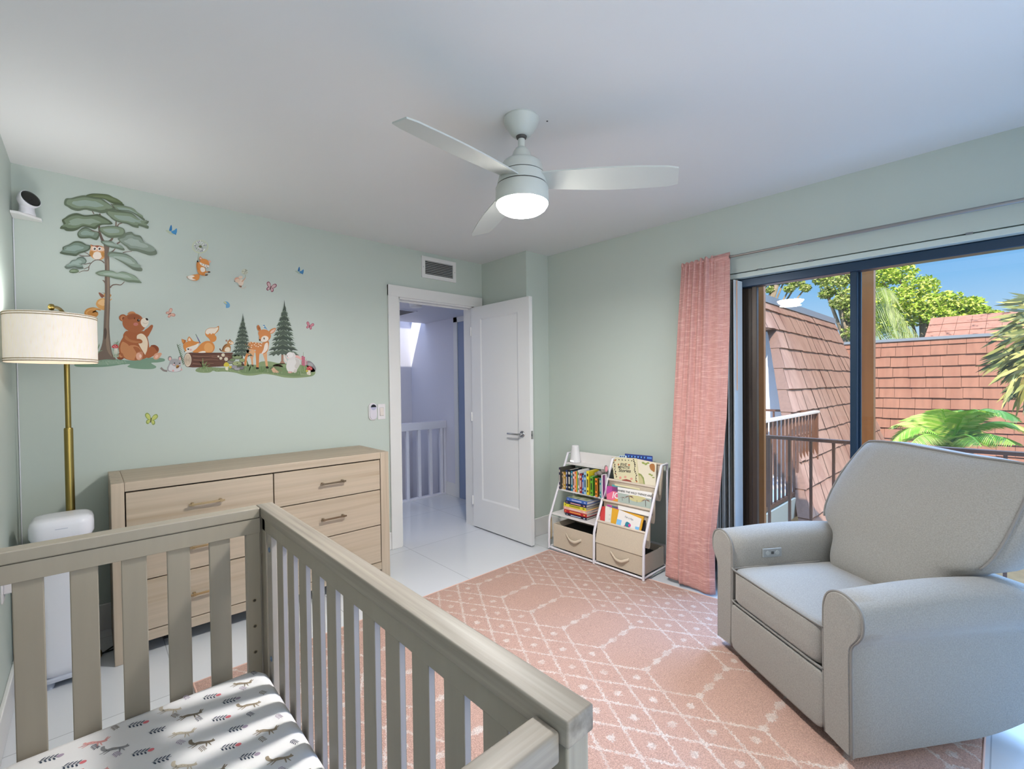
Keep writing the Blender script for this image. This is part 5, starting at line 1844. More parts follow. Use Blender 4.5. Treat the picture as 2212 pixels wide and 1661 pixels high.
# owl
s = Sticker('owl_sticker', 'small round owl sticker perched on the left branch of the tall tree', 'a')
s.poly([(548, 920), (575, 945), (640, 938), (700, 945), (750, 965), (765, 1010), (775, 1080), (755, 1140), (690, 1170), (640, 1168), (570, 1130), (528, 1070), (540, 1010), (545, 960)], '#D9A06E')
s.poly([(560, 960), (640, 945), (745, 975), (755, 1020), (650, 1030), (550, 1010)], '#EFCDB4')
s.poly([(548, 925), (610, 945), (660, 940), (745, 965), (690, 965), (650, 975), (610, 955), (570, 950)], '#9B5E4C', False)
s.oval(650, 1100, 70, 62, '#F3E4D6')
s.oval(560, 1070, 30, 42, '#C08A4E', 20)
s.oval(738, 1080, 28, 42, '#C08A4E', -20)
for x in (610, 685):
    s.oval(x, 990, 30, 30, '#F6EEE6')
    s.oval(x, 992, 17, 17, '#2A211E')
    s.oval(x - 5, 986, 5, 5, '#F6EEE6')
s.poly([(640, 1008), (658, 1008), (648, 1028)], '#D08B5A', False)
s.done()

# squirrel
s = Sticker('squirrel_sticker', 'orange squirrel sticker climbing the trunk of the tall tree', 'b')
s.poly([(350, 500), (280, 470), (200, 462), (120, 490), (88, 545), (110, 595), (180, 622), (260, 618), (302, 580), (300, 540), (265, 520), (225, 525), (212, 545), (250, 535), (270, 505), (330, 510)], '#CB8E4E')
s.poly([(300, 480), (210, 480), (140, 510), (115, 550), (150, 590), (130, 545), (180, 505), (260, 495)], '#DFA867')
s.poly([(270, 400), (300, 345), (370, 318), (420, 330), (470, 370), (480, 420), (440, 480), (390, 505), (320, 480), (280, 440)], '#DDA464')
s.poly([(300, 400), (340, 350), (400, 340), (420, 400), (380, 440)], '#EBC08B')
s.line([(400, 400), (440, 400), (475, 420)], 22, '#DDA464', 0.6)
s.line([(400, 495), (440, 490), (490, 472)], 20, '#D59A5B', 0.6)
s.line([(450, 350), (490, 350), (515, 325)], 16, '#DDA464', 0.6)
s.poly([(395, 300), (390, 260), (430, 235), (480, 245), (508, 275), (480, 315), (430, 322)], '#E0AA6C')
s.poly([(355, 312), (310, 240), (335, 232), (395, 275), (390, 300)], '#8D5B49')
s.poly([(350, 228), (420, 240), (400, 245)], '#8D5B49', False)
s.oval(465, 285, 22, 18, '#F0D0A4')
s.oval(449, 278, 8, 9, '#2A1C16')
s.oval(503, 274, 7, 5, '#5A3428')
s.done()

# bear with its grass mound
s = Sticker('meadow_sticker', 'green grass mound sticker under the tall tree and the bear', 'b')
s.poly([(-60, 1340), (60, 1300), (240, 1270), (420, 1262), (600, 1270), (720, 1285), (900, 1290), (1050, 1255), (1200, 1245), (1330, 1262), (1335, 1300), (1240, 1320), (1130, 1330), (1210, 1385), (1160, 1420), (1000, 1425), (840, 1410), (760, 1385), (800, 1350), (700, 1350), (560, 1372), (380, 1390), (150, 1392), (-40, 1385)], '#7F9C86')
s.poly([(250, 1300), (420, 1285), (620, 1290), (720, 1320), (560, 1345), (380, 1360), (240, 1350)], '#8FA892')
random.seed(9)
for k in range(22):
    x = random.uniform(230, 780)
    y = random.uniform(1300, 1360)
    s.poly([(x, y), (x + random.uniform(-18, 18), y - random.uniform(25, 48)), (x + 9, y)], random.choice(['#A5BBA6', '#6F8C72', '#B7C7B4']), False)
s.poly([(278, 1150), (322, 1020), (325, 1060), (305, 1110), (285, 1165)], '#6F8C6C', False)
s.line([(275, 1200), (320, 1150), (370, 1135)], 20, '#8CA688', 0.3)
s.done()
s = Sticker('toadstool_sticker', 'red spotted toadstool and fern sticker between the tree trunk and the bear', 'b')
s.line([(560, 1230), (575, 1100), (605, 970)], 6, '#5F7A4E', 0.5)
for k in range(9):
    y = 1000 + 16 * k
    s.line([(596 - 2.5 * k, y + 14), (650 - 4 * k - (20 if k < 2 else 0), y - 18)], 8, '#6B8657', 0.2, False)
    s.line([(596 - 2.5 * k, y + 14), (540 - 2 * k, y + 4)], 8, '#6B8657', 0.2, False)
s.poly([(555, 1180), (560, 1090), (600, 1090), (606, 1180)], '#EFE6DA')
s.poly([(515, 1085), (535, 1050), (575, 1040), (610, 1055), (618, 1090), (570, 1100)], '#C4474B')
for x, y in ((545, 1070), (570, 1060), (590, 1078), (565, 1085)): s.oval(x, y, 7, 5, '#F5E8E4')
for k in range(10): s.line([(545 + 8 * k, 1240), (520 + 12 * k, 1110 + 7 * (k % 4))], 7, '#DCE2D3' if k % 2 else '#8BA27C', 0.2, False)
s.done()
s = Sticker('bear_sticker', 'brown sitting bear sticker with raised paw at the foot of the tall tree', 'b')
BR, BRD, BRL = '#A9643F', '#8A4A30', '#C98A5E'
s.oval(652, 1225, 62, 55, BRD)
s.oval(660, 1215, 34, 30, BRL)
s.poly([(1020, 830), (1080, 780), (1130, 735), (1160, 745), (1150, 790), (1120, 850), (1075, 920), (1030, 900)], BR)
s.poly([(740, 830), (690, 930), (640, 1020), (622, 1110), (650, 1200), (720, 1260), (830, 1290), (960, 1280), (1080, 1230), (1100, 1120), (1090, 1000), (1060, 900), (1010, 830), (900, 850)], BR)
s.poly([(650, 1080), (680, 1000), (740, 1020), (780, 1060), (740, 1110), (700, 1180), (660, 1160)], BRL)
s.poly([(920, 890), (980, 870), (1040, 910), (1075, 990), (1075, 1080), (1045, 1200), (1010, 1160), (960, 1080), (920, 1000), (905, 930)], '#F0DCC0')
s.poly([(740, 1100), (800, 1055), (890, 1055), (955, 1100), (985, 1180), (960, 1260), (860, 1285), (740, 1260), (690, 1180)], BRL)
s.poly([(850, 1080), (930, 1090), (978, 1170), (950, 1250), (870, 1280), (900, 1180)], BR)
s.poly([(1060, 1150), (1120, 1070), (1190, 1050), (1245, 1090), (1245, 1150), (1190, 1200), (1100, 1250), (1040, 1230)], BR)
s.poly([(1120, 1060), (1190, 1048), (1248, 1100), (1225, 1150), (1180, 1090)], BRD)
s.poly([(1162, 1230), (1200, 1180), (1280, 1170), (1292, 1200), (1240, 1265), (1190, 1275), (1165, 1255)], '#DBA487')
s.oval(1215, 1228, 22, 30, '#EEC3AE', 40)
s.poly([(895, 1190), (930, 1160), (995, 1155), (1000, 1210), (985, 1270), (940, 1288), (900, 1250)], '#C98A6B')
s.oval(935, 1225, 42, 55, '#E3AE95')
s.oval(962, 1222, 20, 28, '#F0CDBC')
s.poly([(720, 850), (790, 850), (840, 900), (850, 950), (950, 955), (992, 985), (980, 1018), (900, 1025), (800, 1010), (720, 970), (692, 910)], BR)
s.poly([(730, 900), (800, 960), (900, 985), (975, 995), (900, 1018), (800, 1000), (720, 950)], '#BA7A50')
s.oval(690, 625, 62, 55, BR)
s.oval(690, 632, 40, 40, BRL)
s.oval(700, 636, 22, 26, BRD)
s.poly([(765, 570), (790, 535), (840, 525), (880, 545), (885, 580)], BRL)
s.poly([(745, 590), (830, 555), (910, 565), (970, 600), (1000, 640), (1030, 700), (1030, 780), (980, 830), (880, 855), (780, 830), (705, 770), (682, 700), (700, 640)], '#AC6843')
s.poly([(760, 600), (850, 570), (930, 590), (960, 630), (860, 640), (780, 650)], '#9B5B3B')
s.oval(890, 725, 38, 26, '#C97F73')
s.poly([(965, 690), (990, 640), (1050, 630), (1090, 670), (1080, 730), (1030, 775), (985, 745)], '#EEE1D0')
s.poly([(1040, 635), (1070, 632), (1085, 660), (1060, 665)], '#2C1F1A')
s.line([(1000, 700), (1040, 715), (1075, 700)], 5, '#B59A84', 1)
s.oval(932, 664, 22, 20, '#33211B')
s.oval(940, 658, 6, 6, '#FFFFFF')
s.oval(870, 634, 7, 15, '#4D2C1E')
s.done()

# ground of the right group
s = Sticker('meadow_sticker', 'long green meadow sticker under the log, fawn and bunny', 'd')
s.poly([(-560, 1360), (-450, 1330), (-250, 1340), (-60, 1350), (120, 1330), (300, 1300), (420, 1290), (560, 1290), (640, 1235), (800, 1228), (960, 1260), (1100, 1270), (1400, 1290), (1600, 1330), (1670, 1420), (1640, 1490), (1540, 1520), (1300, 1540), (1080, 1530), (900, 1490), (700, 1465), (500, 1495), (330, 1490), (150, 1440), (-50, 1420), (-190, 1425), (-260, 1405), (-330, 1440), (-500, 1440), (-590, 1410)], '#8B9D74')
s.poly([(300, 1330), (560, 1330), (760, 1320), (1000, 1330), (1300, 1400), (1560, 1470), (1280, 1510), (1000, 1480), (700, 1440), (420, 1460), (260, 1430)], '#7A8F66')
random.seed(4)
for k in range(80):
    x = random.uniform(-540, 1600)
    y = 1420 + 0.05 * x * (1 if x > 0 else 0) + random.uniform(-70, 10)
    s.poly([(x, y), (x + random.uniform(-14, 14), y - random.uniform(20, 44)), (x + 8, y)], random.choice(['#A9B68F', '#667D52', '#B9C3A2', '#71885C']), False)
s.done()


def spruce(nm, lb, top, base, wl, wr, f, trunk_c):
    s = Sticker(nm, lb, f)
    tx, ty = top
    bx_2, by_2, foot = base
    s.poly([(bx_2 - 20, by_2 - 160), (bx_2 + 20, by_2 - 160), (bx_2 + 22, foot - 60), (bx_2 + 60, foot), (bx_2 - 62, foot), (bx_2 - 22, foot - 60)], trunk_c, False)
    n = 10
    for dark in (1, 0):
        for i in range(n - 1, -1, -1):
            q = i / (n - 1)
            cy = ty + 40 + (by_2 - ty - 150) * q
            cx = tx + (bx_2 - tx) * q
            w = (0.12 + 0.88 * q ** 0.85)
            h = (by_2 - ty) / n * 1.55
            pts = [(cx, cy - h * 0.75)]
            R, L = [], []
            for j in range(4):
                t = (j + 1) / 4
                wob = 1 + 0.12 * sin(7.3 * i + 3.1 * j)
                R += [(cx + wr * w * t * wob, cy + h * (0.10 + 0.42 * t)), (cx + wr * w * t * 0.86, cy + h * (0.36 + 0.36 * t))]
                L += [(cx - wl * w * t * wob, cy + h * (0.10 + 0.42 * t)), (cx - wl * w * t * 0.86, cy + h * (0.36 + 0.36 * t))]
            lowR = [(cx + wr * w * 0.55, cy + h * 0.42), (cx + wr * w * 0.3, cy + h * 0.52)]
            lowL = [(cx - wl * w * 0.3, cy + h * 0.52), (cx - wl * w * 0.55, cy + h * 0.42)]
            tipR = (cx + wr * w * (1 + 0.1 * sin(5 * i)), cy + h * 0.62)
            tipL = (cx - wl * w * (1 + 0.1 * cos(4 * i)), cy + h * 0.62)
            sh = [(cx, cy - h * 0.8), (cx + wr * w * 0.35, cy - h * 0.05), (cx + wr * w * 0.6, cy + h * 0.12), tipR, (cx + wr * w * 0.72, cy + h * 0.58), (cx + wr * w * 0.6, cy + h * 0.72),
                  (cx + wr * w * 0.4, cy + h * 0.45), (cx + wr * w * 0.25, cy + h * 0.7), (cx + wr * w * 0.1, cy + h * 0.45), (cx, cy + h * 0.6), (cx - wl * w * 0.12, cy + h * 0.42), (cx - wl * w * 0.28, cy + h * 0.68),
                  (cx - wl * w * 0.42, cy + h * 0.45), (cx - wl * w * 0.62, cy + h * 0.74), (cx - wl * w * 0.7, cy + h * 0.56), tipL, (cx - wl * w * 0.58, cy + h * 0.12), (cx - wl * w * 0.32, cy - h * 0.05)]
            if dark:
                s.poly(sh, '#586459' if i % 2 else '#4C574E', False)
            else:
                for sg, ww in ((1, wr), (-1, wl)):
                    for t0 in (0.2, 0.5, 0.78):
                        xx = cx + sg * ww * w * t0
                        yy = cy + h * (0.10 * t0 - 0.12 + 0.3 * t0)
                        s.poly([(xx - sg * ww * w * 0.2, yy - h * 0.1), (xx, yy - h * 0.02), (xx + sg * ww * w * 0.20, yy + h * 0.22), (xx - sg * ww * w * 0.02, yy + h * 0.12)], '#84917F' if (i + int(t0 * 10)) % 2 else '#74826F', False)
    s.poly([(tx - 12, ty + 60), (tx, ty - 10), (tx + 12, ty + 60)], '#4C574E', False)
    return s.done()


spruce('spruce_sticker', 'shorter spruce tree sticker behind the fawn', (302, 372), (280, 1165, 1310), 205, 205, 'd', '#5C4A42')
spruce('spruce_sticker', 'taller spruce tree sticker right of the fawn', (1085, 150), (1048, 1130, 1280), 275, 300, 'd', '#A9826E')

# log with fern, daisies and stones
s = Sticker('fern_sticker', 'green fern sticker at the left end of the log', 'c')
for k in range(12):
    x, y = 545 + 11 * k, 745 + 40 * k
    s.line([(x, y), (x + 75 - 3 * k, y - 48)], 17, '#5E7450', 0.15, False)
    s.line([(x, y), (x - 22 + 2 * k, y - 30), ], 15, '#6F8560', 0.15, False)
s.line([(525, 700), (580, 860), (650, 1060), (670, 1200)], 9, '#4D6142', 0.8)
s.done()
s = Sticker('log_sticker', 'brown fallen log sticker with pale ringed end, under the sleeping fox', 'c')
s.poly([(770, 905), (1000, 900), (1400, 905), (1860, 905), (1850, 1050), (1700, 1230), (1300, 1250), (900, 1260), (790, 1250)], '#6B4A3E', False)
for k, (y, x0, x1) in enumerate(((940, 880, 1500), (985, 900, 1750), (1030, 900, 1300), (1075, 920, 1500), (1120, 900, 1650), (1165, 900, 1400), (1210, 880, 1550), (1005, 1350, 1800))):
    s.line([(x0, y), ((x0 * 2 + x1) / 3, y + 12), ((x0 + 2 * x1) / 3, y - 8), (x1, y + 4)], 12, '#9A7560' if k % 2 else '#4D342C', 0.5)
s.oval(782, 1080, 96, 172, '#5A4034')
s.oval(782, 1080, 86, 160, '#EADBC6')
for r in (0.82, 0.64, 0.47, 0.3, 0.15):
    s.oval(782, 1080, 86 * r, 160 * r, '#A98F79')
    s.oval(782, 1080, 86 * r - 9, 160 * r - 9 if r > 0.2 else 12, '#E6D6C0')
s.done()
s = Sticker('stones_sticker', 'mossy stone heap and yellow toadstool sticker at the right end of the log', 'c')
for x, y, rx, ry, c in ((1960, 1010, 130, 55, '#8E9A72'), (1800, 1130, 80, 45, '#8C8C84'), (1960, 1170, 120, 60, '#A3AC7E'), (1880, 1250, 90, 45, '#9C98A0'), (2050, 1270, 80, 50, '#817B80'), (1960, 1300, 80, 35, '#A9A5AA'), (2080, 1090, 70, 50, '#99A478'), (1850, 1080, 70, 35, '#7C8B66'), (2020, 1220, 60, 30, '#6F7A5A')):
    s.oval(x, y, rx, ry, '#5A5C50')
    s.oval(x, y - 5, rx * 0.9, ry * 0.84, c)
s.oval(1965, 1160, 20, 14, '#6B7650')
s.poly([(1680, 1310), (1690, 1220), (1735, 1220), (1745, 1320)], '#EAE3C8')
s.poly([(1640, 1215), (1665, 1150), (1715, 1135), (1760, 1170), (1770, 1225), (1700, 1240)], '#D2BF49')
s.oval(1800, 1250, 34, 28, '#CDB84C')
for x, y, r in ((1625, 960, 46), (1570, 1040, 38), (1695, 1060, 50), (1510, 995, 26)):
    for k in range(7): s.oval(x + r * 0.6 * cos(k * 0.9), y + r * 0.6 * sin(k * 0.9), r * 0.42, r * 0.26, '#EAE0CC', math.degrees(k * 0.9), 10)
    s.oval(x, y, r * 0.3, r * 0.3, '#C9B98A')
s.done()
s = Sticker('grass_sticker', 'green grass tuft sticker in front of the log', 'c')
for pts in ([(1130, 1290), (1110, 1200), (1050, 1120), (1095, 1135), (1140, 1210)], [(1140, 1290), (1125, 1150), (1140, 1030), (1160, 1150), (1165, 1280)], [(1160, 1290), (1180, 1180), (1250, 1110), (1215, 1190), (1190, 1270)], [(1190, 1280), (1240, 1210), (1320, 1185), (1250, 1230), (1205, 1290)]):
    s.poly(pts, '#7C9160')
s.done()
# sleeping fox
s = Sticker('fox_sticker', 'orange fox sticker sleeping on the log with its tail up', 'c')
FO, FOL, WH = '#D98F4E', '#E5A768', '#F2E7DA'
for k in range(10): s.oval(975 + 11 * k, 470 + 22 * k, 9 + k * 0.9, 11, '#6B5590' if k > 2 else '#5A6B5F', 30, 8)
s.poly([(1330, 640), (1290, 570), (1215, 500), (1195, 420), (1230, 350), (1320, 310), (1430, 310), (1490, 285), (1520, 265), (1525, 340), (1500, 400), (1430, 470), (1465, 530), (1460, 600), (1400, 650)], FO)
s.poly([(1205, 430), (1235, 355), (1320, 320), (1430, 320), (1505, 300), (1490, 370), (1420, 450), (1380, 440), (1340, 470), (1310, 440), (1260, 470)], '#F0E3D2')
s.poly([(900, 890), (1000, 800), (1090, 700), (1180, 640), (1280, 625), (1370, 660), (1420, 740), (1420, 820), (1360, 900), (1200, 905), (1000, 905)], FO)
s.poly([(1170, 800), (1200, 700), (1280, 670), (1360, 720), (1390, 800), (1350, 880), (1230, 890)], FOL)
s.poly([(1030, 905), (1120, 870), (1190, 870), (1200, 905)], WH)
s.poly([(632, 575), (740, 610), (720, 680), (670, 700), (640, 640)], '#B96D35', False)
s.poly([(630, 572), (700, 620), (670, 690), (640, 640)], FO, False)
s.poly([(760, 620), (790, 540), (815, 515), (860, 560), (910, 625), (850, 660)], FO, False)
s.poly([(785, 615), (812, 540), (850, 590), (860, 640)], '#F1D6BC', False)
s.poly([(670, 740), (700, 680), (780, 640), (880, 620), (960, 640), (1055, 660), (1010, 760), (930, 860), (820, 900), (740, 890), (690, 820)], FO)
s.poly([(740, 800), (840, 760), (960, 720), (1040, 680), (1010, 780), (920, 860), (820, 905), (740, 905), (705, 885), (750, 860)], WH)
s.oval(850, 836, 26, 24, '#E9B9AF')
s.oval(792, 822, 22, 18, '#2F2420', 20)
s.oval(704, 880, 13, 11, '#2F2420')
s.done()
# chipmunk
s = Sticker('chipmunk_sticker', 'tiny brown chipmunk sticker on the right end of the log', 'c')
s.line([(1610, 870), (1565, 845), (1545, 805)], 24, '#6B4E3C', 1.2)
s.poly([(1605, 880), (1615, 780), (1670, 710), (1740, 690), (1800, 740), (1810, 820), (1780, 885)], '#B07C4A')
s.line([(1615, 850), (1640, 770), (1710, 710)], 22, '#5D4535', 0.6)
s.poly([(1670, 870), (1680, 800), (1740, 770), (1790, 800), (1780, 880)], '#EFE0C8')
s.poly([(1735, 700), (1730, 640), (1770, 605), (1830, 620), (1880, 675), (1840, 710), (1780, 720)], '#BF8A57')
s.poly([(1760, 660), (1820, 640), (1875, 680), (1830, 705)], '#EED7BB')
s.oval(1705, 618, 22, 26, '#A98474')
s.oval(1788, 600, 14, 20, '#8A5F46')
s.oval(1810, 662, 10, 10, '#2A1E1A')
s.line([(1700, 770), (1760, 745), (1800, 770)], 20, '#B98350', 0.8)
s.done()
# mouse
s = Sticker('mouse_sticker', 'grey mouse sticker holding an acorn at the left end of the log', 'c')
s.line([(290, 1345), (210, 1330), (160, 1290), (135, 1265)], 44, '#8F8580', 1.15)
s.oval(355, 1045, 50, 60, '#8F8B8A')
s.oval(358, 1055, 32, 42, '#E3B7B2')
s.oval(595, 1040, 46, 56, '#8F8B8A')
s.oval(595, 1050, 28, 40, '#E3B7B2')
s.poly([(345, 1130), (380, 1070), (480, 1050), (570, 1075), (625, 1140), (610, 1220), (640, 1290), (610, 1350), (500, 1370), (380, 1368), (300, 1340), (285, 1270), (320, 1200)], '#A9A6A7')
s.poly([(370, 1180), (430, 1220), (520, 1240), (600, 1230), (610, 1320), (500, 1360), (380, 1350), (320, 1300)], '#D5D3D4')
s.oval(465, 1155, 14, 15, '#2B2626')
s.oval(585, 1162, 14, 15, '#2B2626')
s.oval(450, 1190, 26, 15, '#DDB1AF')
s.oval(592, 1190, 20, 13, '#DDB1AF')
s.oval(538, 1235, 36, 36, '#C29342')
s.poly([(500, 1250), (575, 1215), (570, 1255), (520, 1282)], '#8A5E34')
s.oval(430, 1335, 26, 24, '#D9AAA6')
s.oval(630, 1310, 20, 24, '#D9AAA6')
s.done()
# fawn
s = Sticker('fawn_sticker', 'orange spotted fawn sticker between the two spruces', 'd')
DE, DEL, DEW = '#D28A55', '#E3AC80', '#F3E6D8'
s.poly([(470, 1060), (520, 1080), (495, 1180), (500, 1310), (470, 1310), (455, 1190), (430, 1120)], DEL)
s.poly([(680, 1080), (750, 1060), (760, 1180), (775, 1330), (740, 1335), (715, 1200)], DEL)
s.poly([(330, 880), (345, 855), (360, 890), (430, 862), (540, 870), (650, 880), (720, 850), (790, 850), (790, 950), (760, 1050), (680, 1090), (600, 1060), (520, 1010), (420, 1090), (380, 1180), (365, 1300), (330, 1300), (335, 1180), (370, 1060), (370, 960)], DE)
s.poly([(720, 900), (770, 880), (775, 980), (730, 1050), (650, 1090), (690, 1010)], DEW)
s.poly([(430, 1010), (500, 1005), (545, 1060), (470, 1080), (410, 1110)], DEL)
s.poly([(545, 1010), (640, 1020), (610, 1120), (600, 1340), (560, 1345), (550, 1180)], DE)
s.oval(575, 1357, 32, 18, '#2B211D')
s.oval(762, 1346, 30, 17, '#2B211D')
s.oval(488, 1315, 22, 10, '#4A3A31')
for x, y in ((400, 905), (435, 880), (470, 925), (488, 872), (520, 915), (545, 885), (550, 940), (600, 900), (590, 950), (625, 925), (655, 890), (420, 945), (390, 975), (460, 965), (430, 1015), (645, 935)): s.oval(x, y, 11, 9, '#F6E7D6', 0, 10)
s.poly([(640, 640), (600, 655), (570, 615), (565, 570), (590, 540), (620, 570), (635, 610)], '#BF7745')
s.poly([(600, 640), (590, 570), (625, 600)], '#8F5433', False)
s.poly([(790, 700), (800, 650), (860, 610), (920, 600), (905, 660), (850, 705)], DE)
s.poly([(815, 690), (840, 645), (905, 618), (885, 665), (840, 695)], '#EBC5B3')
s.poly([(590, 700), (610, 655), (680, 628), (760, 640), (810, 690), (830, 760), (790, 830), (720, 860), (640, 850), (605, 820), (610, 770)], DE)
s.poly([(640, 820), (660, 770), (720, 745), (775, 770), (780, 820), (720, 860), (650, 850)], DEW)
s.oval(620, 826, 17, 16, '#3A2A24')
s.oval(702, 796, 13, 19, '#241A17')
s.oval(706, 790, 4, 5, '#FFFFFF')
s.done()
s = Sticker('bluebird_sticker', 'tiny bluebird sticker perched on the head of the fawn', 'd')
s.poly([(680, 555), (705, 540), (725, 570), (750, 605), (768, 635), (735, 610), (705, 600)], '#6E9FC6')
s.oval(698, 565, 14, 18, '#E9E3D8')
s.oval(702, 552, 14, 12, '#5B8CBA')
s.done()
# hedgehog
s = Sticker('hedgehog_sticker', 'small brown hedgehog sticker between the fawn and the bunny', 'd')
pts = []
for k in range(26):
    a = pi * 0.95 + 2 * pi * 0.62 * k / 25
    r = 1.0 if k % 2 else 1.14
    pts.append((955 + 105 * r * cos(a), 1365 + 82 * r * sin(a)))
s.poly(pts + [(1000, 1440), (900, 1420)], '#5B4138', False)
for k in range(30):
    x, y = random.uniform(880, 1040), random.uniform(1305, 1420)
    s.line([(x, y), (x - 14, y - 12)], 6, '#9A7A66', 0.2, False)
s.poly([(840, 1370), (880, 1340), (920, 1380), (980, 1430), (930, 1445), (870, 1435), (850, 1400)], '#D8B394')
s.oval(853, 1355, 8, 8, '#241A17')
s.oval(828, 1362, 8, 7, '#241A17')
s.done()
# bunny
s = Sticker('bunny_sticker', 'white bunny sticker with pink ears near the right end of the meadow', 'd')
s.poly([(1290, 1110), (1350, 1120), (1420, 1175), (1410, 1200), (1340, 1170), (1290, 1150)], '#E7B9B2')
s.poly([(1080, 1110), (1100, 1150), (1140, 1230), (1110, 1240), (1075, 1160)], '#E9DAD4')
s.poly([(1140, 1240), (1160, 1200), (1240, 1190), (1300, 1170), (1370, 1200), (1385, 1270), (1340, 1360), (1290, 1420), (1200, 1440), (1140, 1400), (1120, 1320)], '#E6E2DE')
s.poly([(1290, 1180), (1360, 1200), (1380, 1280), (1320, 1370), (1280, 1320), (1310, 1250)], '#CFC9C2')
s.oval(1210, 1125, 88, 78, '#E3DEDA')
s.oval(1190, 1110, 60, 50, '#EFEBE7')
s.oval(1143, 1128, 8, 10, '#2A2424')
s.oval(1108, 1112, 9, 7, '#D9A19C')
s.oval(1150, 1160, 18, 10, '#E8C6C0')
s.oval(1195, 1435, 46, 18, '#DDB0A6')
s.oval(1290, 1410, 30, 40, '#D9CFC9', 30)
s.done()
s = Sticker('foxglove_sticker', 'pink foxglove and grey boulder sticker at the right end of the meadow', 'd')
s.poly([(1500, 1240), (1560, 1220), (1630, 1270), (1680, 1350), (1670, 1410), (1600, 1430), (1530, 1400)], '#8C8A8C')
s.poly([(1530, 1260), (1590, 1260), (1630, 1310), (1560, 1320)], '#A9A7A9')
for x0, x1, y1 in ((1440, 1445, 1055), (1480, 1500, 1180), (1460, 1400, 1230), (1420, 1400, 1290)): s.line([(x0, 1460), (x1, y1)], 12, '#6E8A58', 0.3, False)
for k in range(12): s.oval(1442 + 16 * (1 if k % 2 else -1), 1140 + 15 * k, 19, 15, '#C4697F', 0, 10)
for k in range(5): s.oval(1500 + 9 * (1 if k % 2 else -1), 1220 + 16 * k, 12, 10, '#D08C9C', 0, 8)
s.poly([(1510, 1470), (1525, 1375), (1570, 1375), (1580, 1480)], '#E7DCCB')
s.poly([(1500, 1375), (1525, 1330), (1575, 1320), (1615, 1365), (1600, 1390), (1550, 1395)], '#BD4A4C')
for x, y in ((1530, 1360), (1560, 1345), (1585, 1365)): s.oval(x, y, 8, 6, '#F3E4DE', 0, 8)
s.oval(1510, 1410, 24, 20, '#D2BE4E')
for k in range(8): s.line([(1400 + 20 * k, 1490), (1385 + 24 * k, 1440)], 9, '#B7C0A0', 0.2, False)
s.done()
s = Sticker('grass_sticker', 'green grass blade sticker between the legs of the fawn', 'd')
for pts in ([(400, 1410), (385, 1320), (372, 1200), (410, 1290), (425, 1400)], [(420, 1410), (430, 1340), (462, 1275), (445, 1360)], [(655, 1430), (645, 1370), (650, 1310), (675, 1420)], [(670, 1430), (700, 1370), (735, 1310), (705, 1400)], [(610, 1420), (600, 1370), (640, 1420)]):
    s.poly(pts, '#6D8657')
s.done()
# flying fox and mouse under dandelions
s = Sticker('flying_fox_sticker', 'orange fox sticker floating under a dandelion clock', 'e')
s.line([(436, 372), (428, 415), (424, 455)], 4, '#8FA07C', 1)
s.oval(448, 318, 78, 64, '#CDD3B4')
s.oval(448, 316, 70, 57, '#C3CCBF')
random.seed(8)
for k in range(60):
    a, r = random.random() * 6.28, random.random() ** 0.5
    s.oval(448 + 62 * r * cos(a), 314 + 50 * r * sin(a), 7, 4, random.choice(['#E9E7EA', '#A9A3B5', '#7F7D8C', '#F1EFEC']), math.degrees(a), 7)
s.oval(448, 320, 15, 11, '#6F7650')
s.poly([(440, 580), (400, 582), (360, 590), (320, 605), (350, 630), (400, 642), (435, 625)], FO)
s.poly([(325, 604), (365, 590), (395, 600), (370, 615), (405, 635), (350, 630)], WH)
s.poly([(418, 470), (416, 520), (425, 565), (460, 590), (490, 580), (500, 545), (480, 500), (450, 470)], FO)
s.poly([(455, 515), (485, 520), (492, 550), (465, 560), (448, 540)], WH)
s.line([(425, 540), (418, 500), (422, 462)], 16, '#C77F42', 0.8)
s.oval(422, 460, 7, 9, '#33241F')
s.line([(470, 570), (505, 560), (540, 558)], 13, FO, 0.8)
s.line([(460, 585), (495, 590), (518, 582)], 12, '#C77F42', 0.8)
s.oval(530, 560, 13, 5, '#33241F')
s.oval(505, 588, 13, 5, '#33241F')
s.poly([(432, 440), (445, 410), (475, 438), (460, 455)], '#D08B52', False)
s.poly([(440, 438), (448, 420), (465, 440)], '#EBC2B6', False)
s.poly([(512, 462), (535, 445), (550, 462), (528, 482)], '#E5B9A6', False)
s.poly([(438, 465), (470, 435), (515, 448), (530, 480), (525, 515), (490, 510), (450, 490)], FO)
s.poly([(440, 468), (470, 480), (500, 490), (530, 500), (520, 522), (480, 508), (450, 490)], WH)
for x, y in ((463, 486), (487, 494), (508, 503), (517, 518)): s.oval(x, y, 4, 4, '#2A1F1B', 0, 8)
s.done()
s = Sticker('flying_mouse_sticker', 'tiny pale mouse sticker floating under a small dandelion', 'e')
s.line([(875, 580), (875, 600), (872, 618)], 3, '#8FA07C', 1)
s.oval(868, 555, 31, 27, '#C9CCB6')
for k in range(26):
    a, r = random.random() * 6.28, random.random() ** 0.5
    s.oval(868 + 25 * r * cos(a), 554 + 22 * r * sin(a), 4, 3, random.choice(['#8A8C80', '#6F7563', '#E4E2D8']), 0, 6)
s.line([(820, 690), (840, 712), (868, 708), (880, 690)], 4, '#D9B9A4', 0.6)
s.poly([(800, 650), (830, 625), (858, 640), (850, 680), (825, 688), (808, 672)], '#E6D2C0')
s.line([(840, 650), (860, 630), (874, 612)], 10, '#D8A98C', 0.7)
s.poly([(810, 685), (840, 690), (835, 705), (815, 695)], '#8A5F4A', False)
s.oval(792, 625, 22, 16, '#D9A48E', -20)
s.oval(828, 608, 20, 14, '#E3CDB8')
s.oval(800, 640, 26, 17, '#E2C7B0', -10)
s.oval(773, 645, 5, 4, '#6E4A3C')
s.done()


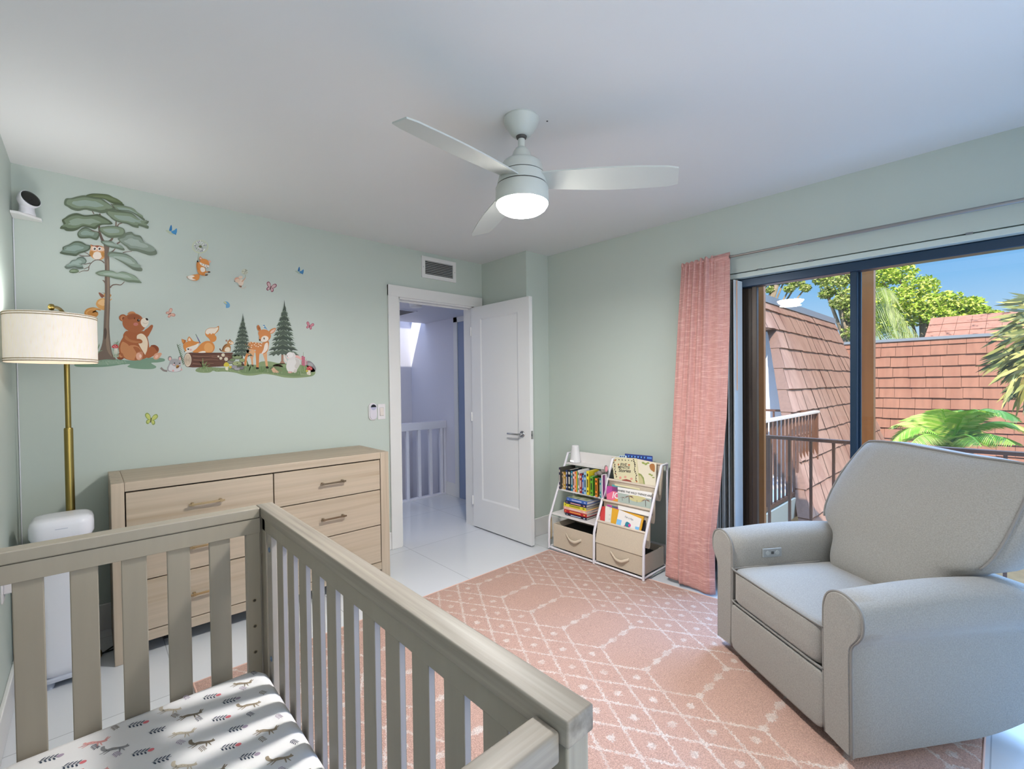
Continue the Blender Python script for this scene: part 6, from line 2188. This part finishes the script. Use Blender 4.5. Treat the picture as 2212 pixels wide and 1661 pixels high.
def butterfly(lb, cx, cy, sz, rot, c1, c2, f='p', nm='butterfly_sticker'):
    s = Sticker(nm, lb, f)
    a = math.radians(rot)

    def R(pts): return [(cx + sz * (x * cos(a) - y * sin(a)), cy + sz * (x * sin(a) + y * cos(a))) for x, y in pts]
    s.poly(R([(0, 0), (-0.25, -0.7), (-0.7, -0.95), (-0.95, -0.6), (-0.6, -0.1)]), c2)
    s.poly(R([(0, 0), (0.25, -0.7), (0.7, -0.95), (0.95, -0.6), (0.6, -0.1)]), c2)
    s.poly(R([(0, 0), (-0.55, 0.05), (-0.65, 0.5), (-0.3, 0.65)]), c2)
    s.poly(R([(0, 0), (0.55, 0.05), (0.65, 0.5), (0.3, 0.65)]), c2)
    s.poly(R([(-0.08, -0.05), (-0.28, -0.6), (-0.65, -0.8), (-0.8, -0.55), (-0.5, -0.15)]), c1)
    s.poly(R([(0.08, -0.05), (0.28, -0.6), (0.65, -0.8), (0.8, -0.55), (0.5, -0.15)]), c1)
    s.poly(R([(-0.08, 0.03), (-0.45, 0.12), (-0.5, 0.42), (-0.28, 0.5)]), c1)
    s.poly(R([(0.08, 0.03), (0.45, 0.12), (0.5, 0.42), (0.28, 0.5)]), c1)
    s.poly(R([(-0.06, -0.3), (0.06, -0.3), (0.05, 0.4), (-0.05, 0.4)]), '#4A3A35', False)
    return s.done()


def flier(lb, cx, cy, sz, c1, c2, c3):
    s = Sticker('bluebird_sticker', lb, 'e')
    s.poly([(cx - sz * 0.3, cy - sz * 0.1), (cx - sz * 0.1, cy - sz * 0.9), (cx + sz * 0.1, cy - sz), (cx + sz * 0.15, cy - sz * 0.2)], c1)
    s.poly([(cx, cy), (cx + sz * 0.5, cy - sz * 0.2), (cx + sz * 0.95, cy - sz * 0.5), (cx + sz * 0.9, cy + sz * 0.3), (cx + sz * 0.4, cy + sz * 0.4)], c2)
    s.poly([(cx - sz * 0.9, cy - sz * 0.15), (cx - sz * 0.4, cy - sz * 0.2), (cx + sz * 0.2, cy + sz * 0.3), (cx + sz * 0.5, cy + sz * 0.55), (cx - sz * 0.2, cy + sz * 0.4)], c3)
    s.poly([(cx + sz * 0.4, cy + sz * 0.3), (cx + sz * 0.85, cy + sz * 0.35), (cx + sz * 0.8, cy + sz * 0.6)], c1, False)
    return s.done()


flier('blue flying bird sticker high up near the tall tree', 172, 175, 58, '#3F7FB4', '#4E93C6', '#B9C3AE')
flier('blue flying bird sticker at the far right, above the pink butterflies', 1382, 555, 44, '#3C72A6', '#4A86B8', '#A9B8AA')
butterfly('dark pink butterfly sticker below the right blue bird', 1113, 706, 52, 18, '#D3B2B4', '#8E4A5C', 'e')
butterfly('plain pink butterfly sticker right of the taller spruce', 1480, 1070, 40, 18, '#D68F9A', '#B5667A', 'e')
butterfly('pink and yellow butterfly sticker above the bear', 160, 952, 46, 62, '#E3B9A6', '#C98E84', 'e')
butterfly('yellow green butterfly sticker alone on the lower wall above the dresser', 326, 907, 15, 8, '#C6CB76', '#8FA05A', 'p')
s = Sticker('butterfly_sticker', 'plain blue folded butterfly sticker above the smaller spruce', 'e')
s.poly([(668, 838), (705, 838), (728, 865), (722, 892), (692, 896), (690, 868), (675, 858)], '#6FA5CC')
s.poly([(668, 838), (690, 840), (700, 860), (680, 856)], '#C9C79A')
s.done()

# ---------------------------------------------------------------- outside: balcony, neighbour, roofs, trees
M_railb = mat('brown_metal_railing', '#6B4A38', 0.35, 0.1)
M_deck = mat('balcony_concrete', '#E4E2DE', 0.8)
struct(MB(TB).box(-0.6, 4.6, 0.17, 1.12, -0.2, -0.05).build('floor_balcony', M_deck), 'concrete balcony slab outside the sliding door')
br = thing('balcony_railing', 'brown metal balcony railing right outside the sliding door', 'railing', TB(2.2, 1.0, -0.05))
f = MB(TB)
f.box(-0.4, 4.6, 0.985, 1.03, 0.850, 0.876, 0.003, 1)
f.build('top_rail', M_railb, br)
f = MB(TB)
f.box(-0.4, 4.6, 0.995, 1.02, 0.04, 0.065)
f.build('bottom_rail', M_railb, br)
for k in range(34):
    u_ = 1.627 - 0.1445 * 14 + 0.1445 * k
    f = MB(TB)
    f.box(u_ - 0.009, u_ + 0.009, 0.998, 1.016, 0.06, 0.852)
    f.build('baluster', M_railb, br)
M_post = mat('brown_reflection', '#A8682F', 0.6, var=((40, 40, 3), 0.12, 4))
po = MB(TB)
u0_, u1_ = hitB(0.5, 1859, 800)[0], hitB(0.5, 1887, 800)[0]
po.box(u0_, u1_, 0.50, 0.58, -0.05, 2.6)  # added post standing in for a brown reflection in the glass
o = po.build('reflection_post', M_post)
tag(o, 'brown post put in for a reflection, just right of the meeting stile', 'post')
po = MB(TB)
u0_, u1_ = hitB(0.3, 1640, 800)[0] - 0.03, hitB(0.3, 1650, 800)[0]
po.box(u0_, u1_, 0.30, 0.34, -0.05, 2.6)  # thin strip built as an orange reflection in the pane
o = po.build('reflection_strip', M_post)
tag(o, 'orange brown strip put in for a reflection at the left edge of the glass', 'trim')

# own mansard face over the neighbour's balcony
M_t1 = mat('brown_roof_tile', '#B58A72', 0.8, var=((11, 11, 1.2), 0.14, 4), second=('#A37660', (3, 3, 0.8), 0.5, 0.7), bump=((60, 60, 14), 0.3))
M_t2 = mat('salmon_roof_tile', '#B07C66', 0.8, var=((11, 9, 1.0), 0.12, 4), second=('#A06C58', (2, 2.5, 0.5), 0.5, 0.7), bump=((50, 50, 8), 0.3))
M_t3 = mat('upper_roof_tile', '#CB937E', 0.85, var=((9, 7, 1.0), 0.14, 4), second=('#6E5148', (5, 5, 0.7), 0.58, 0.72))
M_flash = mat('grey_metal_flashing', '#A3A7AE', 0.4, 0.4)
M_stucco = mat('white_stucco', '#DDDEE0', 0.9, bump=(80, 0.2))
ym = lambda z: 1.80 + 0.33 * (z - 0.62)
rf = thing('mansard_roof', 'steep brown tiled roof face filling the left glass pane', 'roof', (9.0, 2.2, -1.0))
zz_ = [2.50, 2.35, 2.06, 1.78, 1.49, 1.20, 0.91, 0.62, 0.33, 0.04, -0.25, -0.54, -0.83]
f = MB()
random.seed(21)
edge = lambda z: 7.28 - 0.60 * (1.95 - z)
for i in range(len(zz_) - 1):
    z1, z0 = zz_[i], zz_[i + 1]
    l0, l1 = (4.6, 4.6) if i < 2 else (edge(z0), edge(z1))
    xr = 11.35 + 0.02 * i
    n = int((xr - l0) / 0.165)
    for k in range(n):
        a0, a1 = l0 + (xr - l0) * k / n, l1 + (xr - l1) * k / n
        b0, b1 = l0 + (xr - l0) * (k + 1) / n - 0.004, l1 + (xr - l1) * (k + 1) / n - 0.004
        j = random.uniform(-0.004, 0.004)
        yb = ym(z0) - 0.035 + j
        yt = ym(z1) - 0.006 + j
        dz = random.uniform(-0.006, 0.006)
        f.add([(a0, yb, z0 + dz), (b0, yb, z0 + dz), (b1, yt, z1 + 0.01), (a1, yt, z1 + 0.01), (a0, yb + 0.04, z0 + dz), (b0, yb + 0.04, z0 + dz)],
              [(0, 1, 2, 3), (0, 4, 5, 1)])
f.build('tile_courses', M_t1, rf)
f = MB()
f.prism([(4.6, 2.06), (11.3, 2.06), (11.3, 2.5), (4.6, 2.5)], lambda x, z: (x, ym(z) + 0.01, z), lambda x, z: (x, ym(z) + 0.12, z))
f.prism([(5.6, -0.9), (11.6, -0.9), (11.35, 2.06), (7.34, 2.06)], lambda x, z: (x + 0.02, ym(z) + 0.01, z), lambda x, z: (x + 0.02, ym(z) + 0.10, z))
f.build('roof_core', M_t1, rf)
# edge tiles along the opening
f = MB()
for i in range(2, len(zz_) - 1):
    z1, z0 = zz_[i], zz_[i + 1]
    xa, xb = 7.28 - 0.60 * (1.95 - z1), 7.28 - 0.60 * (1.95 - z0)
    f.add([(xa - 0.02, ym(z1) - 0.012, z1), (xb - 0.03, ym(z0) - 0.045, z0), (xb - 0.03, ym(z0) + 0.10, z0), (xa - 0.02, ym(z1) + 0.10, z1)], [(0, 1, 2, 3)])
f.build('edge_tiles', mat('edge_tile', '#80604F', 0.8, var=((30, 30, 30), 0.1, 3)), rf)
f = MB()
f.prism([(2.49, ), (2.49, )][:0] or [(4.55, 2.47), (11.3, 2.47), (11.3, 2.575), (4.55, 2.575)], lambda x, z: (x, ym(2.5) - 0.045, z), lambda x, z: (x, ym(2.5) + 0.34, z))
f.build('ridge_flashing', M_flash, rf)

# neighbour's balcony beside it
struct(MB().box(3.35, 9.5, 2.75, 2.9, -3.0, 2.45).build('wall_neighbour', M_stucco), 'white stucco wall behind the neighbouring balcony')
struct(MB().prism([(ym(-0.28) + 0.14, -0.28), (ym(2.05) + 0.14, 2.05), (2.75, 2.05), (2.75, -0.28)], lambda y, z: (7.42, y, z), lambda y, z: (7.5, y, z)).build('wall_recess', M_stucco), 'sunlit white wall in the recess beside the brown roof edge')
struct(MB().box(4.3, 7.0, 1.72, 2.75, -0.28, -0.02).build('floor_neighbour', mat('pale_balcony_floor', '#E3E4E6', 0.7)), 'pale floor of the neighbouring balcony')
struct(MB().box(4.3, 7.02, 1.66, 1.72, -0.28, -0.06).build('trim_4', mat('cream_curb', '#CDBBA0', 0.8)), 'cream edge of the neighbouring balcony')
nr = thing('walkway_railing', 'pale capped brown railing of the neighbouring balcony in the left pane', 'railing', (5.8, 1.69, -0.02))
M_cap = mat('pale_rail_cap', '#D9C3B0', 0.5)
MB().box(4.3, 7.05, 1.655, 1.725, 0.885, 0.915, 0.004).build('top_rail', M_cap, nr)
MB().box(4.3, 7.05, 1.675, 1.705, -0.04, 0.0).build('bottom_rail', M_railb, nr)
for k in range(21):
    x_ = 4.4 + 0.13 * k
    MB().box(x_ - 0.011, x_ + 0.011, 1.68, 1.702, -0.02, 0.888).build('baluster', M_railb, nr)
MB().box(6.99, 7.04, 1.67, 1.72, -0.2, 0.888).build('corner_post', M_railb, nr)
er = thing('end_railing', 'brown end railing at the far side of the neighbouring balcony', 'railing', (7.02, 2.2, 0))
MB().box(7.0, 7.04, 1.73, 2.75, 0.885, 0.915).build('top_rail', M_railb, er)
for k in range(8): MB().box(7.01, 7.03, 1.83 + 0.12 * k, 1.85 + 0.12 * k, 0.0, 0.89).build('baluster', M_railb, er)
# lower storey seen under it
M_brick = mat('brown_brick', '#8A5133', 0.8, var=((3, 3, 30), 0.35, 4), second=('#B5713F', (6, 6, 40), 0.52, 0.6))
struct(MB().box(3.4, 7.6, 2.3, 2.45, -3.0, -0.28).build('wall_lower', M_brick), 'brown lower wall under the neighbouring balcony')
struct(MB().box(7.6, 9.6, 2.3, 2.45, -3.0, -0.85).build('wall_lower_cream', mat('cream_wall', '#E0CFB2', 0.8)), 'cream lower wall under the tiled roof')
struct(MB().box(3.2, 30, -14, 9, -3.1, -3.0).build('ground', mat('garden_ground', '#8D8A72', 0.9, var=(2, 0.3))), 'garden ground below')
bu = thing('string_light', 'small hanging string light bulb under the tiled roof', 'lamp', (8.3, 1.35, -1.0))
p = hitp((8.2, 0, 0), Vector((1, 0, 0)), 1780, 1092)
MB().tube([(p.x, p.y, p.z + 0.22), (p.x, p.y, p.z + 0.05)], 0.006, 6).build('flex', M_black, bu)
MB().lathe([(0, 0.06), (0.022, 0.055), (0.024, 0.0), (0.02, -0.01), (0, -0.01)], p, 12).build('socket', M_black, bu, True)
MB().lathe([(0, -0.01), (0.02, -0.015), (0.036, -0.05), (0.028, -0.085), (0, -0.1)], p, 14).build('bulb', mat('bulb_glass_warm', '#F3E3C6', 0.1, emit=('#FFE3B0', 0.6)), bu, True)

# salmon roof across the garden
XR = 16.5
r2 = thing('tiled_roof', 'long salmon tiled roof wall across the garden', 'roof', (XR, 0, -3.0))
f = MB()
zt = 2.23
i = 0
while zt > -3.0:
    h_ = 0.285
    z1, z0 = zt, zt - h_
    k = -3.4 + 0.17 * (i % 2)
    while k < 3.3:
        wdt = random.choice([0.32, 0.34, 0.36])
        j = random.uniform(-0.008, 0.008)
        dz = random.uniform(-0.008, 0.008)
        xb, xt = XR - 0.045 + j, XR + 0.004 + j
        f.add([(xb, k, z0 + dz), (xb, k + wdt - 0.006, z0 + dz), (xt, k + wdt - 0.006, z1 + 0.01), (xt, k, z1 + 0.01), (xb + 0.05, k, z0 + dz + 0.012), (xb + 0.05, k + wdt - 0.006, z0 + dz + 0.012)], [(0, 1, 2, 3), (0, 4, 5, 1)])
        k += wdt
    zt -= h_
    i += 1
k = -3.4
while k < 3.3:
    f.add([(XR - 0.03, k, 2.225), (XR - 0.03, k + 0.335, 2.225), (XR + 0.01, k + 0.335, 2.42), (XR + 0.01, k, 2.42)], [(0, 1, 2, 3)])
    k += 0.34
f.build('tile_courses', M_t2, r2)
MB().box(XR + 0.03, XR + 0.6, -3.4, 3.3, -3.0, 2.40).build('roof_core', mat('roof_gap', '#5B3526', 0.9), r2)
MB().box(XR - 0.05, XR + 0.7, -3.45, 3.35, 2.36, 2.435).build('ridge_flashing', M_flash, r2)
r3 = thing('upper_roof', 'stained upper tiled roof rising behind the salmon roof', 'roof', (19, -2, 2.4))
f = MB()
Y0 = hit(0, 18.0, 1998, 727).y
Y1 = hit(0, 18.6, 2008, 691).y
zb0 = 2.46
zt3 = hit(0, 19.2, 2100, 682).z
n = 3
for i in range(n):
    q0, q1 = i / n, (i + 1) / n
    za, zb_ = zb0 + (zt3 - zb0) * q0, zb0 + (zt3 - zb0) * q1
    xa, xb = 17.8 + 1.2 * q0, 17.8 + 1.2 * q1
    yl0, yl1 = Y0 + (Y1 - Y0) * q0, Y0 + (Y1 - Y0) * q1
    k = 0
    N_t = 20
    for k in range(N_t):
        s0, s1 = k / N_t, (k + 0.98) / N_t
        yA, yB = yl0 + (-4.5 - yl0) * s0, yl0 + (-4.5 - yl0) * s1
        yC, yD = yl1 + (-4.5 - yl1) * s1, yl1 + (-4.5 - yl1) * s0
        f.add([(xa - 0.05, yA, za), (xa - 0.05, yB, za), (xb, yC, zb_ + 0.01), (xb, yD, zb_ + 0.01), (xa, yA, za), (xa, yB, za)], [(0, 1, 2, 3), (0, 4, 5, 1)])
f.build('tile_courses', M_t3, r3)
f = MB()
f.add([(17.85, Y0 - 0.02, 2.3), (17.85, -4.5, 2.3), (19.05, -4.5, zt3 - 0.01), (19.05, Y1 - 0.02, zt3 - 0.01), (19.6, -4.5, 2.3), (19.6, Y1, 2.3)], [(0, 1, 2, 3), (3, 2, 4, 5), (0, 3, 5), (1, 4, 2)])
f.build('roof_core', mat('roof_gap', '#5B3526', 0.9), r3)
wgap = MB().box(17.0, 17.2, 3.36, 4.6, -3.0, 2.45)
struct(wgap.build('wall_far', M_stucco), 'pale far wall glimpsed left of the meeting stile')


# foliage
def leaf_mat(nm, cols):
    m = mat(nm, cols[0], 0.7, spec=0.2, second=(cols[1], (1.1, 1.1, 1.1), 0.42, 0.6))
    return m


def crown(mb, cen, rad, n, size, seed, mats=3):
    rnd = random.Random(seed)
    cen = Vector(cen)
    for _ in range(n):
        while True:
            d = Vector((rnd.uniform(-1, 1), rnd.uniform(-1, 1), rnd.uniform(-1, 1)))
            if 0.25 < d.length <= 1: break
        p = cen + Vector((d.x * rad[0], d.y * rad[1], d.z * rad[2]))
        a = Vector((rnd.gauss(0, 1), rnd.gauss(0, 1), rnd.gauss(0, 0.6))).normalized()
        b = a.cross(Vector((rnd.gauss(0, 1), rnd.gauss(0, 1), rnd.gauss(0, 1)))).normalized()
        s = size * rnd.uniform(0.6, 1.3)
        mb.add([p - a * s, p + b * s * 0.45, p + a * s, p - b * s * 0.45], [(0, 1, 2, 3)], rnd.randrange(mats))


def tree(label, clumps, X, base_px, lm, bark, seed, size=0.10, dens=260, name='tree', cat='tree'):
    """clumps: (px, py, radius in px, depth offset) seen from the room, standing X metres out"""
    cs_ = []
    for px, py, rpx, dx in clumps:
        c = hit(0, X + dx, px, py)
        depth = (c - Vector((0, 0, CAMZ))).dot(FWD)
        cs_.append((c, rpx * depth / FPX))
    bx_3 = hit(0, X, *base_px)
    t = thing(name, label, cat, (X, bx_3.y, -3.0))
    f = MB()
    for i, (c, r) in enumerate(cs_): crown(f, c, (r * 1.15, r, r * 0.72), int(dens * max(0.5, (r / 0.8) ** 2)), size, seed + i)
    f.build('foliage', lm, t)
    f = MB()
    top = sum((c for c, r in cs_), Vector()) / len(cs_)
    f.tube([(X, bx_3.y, -3.0), (X, bx_3.y, 0.0), ((X + top.x) / 2, (bx_3.y + top.y) / 2, (top.z) * 0.6), top], [0.28, 0.24, 0.18, 0.08], 8)
    for c, r in cs_:
        f.tube([(X + (top.x - X) * 0.4, bx_3.y + (top.y - bx_3.y) * 0.4, top.z * 0.5), c], [0.07, 0.025], 5)
    f.build('trunk', bark, t, True)
    return t


LMA = [mat('leaf_bright', '#C3D84F', 0.6, spec=0.3), mat('leaf_mid', '#A2BE45', 0.6, spec=0.3), mat('leaf_yellow', '#D9DE74', 0.6, spec=0.3)]
LMB = [mat('leaf_olive', '#B0BC62', 0.6, spec=0.3), mat('leaf_deep', '#84993F', 0.6, spec=0.3), mat('leaf_olive_pale', '#C9CC86', 0.6, spec=0.3)]
M_bark = mat('grey_bark', '#9C8B74', 0.9, var=(6, 0.3))
tree('broad bright green tree filling the sky behind the salmon roof',
     [(1905, 600, 32, 0), (1940, 590, 34, 0.4), (1930, 650, 40, -0.4), (1890, 655, 36, 0.2), (1985, 620, 36, 0), (2005, 660, 36, -0.3), (1965, 680, 38, 0), (2045, 650, 30, 0), (2060, 672, 30, 0.5), (2095, 660, 26, 0), (2030, 685, 30, -0.5), (2115, 676, 22, 0), (1900, 700, 34, 0), (2150, 682, 16, 0.4), (2175, 684, 11, 0.6), (2080, 690, 22, 0), (1870, 620, 30, 0)],
     24.0, (1985, 800), LMA, M_bark, 100, 0.085, 1100)
tree('olive green tree seen through the left pane above the brown roof',
     [(1775, 600, 20, 0), (1800, 615, 26, 0), (1825, 600, 22, 0.3), (1835, 640, 26, 0), (1815, 655, 20, -0.3), (1845, 680, 24, 0), (1840, 720, 22, 0), (1850, 585, 20, 0.3), (1785, 635, 14, 0)],
     19.0, (1850, 790), LMB, M_bark, 300, 0.068, 900)
tree('olive green branches at the upper left corner of the glass',
     [(1650, 604, 15, 0), (1672, 612, 14, 0.3), (1695, 604, 16, 0.2), (1722, 612, 14, 0), (1740, 622, 12, 0), (1705, 624, 11, -0.3), (1665, 626, 10, 0), (1640, 614, 18, 0), (1622, 624, 20, 0)],
     19.0, (1600, 660), LMB, M_bark, 400, 0.06, 620)


def frond(mb, base, tip, sag, width, n, rnd, mats=2, drop=0.25):
    base, tip = Vector(base), Vector(tip)
    side = (tip - base).cross(Vector((0, 0, 1)))
    if side.length < 1e-3: side = Vector((0, 1, 0))
    side.normalize()
    prev = None
    pts = []
    for i in range(n + 1):
        q = i / n
        p = base.lerp(tip, q) + Vector((0, 0, sag * 4 * q * (1 - q)))
        pts.append(p)
    mb.tube(pts, [0.012 * (1 - 0.8 * i / n) + 0.003 for i in range(n + 1)], 5, mi=0)
    for i in range(1, n):
        q = i / n
        d = (pts[min(n, i + 1)] - pts[i - 1]).normalized()
        L = width * (sin(pi * min(1, 0.12 + q * 0.9)) ** 0.6) * rnd.uniform(0.85, 1.1)
        for s_ in (-1, 1):
            e = pts[i] + side * (s_ * L * 0.8) + d * L * 0.55 - Vector((0, 0, L * drop))
            w = d * 0.008 + Vector((0, 0, 0.003))
            mid = pts[i].lerp(e, 0.5) + Vector((0, 0, L * 0.06))
            mb.add([pts[i] - w, pts[i] + w, mid + w * 1.2, e, mid - w * 1.2], [(0, 1, 2, 3, 4)], rnd.randrange(mats))


PALM = [mat('palm_green', '#93BA45', 0.5), mat('palm_yellow', '#B9C862', 0.5)]
PALM2 = [mat('palm_dry', '#8F8840', 0.55), mat('palm_straw', '#B9A75C', 0.55), mat('palm_dark', '#5B5C2E', 0.55), mat('palm_darkest', '#41431F', 0.55)]  # straw, olive and darker leaf colours mixed at random
PALM3 = [mat('palm_soft', '#9AAE56', 0.55), mat('palm_soft_pale', '#B9C486', 0.55)]
rnd = random.Random(5)
# feather palm just beyond the balcony
pm = thing('feather_palm', 'bright green feather palm rising behind the recliner', 'palm', (7.4, -0.2, -3.0))
cp = hit(0, 7.4, 2050, 958)
f = MB()
for px, py, dx, sg in ((1925, 958, -0.3, 0.22), (1935, 925, 0.4, 0.2), (1965, 905, 0.5, 0.16), (2000, 893, 0.3, 0.12), (2035, 884, -0.2, 0.08), (2075, 886, 0.3, 0.1), (2115, 888, -0.4, 0.16), (2160, 892, 0.3, 0.2), (2205, 912, -0.2, 0.26), (2235, 940, 0.2, 0.22), (2195, 962, -0.5, 0.14), (1960, 968, -0.6, 0.16), (2120, 965, -0.6, 0.14), (2010, 960, 0.8, 0.24), (2090, 930, 0.9, 0.2)):
    frond(f, cp + Vector((0, 0, -0.06)), hit(0, 7.4 + dx, px, py), sg, 0.27, 40, rnd, 2, 0.35)
f.build('fronds', PALM, pm)
MB().tube([(cp.x, cp.y, -3.0), (cp.x, cp.y, cp.z - 0.05)], [0.14, 0.10], 10).build('trunk', M_bark, pm, True)
# drooping dry palm at the right edge
pm = thing('drooping_palm', 'yellowed drooping palm at the right edge of the glass', 'palm', (6.6, -0.9, -3.0))
cp = hit(0, 6.6, 2290, 640)
f = MB()
for k in range(260):
    q = rnd.random()
    sx_2 = 2195 + 30 * (1 - q) ** 2 + rnd.uniform(-12, 75) - 22 * sin(pi * q)
    sy_2 = 640 + 205 * q
    X0_ = 6.5 + rnd.uniform(-0.5, 0.5)
    p0 = hit(0, X0_, sx_2, sy_2)
    ln_ = rnd.uniform(38, 78)
    ang = math.radians(rnd.uniform(158, 200) - 62 * q)
    p1 = hit(0, X0_ + rnd.uniform(-0.15, 0.15), sx_2 + ln_ * cos(ang), sy_2 + ln_ * sin(ang) * 0.85)
    d = (p1 - p0)
    w = d.cross(Vector((1, 0.2, 0))).normalized() * 0.010
    f.add([p0 - w, p0 + w, p0.lerp(p1, 0.55) + w * 1.3, p1, p0.lerp(p1, 0.55) - w * 1.3], [(0, 1, 2, 3, 4)], rnd.randrange(4))
for k in range(9):
    f.tube(crom([tuple(cp), tuple(hit(0, 6.6, 2235 - 2 * k, 660 + 16 * k)), tuple(hit(0, 6.6, 2196 - k, 690 + 20 * k))], False, 4), 0.012, 5, mi=1)
f.build('fronds', PALM2, pm)
MB().tube([(cp.x, cp.y, -3.0), (cp.x, cp.y, cp.z)], [0.16, 0.12], 10).build('trunk', M_bark, pm, True)
# weeping palm behind the roof
pm = thing('weeping_palm', 'pale weeping palm fronds over the left end of the salmon roof', 'palm', (18.5, 3.0, -3.0))
f = MB()
for base, tip, sg in (((1865, 700), (1990, 735), 0.55), ((1865, 690), (1955, 690), 0.5), ((1850, 680), (1905, 745), 0.3), ((1862, 660), (1940, 645), 0.45), ((1880, 720), (1985, 742), 0.3), ((1855, 670), (1880, 740), 0.3), ((1870, 650), (1860, 745), 0.2)):
    frond(f, hit(0, 18.2, *base), hit(0, 18.0, *tip), sg, 0.75, 26, rnd, 2, 1.0)
f.build('fronds', PALM3, pm)
cp = hit(0, 18.2, 1865, 690)
MB().tube([(cp.x, cp.y, -3.0), (cp.x, cp.y, cp.z)], [0.16, 0.10], 8).build('trunk', M_bark, pm, True)
